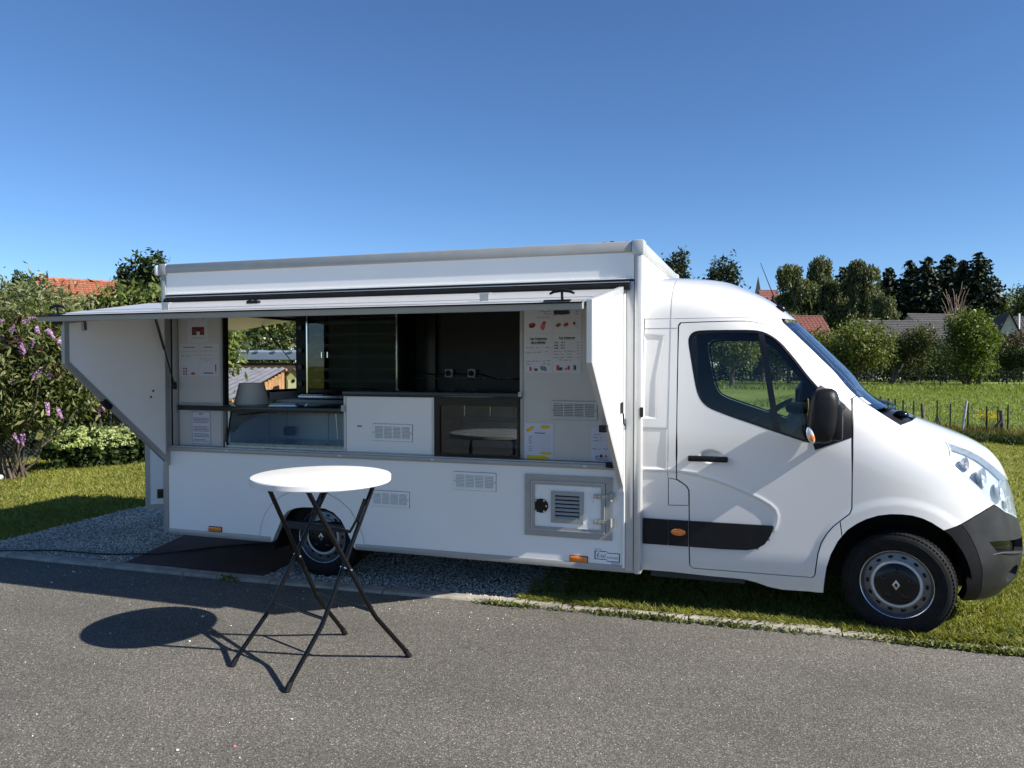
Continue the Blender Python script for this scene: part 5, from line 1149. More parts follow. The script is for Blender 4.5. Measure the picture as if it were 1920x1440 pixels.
# ------------------------------------------------------------------ cable, mat, pebbles
mt_ = MB(); q = [(-6.20, -.10), (-4.79, -.06), (-4.82, .66), (-5.0, 1.30), (-6.52, 1.10)]
mt_.prism(q, .004, .016, 'xy'); tag(mt_.obj('ground_mat', 'mat'), 'dark reddish brown ribbed mat on gravel under rear of truck', 'mat')
cp = [(-13, -.75, .012), (-9.6, -.42, .02), (-8.0, -.30, .035), (-7.54, -.17, .036), (-7.30, -.05, .03), (-7.10, .03, .025), (-6.85, .06, .02), (-6.58, .08, .02), (-6.35, .16, .022), (-6.13, .25, .024), (-5.95, .43, .024), (-5.82, .59, .024), (-5.60, .77, .024), (-5.35, .95, .024), (-4.9, 1.1, .026), (-4.4, 1.2, .05), (-4.2, 1.25, .35)]
def smooth_path(P, n=6):
    P = [Vector(p) for p in P]; out = []
    for i in range(len(P) - 1):
        p0, p1, p2, p3 = P[max(i - 1, 0)], P[i], P[i + 1], P[min(i + 2, len(P) - 1)]
        for k in range(n):
            t = k / n; out.append(.5 * ((2 * p1) + (-p0 + p2) * t + (2 * p0 - 5 * p1 + 4 * p2 - p3) * t * t + (-p0 + 3 * p1 - 3 * p2 + p3) * t ** 3))
    return out + [P[-1]]
tag(MB().tube(smooth_path(cp), .007, 8).obj('power_cable', 'cable', smooth=True), 'thin black power cable running over gravel to underside of truck', 'cable')
PEB = [('white pebble in the awning shadow near the kerb', -6.409, -.434, .018), ('small white pebble in left part of awning shadow', -6.305, -.736, .016), ('white pebble inside right end of round table shadow', -4.559, -1.044, .017), ('small white pebble inside left end of round table shadow', -4.906, -1.507, .010), ('white pebble on sunlit asphalt just above table shadow', -4.762, -.926, .010), ('white pebble right below the round table shadow', -4.308, -1.463, .012), ('white pebble on asphalt in front of the near table foot', -3.056, -2.184, .010), ('whitish pebble in lower left of the asphalt', -3.374, -2.613, .012), ('pinkish pebble on asphalt left of lower centre', -3.148, -2.501, .011)]
for lab, x, y, r in PEB:
    r *= .62
    bm = bmesh.new(); bmesh.ops.create_icosphere(bm, subdivisions=2, radius=r)
    for v in bm.verts: v.co = Vector((v.co.x * random.uniform(1.0, 1.5), v.co.y * random.uniform(.8, 1.1), v.co.z * .6)) * random.uniform(.9, 1.08) + Vector((x, y, r * .45))
    tag(MB().bm(bm).obj('pebble', 'pinkpic' if 'pink' in lab else 'whitestone', smooth=True), lab, 'pebble', 'loose pebbles on the asphalt')
# ------------------------------------------------------------------ vegetation builders
CAMX, CAMY = -0.821, -5.443
_c, _s = math.cos(math.radians(18.273)), math.sin(math.radians(18.273))
def st(b, d):
    """survey point: tangent of bearing b (right of the view axis) at distance d along the axis"""
    return Vector((CAMX + d * (b * _c - _s), CAMY + d * (b * _s + _c), 0))
def unit(n): v = RNG.normal(size=(n, 3)); return v / np.linalg.norm(v, axis=1, keepdims=True)
def leaf_quads(c, size, out=None, droop=0.2, aspect=.45, flat=0.0):
    n = len(c); size = size * RNG.uniform(.65, 1.3, size=(n, 1))
    ax = unit(n) * .9
    if out is not None: ax = ax + out * .8
    ax[:, 2] -= droop; ax /= np.linalg.norm(ax, axis=1, keepdims=True)
    w = np.cross(ax, unit(n)); w /= np.linalg.norm(w, axis=1, keepdims=True) + 1e-9
    fold = np.cross(ax, w) * .18
    p0 = c - ax * size * .5; p2 = c + ax * size * .5; p1 = c + w * size * aspect * .5 + fold * size * .5; p3 = c - w * size * aspect * .5 + fold * size * .5
    V = np.stack([p0, p1, p2, p3], 1).reshape(-1, 3); F = np.arange(4 * n).reshape(-1, 4); return V, F
def blob_points(blobs, n, clump=.25, per=9, shell=.55, rough=.12):
    """clumped points in a union of ellipsoids (cx,cy,cz,rx,ry,rz)"""
    B = np.array(blobs, float); vol = (B[:, 3] * B[:, 4] * B[:, 5]) ** (2 / 3); nc = max(1, n // per)
    k = RNG.choice(len(B), size=nc, p=vol / vol.sum()); d = unit(nc); r = shell + (1 - shell) * RNG.uniform(size=(nc, 1)) ** .6
    r = r * (1 + RNG.normal(size=(nc, 1)) * rough)
    cc = B[k, :3] + d * r * B[k, 3:6]
    P = np.repeat(cc, per, 0) + RNG.normal(size=(nc * per, 3)) * clump; O = np.repeat(d, per, 0); return P, O
def limb(p0, p1, r0, r1, n=5, wob=.06):
    p0, p1 = Vector(p0), Vector(p1); L = (p1 - p0).length; pts = []; rr = []
    for i in range(n + 1):
        t = i / n; q = p0.lerp(p1, t)
        if 0 < i < n: q += Vector((random.uniform(-1, 1), random.uniform(-1, 1), random.uniform(-.5, .5))) * wob * L
        pts.append(q); rr.append(r0 + (r1 - r0) * t)
    return pts, rr
def tree(name, label, cat, base, blobs, n, size, leafm, barkm='bark', tr=.16, group=None, clump=.25, per=9, shell=.5, droop=.25, aspect=.5, stems=1, lean=(0, 0), limbs=7, low=.0, z0=None):
    base = Vector(base); t = thing(name, label, cat, base, group)
    B = np.array(blobs, float); B[:, 0] += base.x; B[:, 1] += base.y
    ctr = Vector(B[:, :3].mean(0)); topz = (B[:, 2] + B[:, 5]).max(); botz = (B[:, 2] - B[:, 5]).min()
    mb = MB()
    for s in range(stems):
        off = Vector((random.uniform(-1, 1), random.uniform(-1, 1), 0)) * (.0 if stems == 1 else tr * 2.2)
        fork = Vector((base.x + lean[0] + off.x * 3, base.y + lean[1] + off.y * 3, max(.5, botz + (ctr.z - botz) * .35)))
        P, R_ = limb(base + off, fork, tr, tr * .75, 5, .04); mb.tube(P, R_, 9)
        for k in range(max(2, limbs // stems)):
            b = B[random.randrange(len(B))]; d = Vector(unit(1)[0]); e = Vector((b[0] + d.x * b[3] * .7, b[1] + d.y * b[4] * .7, b[2] + abs(d.z) * b[5] * .6))
            P, R_ = limb(fork, e, tr * .5, tr * .08, 5, .05); mb.tube(P, R_, 6)
    mb.obj('trunk', barkm, t, smooth=True, fix=False)
    P, O = blob_points(B, n, clump, per, shell); k = P[:, 2] > low; V, F = leaf_quads(P[k], size, O[k], droop, aspect)
    raw('crown', V, F, leafm, t); return t
def spruce(name, label, base, h, R_, leafm, group=None, n_levels=34, zb=1.0, dens=1.0):
    base = Vector(base); t = thing(name, label, 'tree', base, group)
    MB().tube([base, base + Vector((0, 0, h * .5)), base + Vector((0, 0, h * .98))], [R_ * .09, R_ * .06, .02], 8).obj('trunk', 'bark', t, smooth=True)
    C_, O_ = [], []
    for i in range(n_levels):
        f = i / n_levels; z = zb + (h - zb) * f; L = R_ * (1 - f) ** .62 * random.uniform(.75, 1.2) + .2
        nb = int((9 + 13 * (1 - f)) * dens)
        for k in range(nb):
            a = random.uniform(0, 2 * math.pi); l = L * random.uniform(.7, 1.12); m = max(3, int(l / .24))
            for q in range(m):
                s = (q + random.random()) / m; C_.append((base.x + math.cos(a) * l * s, base.y + math.sin(a) * l * s, z - .30 * l * s + .12 * l * s * s + random.uniform(-.12, .12))); O_.append((math.cos(a), math.sin(a), -.25))
    C_ = np.array(C_); O_ = np.array(O_); C_ += RNG.normal(size=C_.shape) * .06
    V, F = leaf_quads(C_, .85, O_, .25, .5); raw('crown', V, F, leafm, t); return t
def weeping(name, label, base, h, R_, zb, leafm, group=None, strands=260):
    base = Vector(base); t = thing(name, label, 'tree', base, group); mb = MB(); P, rr = limb(base, base + Vector((0, 0, h * .9)), R_ * .07, .04, 6, .02); mb.tube(P, rr, 8)
    C_, O_ = [], []; lobes = []
    for i in range(9):
        a = random.uniform(0, 2 * math.pi); f = i / 8; q = R_ * (.62 - .45 * f) * random.uniform(.6, 1.2); lobes.append((base.x + math.cos(a) * q, base.y + math.sin(a) * q, zb + (h - zb) * (.30 + .62 * f) , R_ * random.uniform(.36, .58) * (1.05 - .45 * f), (h - zb) * random.uniform(.07, .14)))
    for i in range(strands):
        lx, ly, lz, lr, lh = random.choice(lobes); a = random.uniform(0, 2 * math.pi); r_ = math.sqrt(random.random()); z = lz + lh * math.sqrt(max(0, 1 - r_ * r_)) * random.uniform(.5, 1.1); px_, py_ = lx + math.cos(a) * lr * r_, ly + math.sin(a) * lr * r_
        if i % 14 == 0: P, rr = limb((base.x, base.y, z * .82), (px_, py_, z), .07, .02, 4, .05); mb.tube(P, rr, 5)
        L = random.uniform(.5, 3.0) * (1 if random.random() > .15 else 1.5); m = int(L / .15)
        for q in range(m): C_.append((px_ + random.gauss(0, .13), py_ + random.gauss(0, .13), z - L * q / m)); O_.append((math.cos(a) * .2, math.sin(a) * .2, -.9))
    mb.obj('trunk', 'bark_pale', t, smooth=True, fix=False)
    V, F = leaf_quads(np.array(C_), .42, np.array(O_), .6, .5); raw('crown', V, F, leafm, t); return t
def blades(name, pts, hgt, wid, matn, lean=.5):
    n = len(pts); h = hgt * RNG.uniform(.45, 1.25, size=(n, 1)); a = RNG.uniform(0, 2 * np.pi, size=n); w = np.stack([np.cos(a), np.sin(a), np.zeros(n)], 1) * wid * RNG.uniform(.7, 1.4, size=(n, 1))
    ln = RNG.normal(size=(n, 3)) * lean * h; ln[:, 2] = 0
    tip = pts + ln; tip[:, 2] += h[:, 0]; mid = pts + ln * .35; mid[:, 2] += h[:, 0] * .55
    V = np.stack([pts - w, pts + w, mid + w * .7, tip, mid - w * .7], 1).reshape(-1, 3); i = np.arange(n) * 5
    F = np.stack([i, i + 1, i + 2, i + 3, i + 4], 1)
    return stuff(raw(name, V, F, matn))
def scatter(poly, n):
    P = np.array(poly, float); lo, hi = P.min(0), P.max(0); out = []
    while sum(len(o) for o in out) < n:
        q = RNG.uniform(lo, hi, size=(n, 2)); out.append(q[inside(q[:, 0], q[:, 1], P)])
    q = np.concatenate(out)[:n]; return np.stack([q[:, 0], q[:, 1], np.full(n, -.008)], 1)

LM = {
 'apple': leafmat('apple_leaf', [(.038, .056, .013), (.090, .120, .026), (.155, .180, .046), (.23, .24, .085)], .3),
 'apple2': leafmat('dull_leaf', [(.034, .046, .015), (.072, .088, .030), (.135, .145, .06)], .3),
 'bright': leafmat('bright_leaf', [(.035, .062, .010), (.090, .130, .020), (.16, .195, .034)], .35),
 'birch': leafmat('birch_leaf', [(.048, .062, .026), (.090, .108, .044), (.145, .160, .075)], .3),
 'spruce': leafmat('spruce_needle', [(.008, .016, .009), (.014, .026, .013), (.026, .040, .018)], .12),
 'spruce2': leafmat('fir_needle', [(.014, .026, .012), (.026, .042, .018), (.040, .056, .024)], .15),
 'willow': leafmat('grey_willow_leaf', [(.075, .105, .040), (.145, .175, .075), (.225, .25, .13), (.33, .35, .21)], .3),
 'laurel': leafmat('laurel_leaf', [(.035, .062, .012), (.075, .115, .022), (.130, .165, .040), (.20, .22, .075)], .3),
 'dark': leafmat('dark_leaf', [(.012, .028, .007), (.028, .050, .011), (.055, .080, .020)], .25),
 'buddleia': leafmat('buddleia_leaf', [(.032, .052, .014), (.080, .108, .030), (.15, .175, .06), (.25, .25, .115)], .3),
 'bloom': leafmat('purple_floret', [(.42, .22, .52), (.56, .34, .64), (.70, .50, .76)], .25, .7),
 'seedhead': leafmat('brown_seedhead', [(.055, .030, .018), (.10, .055, .032), (.14, .085, .05)], .1, .8),
 'hyd_leaf': leafmat('hydrangea_leaf', [(.010, .022, .006), (.025, .045, .010), (.050, .080, .018)], .2),
 'hyd': leafmat('hydrangea_floret', [(.24, .32, .11), (.36, .43, .18), (.50, .55, .29)], .3, .7),
 'red': leafmat('copper_leaf', [(.040, .022, .012), (.075, .05, .020), (.06, .07, .02)], .25),
 'twig': leafmat('bare_twig', [(.22, .16, .13), (.28, .21, .18)], 0, .9),
 'yellow': leafmat('yellow_floret', [(.55, .42, .02), (.65, .52, .04)], .3),
}
# ------------------------------------------------------------------ right side: orchard, meadow, houses, woods
def blobs_round(hw, z0, z1, k=7, sq=.9, seed=0):
    """irregular crown made of k lobes"""
    r = random.Random(seed); zc = (z0 + z1) / 2; hz = (z1 - z0) / 2; out = [(0, 0, zc, hw * .72, hw * .72, hz * .75)]
    for i in range(k):
        a = 2 * math.pi * i / k + r.uniform(-.4, .4); q = r.uniform(.42, .62)
        out.append((math.cos(a) * hw * q, math.sin(a) * hw * q, zc + r.uniform(-.45, .55) * hz, hw * r.uniform(.34, .5), hw * r.uniform(.34, .5), hz * r.uniform(.32, .5)))
    return out
G1 = 'fruit trees in the meadow'
tree('apple_tree', 'broad yellowish green fruit tree nearest the windscreen', 'tree', st(.4494, 60), blobs_round(2.7, .55, 5.7, 9, seed=1), 9000, .24, LM['apple'], tr=.16, group=G1, clump=.26)
tree('apple_tree', 'fruit tree on a dark leaning trunk beyond the far fence', 'tree', st(.4910, 62), [(b[0] + 1.5, b[1] + .5, b[2], b[3], b[4], b[5]) for b in blobs_round(2.2, 1.0, 4.95, 8, seed=2)], 6500, .22, LM['apple2'], tr=.20, lean=(1.0, .3), group=G1, clump=.24)
tree('sapling', 'thin feathery sapling between leaning tree and round tree', 'tree', st(.5562, 58), [(0, 0, 2.6, .7, .7, 1.2), (-.3, 0, 2.1, .5, .5, .7), (.35, 0, 2.2, .5, .5, .7)], 900, .16, LM['apple'], tr=.05, group=G1, clump=.18, per=5)
tree('round_tree', 'dense round bright green tree with dark low branches in meadow', 'tree', st(.5990, 58), [(b[0], b[1], b[2], b[3] * .95, b[4] * .95, b[5]) for b in blobs_round(2.15, 1.25, 6.15, 9, seed=4)] + [(0, 0, 1.6, 1.5, 1.5, .8), (0, 0, .8, .8, .8, .6)], 9500, .22, LM['bright'], tr=.18, group=G1, clump=.2, stems=3, shell=.62)
tree('copper_bush', 'dull reddish bush in front of gabled house', 'tree', st(.6440, 66), blobs_round(1.4, .6, 4.9, 6, seed=5), 3000, .22, LM['red'], tr=.10, clump=.22)
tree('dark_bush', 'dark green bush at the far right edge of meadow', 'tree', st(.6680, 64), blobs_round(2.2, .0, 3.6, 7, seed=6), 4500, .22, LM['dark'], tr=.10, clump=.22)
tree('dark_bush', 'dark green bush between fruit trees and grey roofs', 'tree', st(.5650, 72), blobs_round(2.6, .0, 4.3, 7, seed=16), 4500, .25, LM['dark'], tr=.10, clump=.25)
tree('dark_bush', 'dark bush behind trunk of leaning fruit tree', 'tree', st(.5150, 76), blobs_round(3.2, .0, 4.6, 7, seed=26), 4500, .25, LM['apple2'], tr=.10, clump=.25)
tree('apple_tree', 'fruit tree seen through cab window left of the divider', 'tree', st(.2857, 56), blobs_round(2.1, 1.35, 4.6, 8, seed=7), 6000, .22, LM['apple'], tr=.20, group=G1, clump=.22)
tree('apple_tree', 'fruit tree seen through the front quarter of cab window', 'tree', st(.3600, 60), blobs_round(2.0, 1.3, 4.6, 8, seed=8), 6000, .22, LM['apple2'], tr=.16, group=G1, clump=.22)
tree('apple_tree', 'far fruit tree behind the cab window divider', 'tree', st(.3259, 75), blobs_round(3.3, .8, 5.6, 8, seed=9), 6500, .25, LM['dark'], tr=.18, group=G1, clump=.26)
tree('apple_tree', 'fruit tree just behind the windscreen pillar', 'tree', st(.4050, 66), blobs_round(2.2, .8, 5.1, 8, seed=10), 5500, .24, LM['apple'], tr=.15, group=G1, clump=.24)
GB = 'pale weeping birches behind the houses'
weeping('birch', 'leftmost pale weeping birch above cab roof', st(.3655, 110), 15.9, 5.2, 4.0, LM['birch'], GB, 1100)
weeping('birch', 'tall weeping birch right of the leftmost birch', st(.4060, 113), 17.0, 4.6, 4.0, LM['birch'], GB, 1100)
weeping('birch', 'tall weeping birch next to the dark spruces', st(.4521, 108), 16.2, 4.8, 3.0, LM['birch'], GB, 1100)
weeping('birch', 'small weeping birch at foot of the dark spruces', st(.4820, 100), 11.0, 3.2, 2.0, LM['birch'], GB, 420)
spruce('fir_tree', 'mid green fir between the weeping birches', st(.4300, 120), 17.0, 3.6, LM['spruce2'])
spruce('fir_tree', 'green fir tucked behind the first two birches', st(.3900, 124), 15.0, 3.8, LM['spruce2'])
GS = 'dark spruces behind the houses'
for lab, b, d, h, r in (('leftmost and lowest dark spruce', .4900, 130, 18.1, 5.6), ('second dark spruce from the left', .5153, 134, 20.0, 6.0), ('third dark spruce from the left', .5388, 128, 19.6, 6.2), ('fourth dark spruce from the left', .5652, 132, 20.6, 6.2), ('fifth dark spruce from the left', .5846, 127, 19.0, 5.8), ('tallest rightmost dark spruce with wide boughs', .6040, 125, 20.0, 7.2)):
    spruce('spruce_tree', lab, st(b, d), h, r, LM['spruce'], GS, 40, dens=1.1)
tree('broad_tree', 'mid green broad tree right of the dark spruces', 'tree', st(.6330, 140), blobs_round(5.0, 2, 16.2, 8, seed=11), 5000, .5, LM['apple'], tr=.3, clump=.5)
tree('broad_tree', 'lighter broad tree at the right horizon', 'tree', st(.6560, 150), blobs_round(6.0, 2, 15.6, 8, seed=12), 5000, .5, LM['apple2'], tr=.3, clump=.5)
tree('broad_tree', 'tall dark tree cut by right picture edge', 'tree', st(.6710, 120), blobs_round(2.6, 2, 15.6, 8, seed=13), 4000, .4, LM['dark'], tr=.3, clump=.4)
tree('dark_tree', 'rounded dark tree rising behind the cab roof', 'tree', st(.2732, 95), [(0, 0, 9.0, 2.5, 2.5, 5.4), (-1.2, 0, 7.6, 1.6, 1.6, 3.4), (1.3, 0, 7.4, 1.6, 1.6, 3.2), (0, 0, 12.6, 1.3, 1.3, 2.0), (.9, 0, 12.2, .9, .9, 1.4), (-.9, 0, 11.8, .9, .9, 1.4)], 7000, .42, LM['spruce2'], tr=.3, clump=.35, group='dark trees over the truck roof')
tree('dark_tree', 'dark pine top above front corner of truck roof', 'tree', st(.2094, 80), [(0, 0, 10.2, 1.5, 1.5, 2.2), (.6, 0, 12.4, .8, .8, 1.0), (-.5, 0, 11.6, .8, .8, 1.2), (.9, 0, 9.6, 1.0, 1.0, 1.6)], 3600, .36, LM['spruce2'], tr=.2, clump=.3, group='dark trees over the truck roof')
for i, (lab, b, d, hw, h) in enumerate((('distant broad tree behind the leftmost birch', .362, 128, 6, 14), ('distant broad tree behind the second birch', .405, 130, 6, 15.5), ('distant broad tree behind the cab antenna', .33, 140, 7, 12), ('distant broad tree between birches and spruces', .455, 132, 7, 15), ('distant broad tree behind right end of spruces', .62, 160, 10, 14))):
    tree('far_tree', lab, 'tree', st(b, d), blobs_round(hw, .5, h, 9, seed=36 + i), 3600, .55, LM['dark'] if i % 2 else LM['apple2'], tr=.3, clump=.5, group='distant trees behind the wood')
HD = [(.24 + .0235 * k, 79 - 4 * abs(k - 9) / 9 + (2 if k % 2 else 0)) for k in range(20)]
hg = thing('hedge', 'dark green hedge along the far edge of meadow', 'hedge', st(.47, 79)); hbl = []
for k, (b, d) in enumerate(HD):
    p = st(b, d); hbl.append((p.x, p.y, 1.3, 1.5, 1.1, 1.5 + .3 * math.sin(k * 1.7)))
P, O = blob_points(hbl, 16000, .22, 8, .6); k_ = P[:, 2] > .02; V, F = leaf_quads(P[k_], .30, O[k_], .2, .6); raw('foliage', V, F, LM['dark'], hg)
mb = MB()
for q in hbl: mb.tube([(q[0], q[1], 0), (q[0], q[1], 1.6)], [.06, .03], 6)
mb.obj('stems', 'bark', hg, fix=False)
# bare twiggy shrub in front of the grey roof
bt = thing('bare_tree', 'bare pinkish twiggy tree in front of grey roofs', 'tree', st(.5760, 80)); b0_ = st(.5760, 80); mb = MB()
for k in range(90):
    z = random.uniform(2.5, 6.8); a = random.uniform(0, 6.283); P, rr = limb((b0_.x, b0_.y, z), (b0_.x + math.cos(a) * random.uniform(.3, 1.6), b0_.y + math.sin(a) * 1.0, z + random.uniform(1.2, 3.6)), .04, .02, 4, .05); mb.tube(P, rr, 4)
mb.tube([b0_, b0_ + Vector((.1, 0, 4)), b0_ + Vector((0, 0, 9.0))], [.13, .09, .03], 6); mb.obj('branches', LM['twig'], bt, fix=False)

def roof_tiles(name, parent, p00, p10, p01, p11, rows, cols, mat, lip=.05):
    """p00-p10 eave, p01-p11 ridge; each tile a slightly tilted plate, joined"""
    p00, p10, p01, p11 = map(Vector, (p00, p10, p01, p11)); n = (p10 - p00).cross(p01 - p00).normalized()
    if n.z < 0: n = -n
    V, F = [], []
    def P(u, v): return p00.lerp(p10, u).lerp(p01.lerp(p11, u), v)
    for r in range(rows):
        for c in range(cols):
            u0, u1 = c / cols + .04 / cols, (c + 1) / cols - .02 / cols; v0, v1 = r / rows, (r + 1.12) / rows; j = random.uniform(-.3, .3) * lip * .3
            b = len(V); q = [P(u0, v0) + n * (lip + j), P((u0 + u1) / 2, v0) + n * (lip * 1.7 + j), P(u1, v0) + n * (lip + j), P(u1, min(1, v1)) + n * .004, P((u0 + u1) / 2, min(1, v1)) + n * lip * .6, P(u0, min(1, v1)) + n * .004, P(u0, v0), P(u1, v0)]
            V += [tuple(x) for x in q]; F += [(b, b + 1, b + 4, b + 5), (b + 1, b + 2, b + 3, b + 4), (b + 6, b + 7, b + 2, b + 1), (b + 6, b + 1, b, b + 6)[:3]]
    me = bpy.data.meshes.new(name); me.from_pydata(V, [], F); me.update(); me.materials.append(M[mat]); o = link(bpy.data.objects.new(name, me), parent); return stuff(o)
def house(name, label, a, b, depth, eave, ridge, wall, tile, rows, cols, lip=.05, over=.35):
    """gabled house whose long front wall runs from a to b; ridge parallel to it"""
    a, b = Vector((a.x, a.y, 0)), Vector((b.x, b.y, 0)); d = (b - a).normalized(); n = Vector((-d.y, d.x, 0))
    if n.dot(a - Vector((CAMX, CAMY, 0))) < 0: n = -n
    t = thing(name, label, 'house', (a + b) / 2); A2, B2 = a + n * depth, b + n * depth; m0, m1 = (a + A2) / 2, (b + B2) / 2
    up = lambda p, z: (p.x, p.y, z)
    MB().add([up(a, -.2), up(b, -.2), up(B2, -.2), up(A2, -.2), up(a, eave), up(b, eave), up(B2, eave), up(A2, eave), up(m0, ridge - .05), up(m1, ridge - .05)], [(0, 1, 5, 4), (1, 2, 6, 9, 5), (2, 3, 7, 6), (3, 0, 4, 8, 7)]).obj('wall', wall, t)
    k = over * (ridge - eave) / (depth / 2); e0, e1 = a - n * over - d * over, b - n * over + d * over; f0, f1 = A2 + n * over - d * over, B2 + n * over + d * over; r0, r1 = m0 - d * over, m1 + d * over
    rfm = MB().add([up(e0, eave - k), up(e1, eave - k), up(r1, ridge), up(r0, ridge), up(f0, eave - k), up(f1, eave - k)], [(0, 1, 2, 3), (4, 3, 2, 5)]).obj('roof', tile, t)
    roof_tiles('roof_tile', rfm, up(e0, eave - k), up(e1, eave - k), up(r0, ridge), up(r1, ridge), rows, cols, tile, lip)
    roof_tiles('roof_tile', rfm, up(f0, eave - k), up(f1, eave - k), up(r0, ridge), up(r1, ridge), max(2, rows // 2), max(2, cols // 2), tile, lip)
    rc = MB(); L = (r1 - r0).length; m = max(4, int(L / .38))
    for i in range(m):
        p = r0 + d * (L * (i + .5) / m); rc.box(-.17, .17, -.12, .12, -.06, .10, .04, 1) if False else rc.tube([Vector(up(p - d * .18, ridge + .03)), Vector(up(p + d * .2, ridge + .055))], [.10, .12], 6)
    stuff(rc.obj('ridge_tile', tile, rfm, fix=False))
    return t, a, b, d, n
def hwin(t, a, d, n, s0, s1, z0, z1, glass='solar', frame='white_wall'):
    p = a + d * s0 - n * .03; q = a + d * s1 - n * .03
    w = MB().add([(p.x, p.y, z0), (q.x, q.y, z0), (q.x, q.y, z1), (p.x, p.y, z1), (p.x - n.x * .05, p.y - n.y * .05, z0), (q.x - n.x * .05, q.y - n.y * .05, z0), (q.x - n.x * .05, q.y - n.y * .05, z1), (p.x - n.x * .05, p.y - n.y * .05, z1)], [(0, 1, 5, 4), (2, 3, 7, 6), (0, 4, 7, 3), (1, 2, 6, 5), (0, 3, 2, 1)]).obj('window', frame, t)
    MB().add([(p.x - n.x * .02, p.y - n.y * .02, z0), (q.x - n.x * .02, q.y - n.y * .02, z0), (q.x - n.x * .02, q.y - n.y * .02, z1), (p.x - n.x * .02, p.y - n.y * .02, z1)], [(0, 1, 2, 3)]).obj('pane', glass, w, fix=False)
t, a, b, d, n = house('house', 'house with faded red tiled roof behind the windscreen', st(.3450, 80), st(.4182, 80), 8, 4.0, 6.9, 'render', 'tile_red2', 14, 16, .07)
t, a, b, d, n = house('house', 'long low house with grey tiled roof above the fruit trees', st(.4740, 86), st(.6050, 88), 8, 3.9, 6.75, 'render_grey', 'tile_grey', 14, 26, .06)
t, a, b, d, n = house('house', 'grey roofed house rising behind the long low roof', st(.5548, 98), st(.6400, 100), 11, 4.6, 8.4, 'render', 'tile_grey', 16, 26, .06)
hwin(t, a, d, n, 6.6, 8.4, 2.2, 4.2)
p = (a + b) / 2; MB().cyl((p.x + 1.2, p.y + 4.5, 8.2), (p.x + 1.2, p.y + 4.5, 8.75), .16, .16, 12).ell((p.x + 1.2, p.y + 4.5, 8.85), (.25, .25, .2)).obj('roof_cowl', 'white_wall', t, smooth=True)
# gabled house at right: gable faces the meadow
ga = st(.6270, 82); gb = st(.6640, 81); gd = (gb - ga).normalized(); gn = Vector((-gd.y, gd.x, 0)); apex = (ga + gb) / 2
gh = thing('house', 'house with pale gable and grey roof at right edge', 'house', apex); D = 14; up = lambda p, z: (p.x, p.y, z)
MB().add([up(ga, -.2), up(gb, -.2), up(gb + gn * D, -.2), up(ga + gn * D, -.2), up(ga, 4.1), up(gb, 4.1), up(gb + gn * D, 4.1), up(ga + gn * D, 4.1), up(apex, 7.1), up(apex + gn * D, 7.1)], [(0, 1, 5, 8, 4), (1, 2, 6, 5), (2, 3, 7, 9, 6), (3, 0, 4, 7)]).obj('wall', 'render', gh)
kk = .3; o1 = -gn * .4
grf = MB().add([up(ga - gd * kk + o1, 3.85), up(ga - gd * kk + gn * D, 3.85), up(apex + gn * D, 7.2), up(apex + o1, 7.2), up(gb + gd * kk + o1, 3.85), up(gb + gd * kk + gn * D, 3.85)], [(0, 3, 2, 1), (4, 5, 2, 3)]).obj('roof', 'tile_grey', gh)
roof_tiles('roof_tile', grf, up(ga - gd * kk + o1, 3.85), up(ga - gd * kk + gn * D, 3.85), up(apex + o1, 7.2), up(apex + gn * D, 7.2), 12, 30, 'tile_grey', .05); roof_tiles('roof_tile', grf, up(gb + gd * kk + o1, 3.85), up(gb + gd * kk + gn * D, 3.85), up(apex + o1, 7.2), up(apex + gn * D, 7.2), 12, 30, 'tile_grey', .05)
cq = st(.658, 88); MB().cyl((cq.x, cq.y, 5), (cq.x, cq.y, 7.5), .10, .10, 10).obj('chimney', 'white_wall', gh)
hwin(gh, ga, gd, gn, .5, 1.4, 2.6, 3.6)
t, a, b, d, n = house('house', 'house with grey roof cut by right picture edge', st(.6560, 92), st(.7400, 90), 10, 4.4, 7.6, 'white_wall', 'tile_grey', 14, 22, .06)
t, a, b, d, n = house('house', 'small distant red roofed house beside the antenna', st(.3290, 165), st(.3500, 165), 8, 14.6, 17.8, 'render', 'tile_red2', 8, 10, .07)
sp = st(.3190, 300); cs = thing('church_spire', 'tiny dark church spire left of the antenna', 'church', sp)
MB().box(sp.x - 2.2, sp.x + 2.2, sp.y - 2.2, sp.y + 2.2, 0, 22).obj('tower', 'render_grey', cs)
MB().add([(sp.x - 2.4, sp.y - 2.4, 22), (sp.x + 2.4, sp.y - 2.4, 22), (sp.x + 2.4, sp.y + 2.4, 22), (sp.x - 2.4, sp.y + 2.4, 22), (sp.x, sp.y, 36)], [(0, 1, 4), (1, 2, 4), (2, 3, 4), (3, 0, 4)]).obj('spire', 'tile_grey', cs)

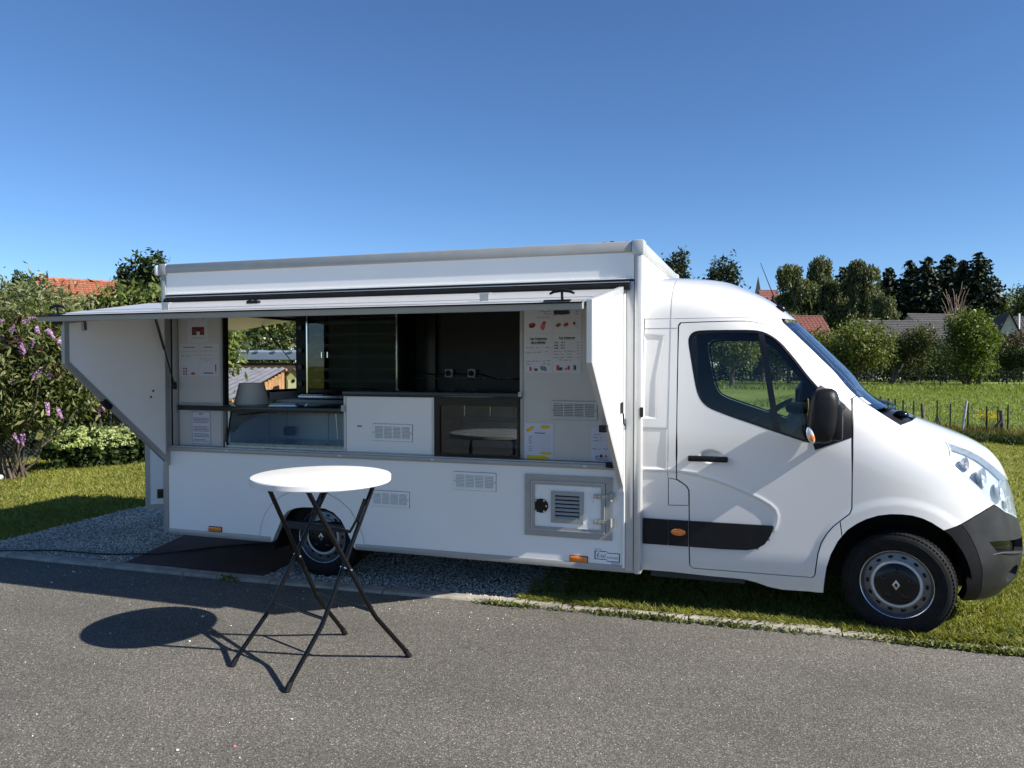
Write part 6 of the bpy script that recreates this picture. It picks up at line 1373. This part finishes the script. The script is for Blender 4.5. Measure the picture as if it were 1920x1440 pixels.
# fences in the meadow ---------------------------------------------------
def fence(name, label, posts, hgt, wire_rows, vstep, wr=.0022):
    """posts: (bearing, distance, top height, kind, half thickness)"""
    p0 = st(posts[0][0], posts[0][1]); t = thing(name, label, 'fence', p0); tops = []
    for (b, d, h, kind, r) in posts:
        p = st(b, d); tops.append((p, h))
        if kind == 'iron': MB().box(p.x - r, p.x + r, p.y - r * .3, p.y + r * .3, -.1, h).box(p.x - r * .3, p.x + r * .3, p.y - r, p.y + r, -.1, h).obj('post', 'iron_post', t)
        else: MB().tube([(p.x, p.y, -.1), (p.x + .01, p.y, h * .5), (p.x + random.uniform(-.02, .02), p.y, h)], [r, r * .95, r * .9], 8).obj('post', 'wood_post', t, smooth=True)
    w = MB()
    for (p, h), (q, g) in zip(tops[:-1], tops[1:]):
        for k in range(wire_rows):
            z = hgt * (k + .6) / wire_rows; w.tube([(p.x, p.y, z), ((p.x + q.x) / 2, (p.y + q.y) / 2, z - .015), (q.x, q.y, z)], wr, 3, False)
        L = (q - p).length; m = int(L / vstep)
        for k in range(m):
            r_ = p.lerp(q, (k + .5) / m); w.tube([(r_.x, r_.y, .02), (r_.x, r_.y, hgt)], wr * .9, 3, False)
    w.obj('wire_mesh', 'wire', t, fix=False); return t
NF = [(.4680, 22.4, .83, 'iron', .016), (.4792, 22.6, .82, 'iron', .02), (.4896, 22.0, .80, 'iron', .016), (.4986, 21.4, .80, 'iron', .016), (.5090, 20.7, .80, 'iron', .016), (.5229, 20.0, .82, 'iron', .016), (.5347, 19.5, .77, 'wood', .045), (.5534, 19.2, .86, 'iron', .016), (.5707, 18.8, .80, 'iron', .016), (.5936, 18.5, .82, 'iron', .016), (.6179, 18.3, .78, 'iron', .016), (.6325, 18.2, .76, 'iron', .014), (.6380, 18.1, .68, 'wood', .055), (.6457, 17.9, .82, 'iron', .016), (.6800, 17.6, .8, 'iron', .016), (.7300, 17.2, .8, 'iron', .016)]
nf = fence('meadow_fence', 'near wire fence with dark posts along the lawn edge', NF, .78, 6, .14, .0032)
def brace(p, q, r, mat, nm): return MB().tube([p, q], r, 8).obj(nm, mat, nf, smooth=True)
pw = st(.6380, 18.0); pb = st(.6160, 18.1); brace((pw.x, pw.y, .46), (pb.x, pb.y, .03), .035, 'wood_post', 'brace')
pw = st(.5534, 19.2); pb = st(.5475, 19.2); brace((pw.x, pw.y, .5), (pb.x, pb.y, .1), .016, 'iron_post', 'brace'); pb = st(.560, 19.2); brace((pw.x, pw.y, .5), (pb.x, pb.y, .1), .016, 'iron_post', 'brace')
a_ = st(.5853, 18.5); b_ = st(.5920, 18.5); tag(MB().tube([(a_.x, a_.y, -.02), (b_.x, b_.y, .885)], [.032, .028], 8).obj('leaning_post', 'grey_post', smooth=True), 'pale grey leaning post in the near meadow fence', 'post')
FF = [(b, 57 + 6 * abs(b - .55), 1.45, 'iron', .028) for b in (.30, .345, .39, .4618, .4716, .4950, .5062, .5312, .5492, .5652, .5915, .6332, .6380, .6530, .66, .69)]
fence('far_fence', 'far wire fence with thin posts under the fruit trees', FF, 1.35, 4, 1.2, .003)
yl = st(.6200, 18.6); yt = thing('yellow_flower', 'yellow flowering weed at the near fence', 'plant', (yl.x, yl.y, 0))
P, O = blob_points([(yl.x, yl.y, .52, .22, .2, .14)], 260, .03, 6, .2); V, F = leaf_quads(P, .035, O, 0, .8); raw('blooms', V, F, LM['yellow'], yt)
mb = MB()
for k in range(12): mb.tube([(yl.x + random.uniform(-.05, .05), yl.y, 0), (yl.x + random.uniform(-.2, .2), yl.y + random.uniform(-.1, .1), .5)], .004, 4)
mb.obj('stems', LM['buddleia'], yt, fix=False)

# ------------------------------------------------------------------ left side garden
SH = st(-.652, 11.9)
bd_ = thing('buddleia', 'tall butterfly bush with purple flower spikes and many stems', 'shrub', (SH.x, SH.y, 0))
mb = MB()
for k in range(20):
    a = random.uniform(0, 6.283); r = random.uniform(.05, .28); e = Vector((SH.x + random.uniform(-1.3, 1.4), SH.y + random.uniform(-.8, .8), random.uniform(1.4, 2.6)))
    P, rr = limb((SH.x + math.cos(a) * r, SH.y + math.sin(a) * r * .6, 0), e, .019, .007, 6, .05); mb.tube(P, rr, 7)
mb.obj('trunk', 'bark', bd_, smooth=True, fix=False)
wx, wy = _c, _s     # screen-wise axis of the garden row
def L2(u, v): return (SH.x + u * wx - v * wy, SH.y + u * wy + v * wx)
bl_ = []
for (u, v, z, ru, rz) in ((-.7, 0, 1.9, .8, .6), (-.1, .1, 2.25, .75, .5), (.55, 0, 1.85, .75, .6), (.95, .1, 1.5, .45, .5), (0, -.3, 1.45, .7, .45), (.45, -.2, 1.15, .5, .35), (-.8, -.1, 1.3, .6, .5), (.9, .2, 2.2, .5, .4), (-.2, 0, .9, .5, .3), (-.9, -.2, 2.2, .6, .5), (.2, -.4, 1.9, .6, .5), (-.5, -.3, .95, .35, .3)):
    x_, y_ = L2(u, v); bl_.append((x_, y_, z, ru, ru, rz))
P, O = blob_points(bl_, 27000, .10, 7, .45); V, F = leaf_quads(P, .135, O, .35, .26); raw('leaves', V, F, LM['buddleia'], bd_)
B2_ = st(-.545, 14.7); bd2 = thing('buddleia', 'second butterfly bush with few flower spikes behind the hydrangea hedge', 'shrub', (B2_.x, B2_.y, 0)); mb = MB(); bl2 = []
for k in range(14): P, rr = limb((B2_.x + random.uniform(-.2, .2), B2_.y + random.uniform(-.2, .2), 0), (B2_.x + random.uniform(-.9, .9), B2_.y + random.uniform(-.5, .5), random.uniform(1.4, 2.3)), .02, .007, 6, .05); mb.tube(P, rr, 7)
mb.obj('trunk', 'bark', bd2, smooth=True, fix=False)
for (u, v, z, ru, rz) in ((-.8, 0, 2.0, .6, .5), (-.2, 0, 2.2, .6, .5), (.4, .1, 2.1, .6, .5), (.95, .1, 2.2, .5, .5), (-.4, -.2, 1.5, .6, .45), (.4, -.2, 1.45, .6, .45), (1.0, 0, 1.5, .45, .4), (-.9, 0, 1.4, .4, .4), (0, -.1, 1.05, .5, .35)): bl2.append((B2_.x + u * wx - v * wy, B2_.y + u * wy + v * wx, z, ru, ru, rz))
P, O = blob_points(bl2, 14000, .10, 7, .45); V, F = leaf_quads(P, .14, O, .35, .28); raw('leaves', V, F, LM['buddleia'], bd2)
def spike(c, L, r, dirv, leafm, name, own=None):
    dirv = Vector(dirv).normalized(); n_ = int(260 * L / .2); t_ = RNG.uniform(size=(n_, 1)); a_ = RNG.uniform(0, 6.283, size=n_); rr = r * (1 - .7 * t_[:, 0]) * RNG.uniform(.6, 1.05, size=n_)
    e1 = dirv.orthogonal().normalized(); e2 = dirv.cross(e1); D_ = np.array(dirv); q = np.array(c) + t_ * L * D_ + (np.cos(a_) * rr)[:, None] * np.array(e1) + (np.sin(a_) * rr)[:, None] * np.array(e2)
    V, F = leaf_quads(q, .022, None, 0, .9); return raw(name, V, F, leafm, own or bd_)
SPK = [(-0.638,11.3,1.92,0),(-0.626,11.3,1.99,0),(-0.656,11.3,2.04,0),(-0.639,11.3,2.06,1),(-0.603,11.3,2.27,1),(-0.653,11.3,2.2,0),(-0.645,11.3,2.21,1),(-0.635,11.3,1.92,0),(-0.649,11.3,1.76,0),(-0.624,11.3,1.64,1),(-0.62,11.3,1.59,0),(-0.617,11.3,1.67,0),(-0.605,11.3,1.2,2),(-0.591,11.3,1.12,1),(-0.564,14.08,1.01,2),(-0.537,14.08,1.06,1),(-0.538,14.08,0.99,2),(-0.569,14.08,0.53,2),(-0.553,14.08,0.52,1),(-0.649,11.3,0.73,1),(-0.637,11.3,0.73,2),(-0.632,11.3,1.92,0),(-0.588,11.3,2.06,0),(-0.581,14.08,1.31,0),(-0.556,14.08,1.25,0),(-0.598,11.3,1.56,0),(-0.66,11.3,2.39,0),(-0.634,11.3,2.38,0),(-0.617,11.3,2.24,0),(-0.664,11.3,1.59,0),(-0.648,11.3,1.49,0),(-0.569,14.08,1.55,0)]   # bearing, distance, height, hanging habit
for b, d_, z, k in SPK:
    d_ += random.uniform(-.15, .2); p = st(b, d_)
    dv = [(random.uniform(-.9, .9), random.uniform(-.5, .5), .5), (random.uniform(.4, .9), -.2, -.6), (random.uniform(-.15, .15), 0, -1)][k]
    spike((p.x, p.y, z), random.uniform(.14, .22), random.uniform(.026, .038), dv, LM['bloom'], 'flower_spike', bd_ if d_ < 13 else bd2)
for i in range(46):
    u = random.uniform(-1.2, 1.1); x_, y_ = L2(u, random.uniform(-.85, -.3)); spike((x_, y_, random.uniform(1.55, 2.5) - abs(u) * .12), random.uniform(.12, .22), .026, (random.uniform(-.8, .8), random.uniform(-.6, .2), random.uniform(-.3, .7)), LM['seedhead'], 'seed_head')
for lab, dx, dz, r in (('upper white stone at foot of the butterfly bush', .05, .12, .038), ('middle white stone at foot of the butterfly bush', .12, .06, .05), ('lower white stone at foot of the butterfly bush', .0, .03, .05)):
    bm = bmesh.new(); bmesh.ops.create_icosphere(bm, subdivisions=2, radius=r)
    for v in bm.verts: v.co = Vector((v.co.x * 1.2, v.co.y, v.co.z * .85)) * random.uniform(.88, 1.1) + Vector((SH.x + dx, SH.y - .30, dz))
    tag(MB().bm(bm).obj('white_stone', 'whitestone', smooth=True), lab, 'stone', 'stones under the bush')
GL = 'shrubs along the garden boundary'
def shrub(name, label, b, d, blobs, n, size, lm, **k): return tree(name, label, 'shrub', st(b, d), blobs, n, size, LM[lm], group=GL, **k)
def row_blobs(us, zs, ru, rz, v=0): return [(u * wx - v * wy, u * wy + v * wx, z, ru, ru * .8, rz) for u, z in zip(us, zs)]
shrub('willow_shrub', 'silvery willow-like shrub rising at the left edge', -.64, 15.0, row_blobs([-1.4, -.6, .2, .9, 1.5, 0, -1, 1.1, .4], [2.2, 2.75, 2.35, 2.0, 1.9, 1.4, 1.5, 1.2, 2.7], .75, .75), 15000, .15, 'willow', tr=.06, stems=5, clump=.12, aspect=.24, droop=.1, per=7)
shrub('willow_shrub', 'silvery willow-like shrub below the red tiled roof', -.565, 15.4, row_blobs([-1.0, -.3, .4, 1.0, 0], [2.3, 2.35, 2.3, 2.3, 1.5], .7, .72), 12000, .15, 'willow', tr=.06, stems=5, clump=.12, aspect=.24, droop=.1, per=7)
shrub('laurel_shrub', 'green broad-leaved shrub left of the truck roof', -.508, 15.8, row_blobs([-.9, -.3, .35, .95, 0, .6], [2.45, 2.5, 2.6, 2.6, 1.7, 1.6], .6, .65), 9500, .17, 'laurel', tr=.06, stems=5, clump=.12, aspect=.36, droop=.3, per=7)
shrub('laurel_shrub', 'drooping green shrub touching the truck roof corner', -.468, 15.4, row_blobs([-.5, .1, .6, 1.2], [2.5, 2.5, 2.4, 2.2], .6, .75), 6500, .18, 'laurel', tr=.06, stems=4, clump=.12, aspect=.32, droop=.5, per=7)
tree('garden_tree', 'dark leafy tree standing above the hedge left of the truck', 'tree', st(-.482, 20), [(.2, .1, 3.5, .45, .45, .8), (.0, 0, 4.15, .26, .26, .42), (.42, .1, 4.2, .26, .26, .42), (-.42, -.12, 4.15, .10, .10, .42), (-.3, -.1, 3.5, .16, .16, .3), (.2, 0, 2.5, .75, .75, .8), (.55, .15, 3.5, .22, .22, .5)], 5200, .15, LM['dark'], tr=.09, clump=.09, aspect=.5, per=7, limbs=10)
tree('garden_tree', 'small dark treetop left of the red roof gable', 'tree', st(-.612, 22), [(0, 0, 3.95, .14, .14, .3), (-.35, -.1, 3.55, .2, .2, .3), (.0, 0, 3.1, .4, .4, .6)], 900, .16, LM['dark'], tr=.07, clump=.09, per=7)
tree('garden_tree', 'dark treetop showing through shrubs at upper left', 'tree', st(-.598 - .035, 17), [(0, 0, 3.35, .25, .25, .35), (-.2, 0, 3.0, .4, .4, .45)], 1300, .15, LM['dark'], tr=.07, clump=.09, per=7)
for i, (b, d, hw, h) in enumerate(((-.70, 22, 3.2, 3.6), (-.60, 24, 3.2, 3.2), (-.50, 22, 3.0, 3.2), (-.40, 24, 3.4, 3.4))):
    tree('hedge_bush', ['dark bush far left behind the boundary shrubs', 'dark bush behind the silvery shrubs', 'dark bush behind the broad-leaved shrubs', 'dark bush hidden behind rear of the truck'][i], 'shrub', st(b, d), blobs_round(hw, -.4, h, 8, seed=60 + i), 5000, .22, LM['dark'], tr=.08, clump=.2)
# low hydrangea hedge
HY = thing('hydrangea_hedge', 'low hydrangea hedge covered in pale green flower heads', 'shrub', st(-.535, 13.3)); hb_ = []
for k in range(9):
    t_ = k / 8; p = st(-.578 + .10 * t_, 13.1 + .9 * t_); hb_.append((p.x, p.y, .29 + .03 * math.sin(k * 2), .36, .42, .30))
P, O = blob_points(hb_, 8000, .06, 7, .5); kz = P[:, 2] > .02; V, F = leaf_quads(P[kz], .10, O[kz], .2, .6); raw('leaves', V, F, LM['hyd_leaf'], HY)
hh = thing; cnt = 0
for k in range(190):
    b_ = hb_[k % len(hb_)]; a = math.radians(-70 + random.uniform(-115, 115)); el = math.asin(random.uniform(.25, 1)); c = (b_[0] + math.cos(a) * math.cos(el) * b_[3] * 1.2, b_[1] + math.sin(a) * math.cos(el) * b_[4] * 1.2, b_[2] + math.sin(el) * b_[5] * 1.15)
    q = np.array(c) + unit(46) * np.array([.072, .072, .045]) * RNG.uniform(.7, 1.05, size=(46, 1)); V, F = leaf_quads(q, .046, None, 0, .95); raw('flower_head', V, F, LM['hyd'], HY)
# chain link fence between the shrubs
CF = thing('chain_link_fence', 'green chain-link fence behind the butterfly bush', 'fence', st(-.60, 13.9)); ca, cb_ = st(-.70, 13.6), st(-.47, 15.2); L = (cb_ - ca).length; d_ = (cb_ - ca).normalized(); mb = MB(); H = 1.15; sp_ = .075
k = -int(H / sp_)
for k in range(-int(H / sp_), int(L / sp_) + 1):
    for sg in (1, -1):
        s0_, s1_ = (k * sp_, k * sp_ + H) if sg > 0 else (k * sp_ + H, k * sp_)
        t0, t1 = 0.0, 1.0
        lo, hi = 0.0, L
        ds = s1_ - s0_
        ta, tb_ = sorted(((lo - s0_) / ds, (hi - s0_) / ds)); t0, t1 = max(0, ta), min(1, tb_)
        if t1 <= t0: continue
        p = ca + d_ * (s0_ + ds * t0); q = ca + d_ * (s0_ + ds * t1); mb.tube([(p.x, p.y, .03 + H * t0), (q.x, q.y, .03 + H * t1)], .0028, 3, False)
mb.obj('mesh', 'wire', CF, fix=False)
for k in range(5):
    p = ca + d_ * (L * k / 4); MB().cyl((p.x, p.y, -.1), (p.x, p.y, 1.28), .022, n=10).obj('post', 'grey_post' if k == 3 else 'iron_post', CF)
# house with orange tiled roof and solar panels
ha_, hb2 = st(-.600, 39.5), st(-.36, 45.0)
t, a, b, d, n = house('house', 'house with orange-red tiled roof and solar panels left of truck', ha_, hb2, 9, 3.6, 6.5, 'render', 'tile_red', 22, 46, .05, .4)
e0 = a - n * .4; slope = (6.5 - 3.6) / 4.5
def onroof(s, v):   # s along, v 0..1 up the slope
    p = a + d * s + n * (4.5 * v); return Vector((p.x, p.y, 3.6 + 2.9 * v + .12))
for i in range(3):
    s0_ = 4.6 + i * 1.15; q = [onroof(s0_, .50), onroof(s0_ + 1.08, .50), onroof(s0_ + 1.08, .82), onroof(s0_, .82)]; up_ = Vector((0, 0, .05))
    o = MB().add([tuple(x) for x in q] + [tuple(x + up_) for x in q], [(0, 3, 2, 1), (4, 5, 6, 7), (0, 1, 5, 4), (1, 2, 6, 5), (2, 3, 7, 6), (3, 0, 4, 7)]).obj('solar_panel', 'solar', t)

# ------------------------------------------------------------------ shed and bird houses seen through the open back
SA, SB = Vector((-15.15, 11.08, 0)), Vector((-10.72, 12.50, 0)); sd_ = (SB - SA).normalized(); sn = Vector((sd_.y, -sd_.x, 0)); SL = (SB - SA).length
shd = thing('wooden_shed', 'brown plank shed with metal-edged flat roof behind truck', 'shed', (SA + SB) / 2)
k = 0; s_ = 0.0
while s_ < SL - .02:
    w = random.uniform(.16, .22); p, q = SA + sd_ * s_, SA + sd_ * min(SL, s_ + w - .008); o2 = sn * random.uniform(.0, .012)
    MB().add([(x.x + o2.x + f.x, x.y + o2.y + f.y, z) for z in (.02, 1.80) for (x, f) in ((p, sn * .0), (q, sn * .0), (q, sn * -.025), (p, sn * -.025))], [(0, 1, 2, 3), (4, 7, 6, 5), (0, 4, 5, 1), (1, 5, 6, 2), (2, 6, 7, 3), (3, 7, 4, 0)]).obj('plank', 'planks', shd); s_ += w
def sbox(name, mat, s0, s1, t0, t1, z0, z1):
    P = [SA + sd_ * s + sn * t for (s, t) in ((s0, t0), (s1, t0), (s1, t1), (s0, t1))]
    return MB().add([(p.x, p.y, z) for z in (z0, z1) for p in P], [(0, 3, 2, 1), (4, 5, 6, 7), (0, 1, 5, 4), (1, 2, 6, 5), (2, 3, 7, 6), (3, 0, 4, 7)]).obj(name, mat, shd)
sbox('wall_back', 'planks_dark', 0, SL, -2.2, -2.1, 0, 1.8); sbox('beam', 'planks_dark', -.1, SL + .1, .02, .45, 1.56, 1.80); sbox('roof_deck', 'planks_dark', -.15, SL + .15, -2.3, .50, 1.88, 1.93)
sbox('roof_edge', 'fascia', -.16, SL + .16, .50, .53, 1.88, 2.07)
r0 = sbox('roof_rib', 'fascia', .1, .20, -2.3, .56, 2.072, 2.13)
for k in range(1, 11): copy_at(r0, tuple(sd_ * (.44 * k)), shd)
sbox('post', 'planks', SL * .62, SL * .62 + .09, .35, .44, 0, 1.62)
# lean-to with corrugated roof in front-left
lt = thing('lean_to', 'grey corrugated lean-to roof on plank wall behind truck', 'shed', (-13, 9, 0))
PA, PB, PC, PD = Vector((-14.48, 7.49, 1.06)), Vector((-11.34, 7.90, 1.06)), Vector((-14.65, 11.0, 1.66)), Vector((-11.89, 10.6, 1.68)); V, F = [], []; nc, nr = 60, 2
for i in range(nc + 1):
    for j in range(nr):
        p = PA.lerp(PB, i / nc).lerp(PC.lerp(PD, i / nc), j / (nr - 1)); V.append((p.x, p.y, p.z + .018 * math.sin(i * 1.35)))
for i in range(nc): F.append((i * nr, (i + 1) * nr, (i + 1) * nr + 1, i * nr + 1))
raw('corrugated_sheet', V, F, 'corrug', lt, smooth=True)
for k in range(15):
    t_ = k / 15; p = (PB - Vector((0, 0, PB.z))).lerp(PD - Vector((0, 0, PD.z)), t_); q = (PB - Vector((0, 0, PB.z))).lerp(PD - Vector((0, 0, PD.z)), t_ + .062); zt = 1.0 + .60 * t_
    MB().add([(p.x - .06, p.y, .0), (q.x - .06, q.y, .0), (q.x - .06, q.y, zt), (p.x - .06, p.y, zt), (p.x - .09, p.y, .0), (q.x - .09, q.y, .0), (q.x - .09, q.y, zt), (p.x - .09, p.y, zt)], [(0, 1, 2, 3), (7, 6, 5, 4), (0, 3, 7, 4), (1, 5, 6, 2), (3, 2, 6, 7)]).obj('plank', 'planks', lt)
for (aa, bb) in ((PA, PB), (PC, PD)): MB().tube([aa - Vector((0, 0, .05)), bb - Vector((0, 0, .05))], .03, 6).obj('rafter', 'planks', lt)
def birdhouse(label, c, w, h, wallm, roofm, frontm=None, rot=.3):
    t = thing('birdhouse', label, 'birdhouse', c, 'bird houses on the shed shelf'); mt = Matrix.Translation(c) @ Matrix.Rotation(rot, 4, 'Z')
    MB().prism([(-w / 2, 0), (w / 2, 0), (w / 2, h * .65), (0, h), (-w / 2, h * .65)], -w * .4, w * .4).xf(mt).obj('box', wallm, t)
    for sg in (-1, 1): MB().add([(sg * w * .62, -w * .5, h * .58), (0, -w * .5, h * 1.02), (0, w * .5, h * 1.02), (sg * w * .62, w * .5, h * .58), (sg * w * .62, -w * .5, h * .64), (0, -w * .5, h * 1.1), (0, w * .5, h * 1.1), (sg * w * .62, w * .5, h * .64)], [(0, 3, 2, 1), (4, 5, 6, 7), (0, 1, 5, 4), (2, 3, 7, 6), (0, 4, 7, 3)]).xf(mt).obj('roof', roofm, t)
    if frontm: MB().box(-w * .4, w * .4, -w * .43, -w * .405, h * .06, h * .5).xf(mt).obj('front', frontm, t)
    MB().cyl((0, -w * .46, h * .45), (0, -w * .44, h * .45), w * .13).xf(mt).obj('hole', 'rubber', t)
sh_ = tag(MB().box(-11.85, -10.35, 9.85, 10.45, 1.12, 1.17).box(-11.75, -11.65, 10.1, 10.25, 0, 1.12).box(-10.55, -10.45, 10.1, 10.25, 0, 1.12).obj('shelf', 'planks'), 'plank shelf carrying the coloured bird houses', 'shelf')
birdhouse('olive green birdhouse with pale front on shelf', Vector((-11.30, 10.08, 1.17)), .32, .46, 'bird_green', 'planks_dark', 'bird_front')
birdhouse('blue birdhouse with white front above the others', Vector((-10.88, 10.28, 1.38)), .38, .40, 'white_wall', 'bird_blue', 'white_wall')
birdhouse('small mint green birdhouse at shelf end', Vector((-10.96, 9.98, 1.17)), .24, .17, 'bird_mint', 'bird_mint')
tag(MB().lathe([(.001, 1.171), (.09, 1.171), (.12, 1.34), (.001, 1.34)], (-10.62, 10.04, 0), 'z', 20).obj('flower_pot', 'terracotta', smooth=True), 'terracotta pot at right end of the bird house shelf', 'pot')
t, a, b, d, n = house('house', 'low white outbuilding gleaming between trees behind the shed', Vector((-29, 18.5, 0)), Vector((-16.5, 24.5, 0)), 5, 3.5, 4.1, 'white_wall', 'tile_grey', 6, 14)
for i, (x_, y_) in enumerate(((-19.6, 15.6), (-16.9, 17.0), (-21.9, 15.1), (-14.6, 18.0))):
    tree('garden_tree', ['leafy tree behind shed, second from left', 'leafy tree behind shed, third from left', 'leafy tree behind shed, leftmost through the opening', 'leafy tree behind shed, nearest the far corner post'][i], 'tree', (x_, y_, 0), [(0, 0, 2.6, .8, .8, .8), (.7, .1, 3.1, .5, .5, .5), (-.7, -.1, 3.0, .55, .55, .6), (.1, 0, 1.8, 1.0, 1.0, .7), (-.3, 0, 3.6, .45, .45, .4)], 2600, .19, LM['apple'], tr=.07, clump=.10, per=7, shell=.4)

# ------------------------------------------------------------------ grass, gravel, weeds
def keep(P, f): return P[f(P)]
LAWN_R = [(-2.58, .06), (3.2, .07), (9, 2), (9, 9), (-2, 9), (-2.6, 3)]
g1 = scatter([(-2.58, .05), (3.4, .10), (3.4, 2.6), (-2.6, 2.6)], 70000); blades('lawn_blades', g1, .038, .0032, 'blade', .7)
g2 = scatter([(-1, 2.4), (6.5, .6), (9.5, 8.5), (7, 15.6), (-1, 15)], 60000); blades('lawn_blades', g2, .045, .006, 'blade', .7)
g3 = scatter([(-8.1, .15), (-8.2, 1.9), (-8.0, 3.4), (-9, 9), (-17, 9), (-17, -.2), (-9, -.15)], 110000); g3 = keep(g3, lambda P: ~((P[:, 0] > -8.15) & (P[:, 1] < 3.4))); blades('lawn_blades', g3, .045, .005, 'blade', .7)
# long dry grass under the near fence
pts = []
for (b, d, *_r), (b2, d2, *_q) in zip(NF[:-1], NF[1:]):
    p, q = st(b, d), st(b2, d2); n_ = int((q - p).length * 1300)
    u = RNG.uniform(size=n_); w = RNG.normal(size=n_) * .32; pts.append(np.stack([p.x + (q.x - p.x) * u - w * _s * .2, p.y + (q.y - p.y) * u + w, np.full(n_, -.005)], 1))
blades('long_grass', np.concatenate(pts), .30, .006, 'blade_dry', .35)
pts = []
for (b, d, *_r), (b2, d2, *_q) in zip(NF[:-1], NF[1:]):
    p, q = st(b, d - .75), st(b2, d2 - .75); n_ = int((q - p).length * 800); u = RNG.uniform(size=n_); w = RNG.normal(size=n_) * .22; pts.append(np.stack([p.x + (q.x - p.x) * u, p.y + (q.y - p.y) * u + w, np.full(n_, -.005)], 1))
blades('long_grass', np.concatenate(pts), .20, .008, LM['dark'], .5)
pts = scatter([(3, 19.5), (16, 14), (30, 30), (30, 62), (6, 62), (-2, 30)], 70000); blades('meadow_blades', pts, .14, .014, 'blade_field', .6)
pts = scatter([(-6, 50), (28, 50), (40, 64), (-6, 64)], 16000); blades('meadow_blades', pts, .30, .03, 'blade_field', .5)
# kerb edge: overhanging turf on the right part and weeds in the joint
n_ = 24000; xx = RNG.uniform(-2.55, 3.4, n_); keepm = RNG.uniform(size=n_) < np.clip(.25 + .75 * (np.sin(xx * 5.1) * .5 + .5) * (np.sin(xx * 2.3 + 1) * .4 + .6), 0, 1)
yy = np.array([kerb_y(v) for v in xx]) + .115 + np.abs(RNG.normal(size=n_)) * .06 - .03 - .06 * (RNG.uniform(size=n_) < .14) * np.clip((xx + 1.8) / 1.5, 0, 1); q = np.stack([xx, yy, np.full(n_, .005)], 1)[keepm]; blades('kerb_turf', q, .05, .0035, 'blade', .8)
cl = []
for k in range(230):
    xk = random.uniform(-2.75, 3.4)
    dens = .35 + .65 * (.5 + .5 * math.sin(xk * 3.7 + .6))
    if random.random() > dens: continue
    m = random.randint(14, 46); c = np.array([xk, kerb_y(xk) - .012, .012]); cl.append(c + RNG.normal(size=(m, 3)) * np.array([.07, .018, .008]))
cl.append(np.array([-4.98, kerb_y(-4.98) - .015, .02]) + RNG.normal(size=(90, 3)) * np.array([.05, .025, .014]))
cl = np.concatenate(cl); cl[:, 2] = np.abs(cl[:, 2]) + .004; V, F = leaf_quads(cl, .026, None, -.3, .55); stuff(raw('kerb_weeds', V, F, LM['apple']))
cl = []
for k in range(260):
    xk = random.uniform(-2.5, 3.2); m = random.randint(8, 20); c = np.array([xk, kerb_y(xk) + random.uniform(.12, .5), .012]); cl.append(c + RNG.normal(size=(m, 3)) * np.array([.05, .03, .008]))
cl = np.concatenate(cl); cl[:, 2] = np.abs(cl[:, 2]) + .004; V, F = leaf_quads(cl, .022, None, -.3, .6); stuff(raw('clover', V, F, LM['bright']))
def stones(name, pts, r):
    n = len(pts); base = np.array([(1, 0, 0), (-1, 0, 0), (0, 1, 0), (0, -1, 0), (0, 0, 1), (0, 0, -1)], float); fb = np.array([(0, 2, 4), (2, 1, 4), (1, 3, 4), (3, 0, 4), (2, 0, 5), (1, 2, 5), (3, 1, 5), (0, 3, 5)])
    s = r * RNG.uniform(.55, 1.35, size=(n, 1, 1)) * RNG.uniform(.6, 1.3, size=(n, 6, 1)) * RNG.uniform(.75, 1.25, size=(n, 1, 3)); q = base[None] * s
    a = RNG.uniform(0, 6.283, size=n); ca_, sa_ = np.cos(a)[:, None], np.sin(a)[:, None]; tl = RNG.uniform(-.6, .6, size=n); ct, s2 = np.cos(tl)[:, None], np.sin(tl)[:, None]
    x, y, z = q[..., 0], q[..., 1], q[..., 2] * .7; y, z = y * ct - z * s2, y * s2 + z * ct; x, y = x * ca_ - y * sa_, x * sa_ + y * ca_
    V = np.stack([x, y, z], -1) + pts[:, None, :]; F = (fb[None] + (np.arange(n) * 6)[:, None, None]).reshape(-1, 3); return stuff(raw(name, V.reshape(-1, 3), F, 'stone'))
gp = scatter([(-8.1, -.13), (-2.55, .0), (-2.6, 2.0), (-3.4, 3.2), (-7.9, 3.3), (-8.2, 1.9), (-8.1, .6)], 60000)
km = ~inside(gp[:, 0], gp[:, 1], [(-6.20, -.10), (-4.79, -.06), (-4.82, .66), (-5.0, 1.30), (-6.52, 1.10)])
gp = gp[km]; gp[:, 2] = RNG.uniform(-.002, .008, len(gp)); stones('gravel', gp, .0098)
gp = scatter([(-2.62, .06), (-2.3, .10), (-2.4, 1.5), (-2.62, 1.5)], 500); gp[:, 2] = .004; stones('gravel', gp, .012)
gs = scatter([(-7.5, -.30), (-2.6, -.20), (-2.0, -.6), (-7.5, -.6)], 70); gs[:, 2] = .002; stones('grit', gs, .006)
gs = scatter([(-7, -.3), (2.5, -.2), (1.5, -3.4), (-5, -3.4)], 240); gs[:, 2] = .001; stones('grit', gs, .0045)
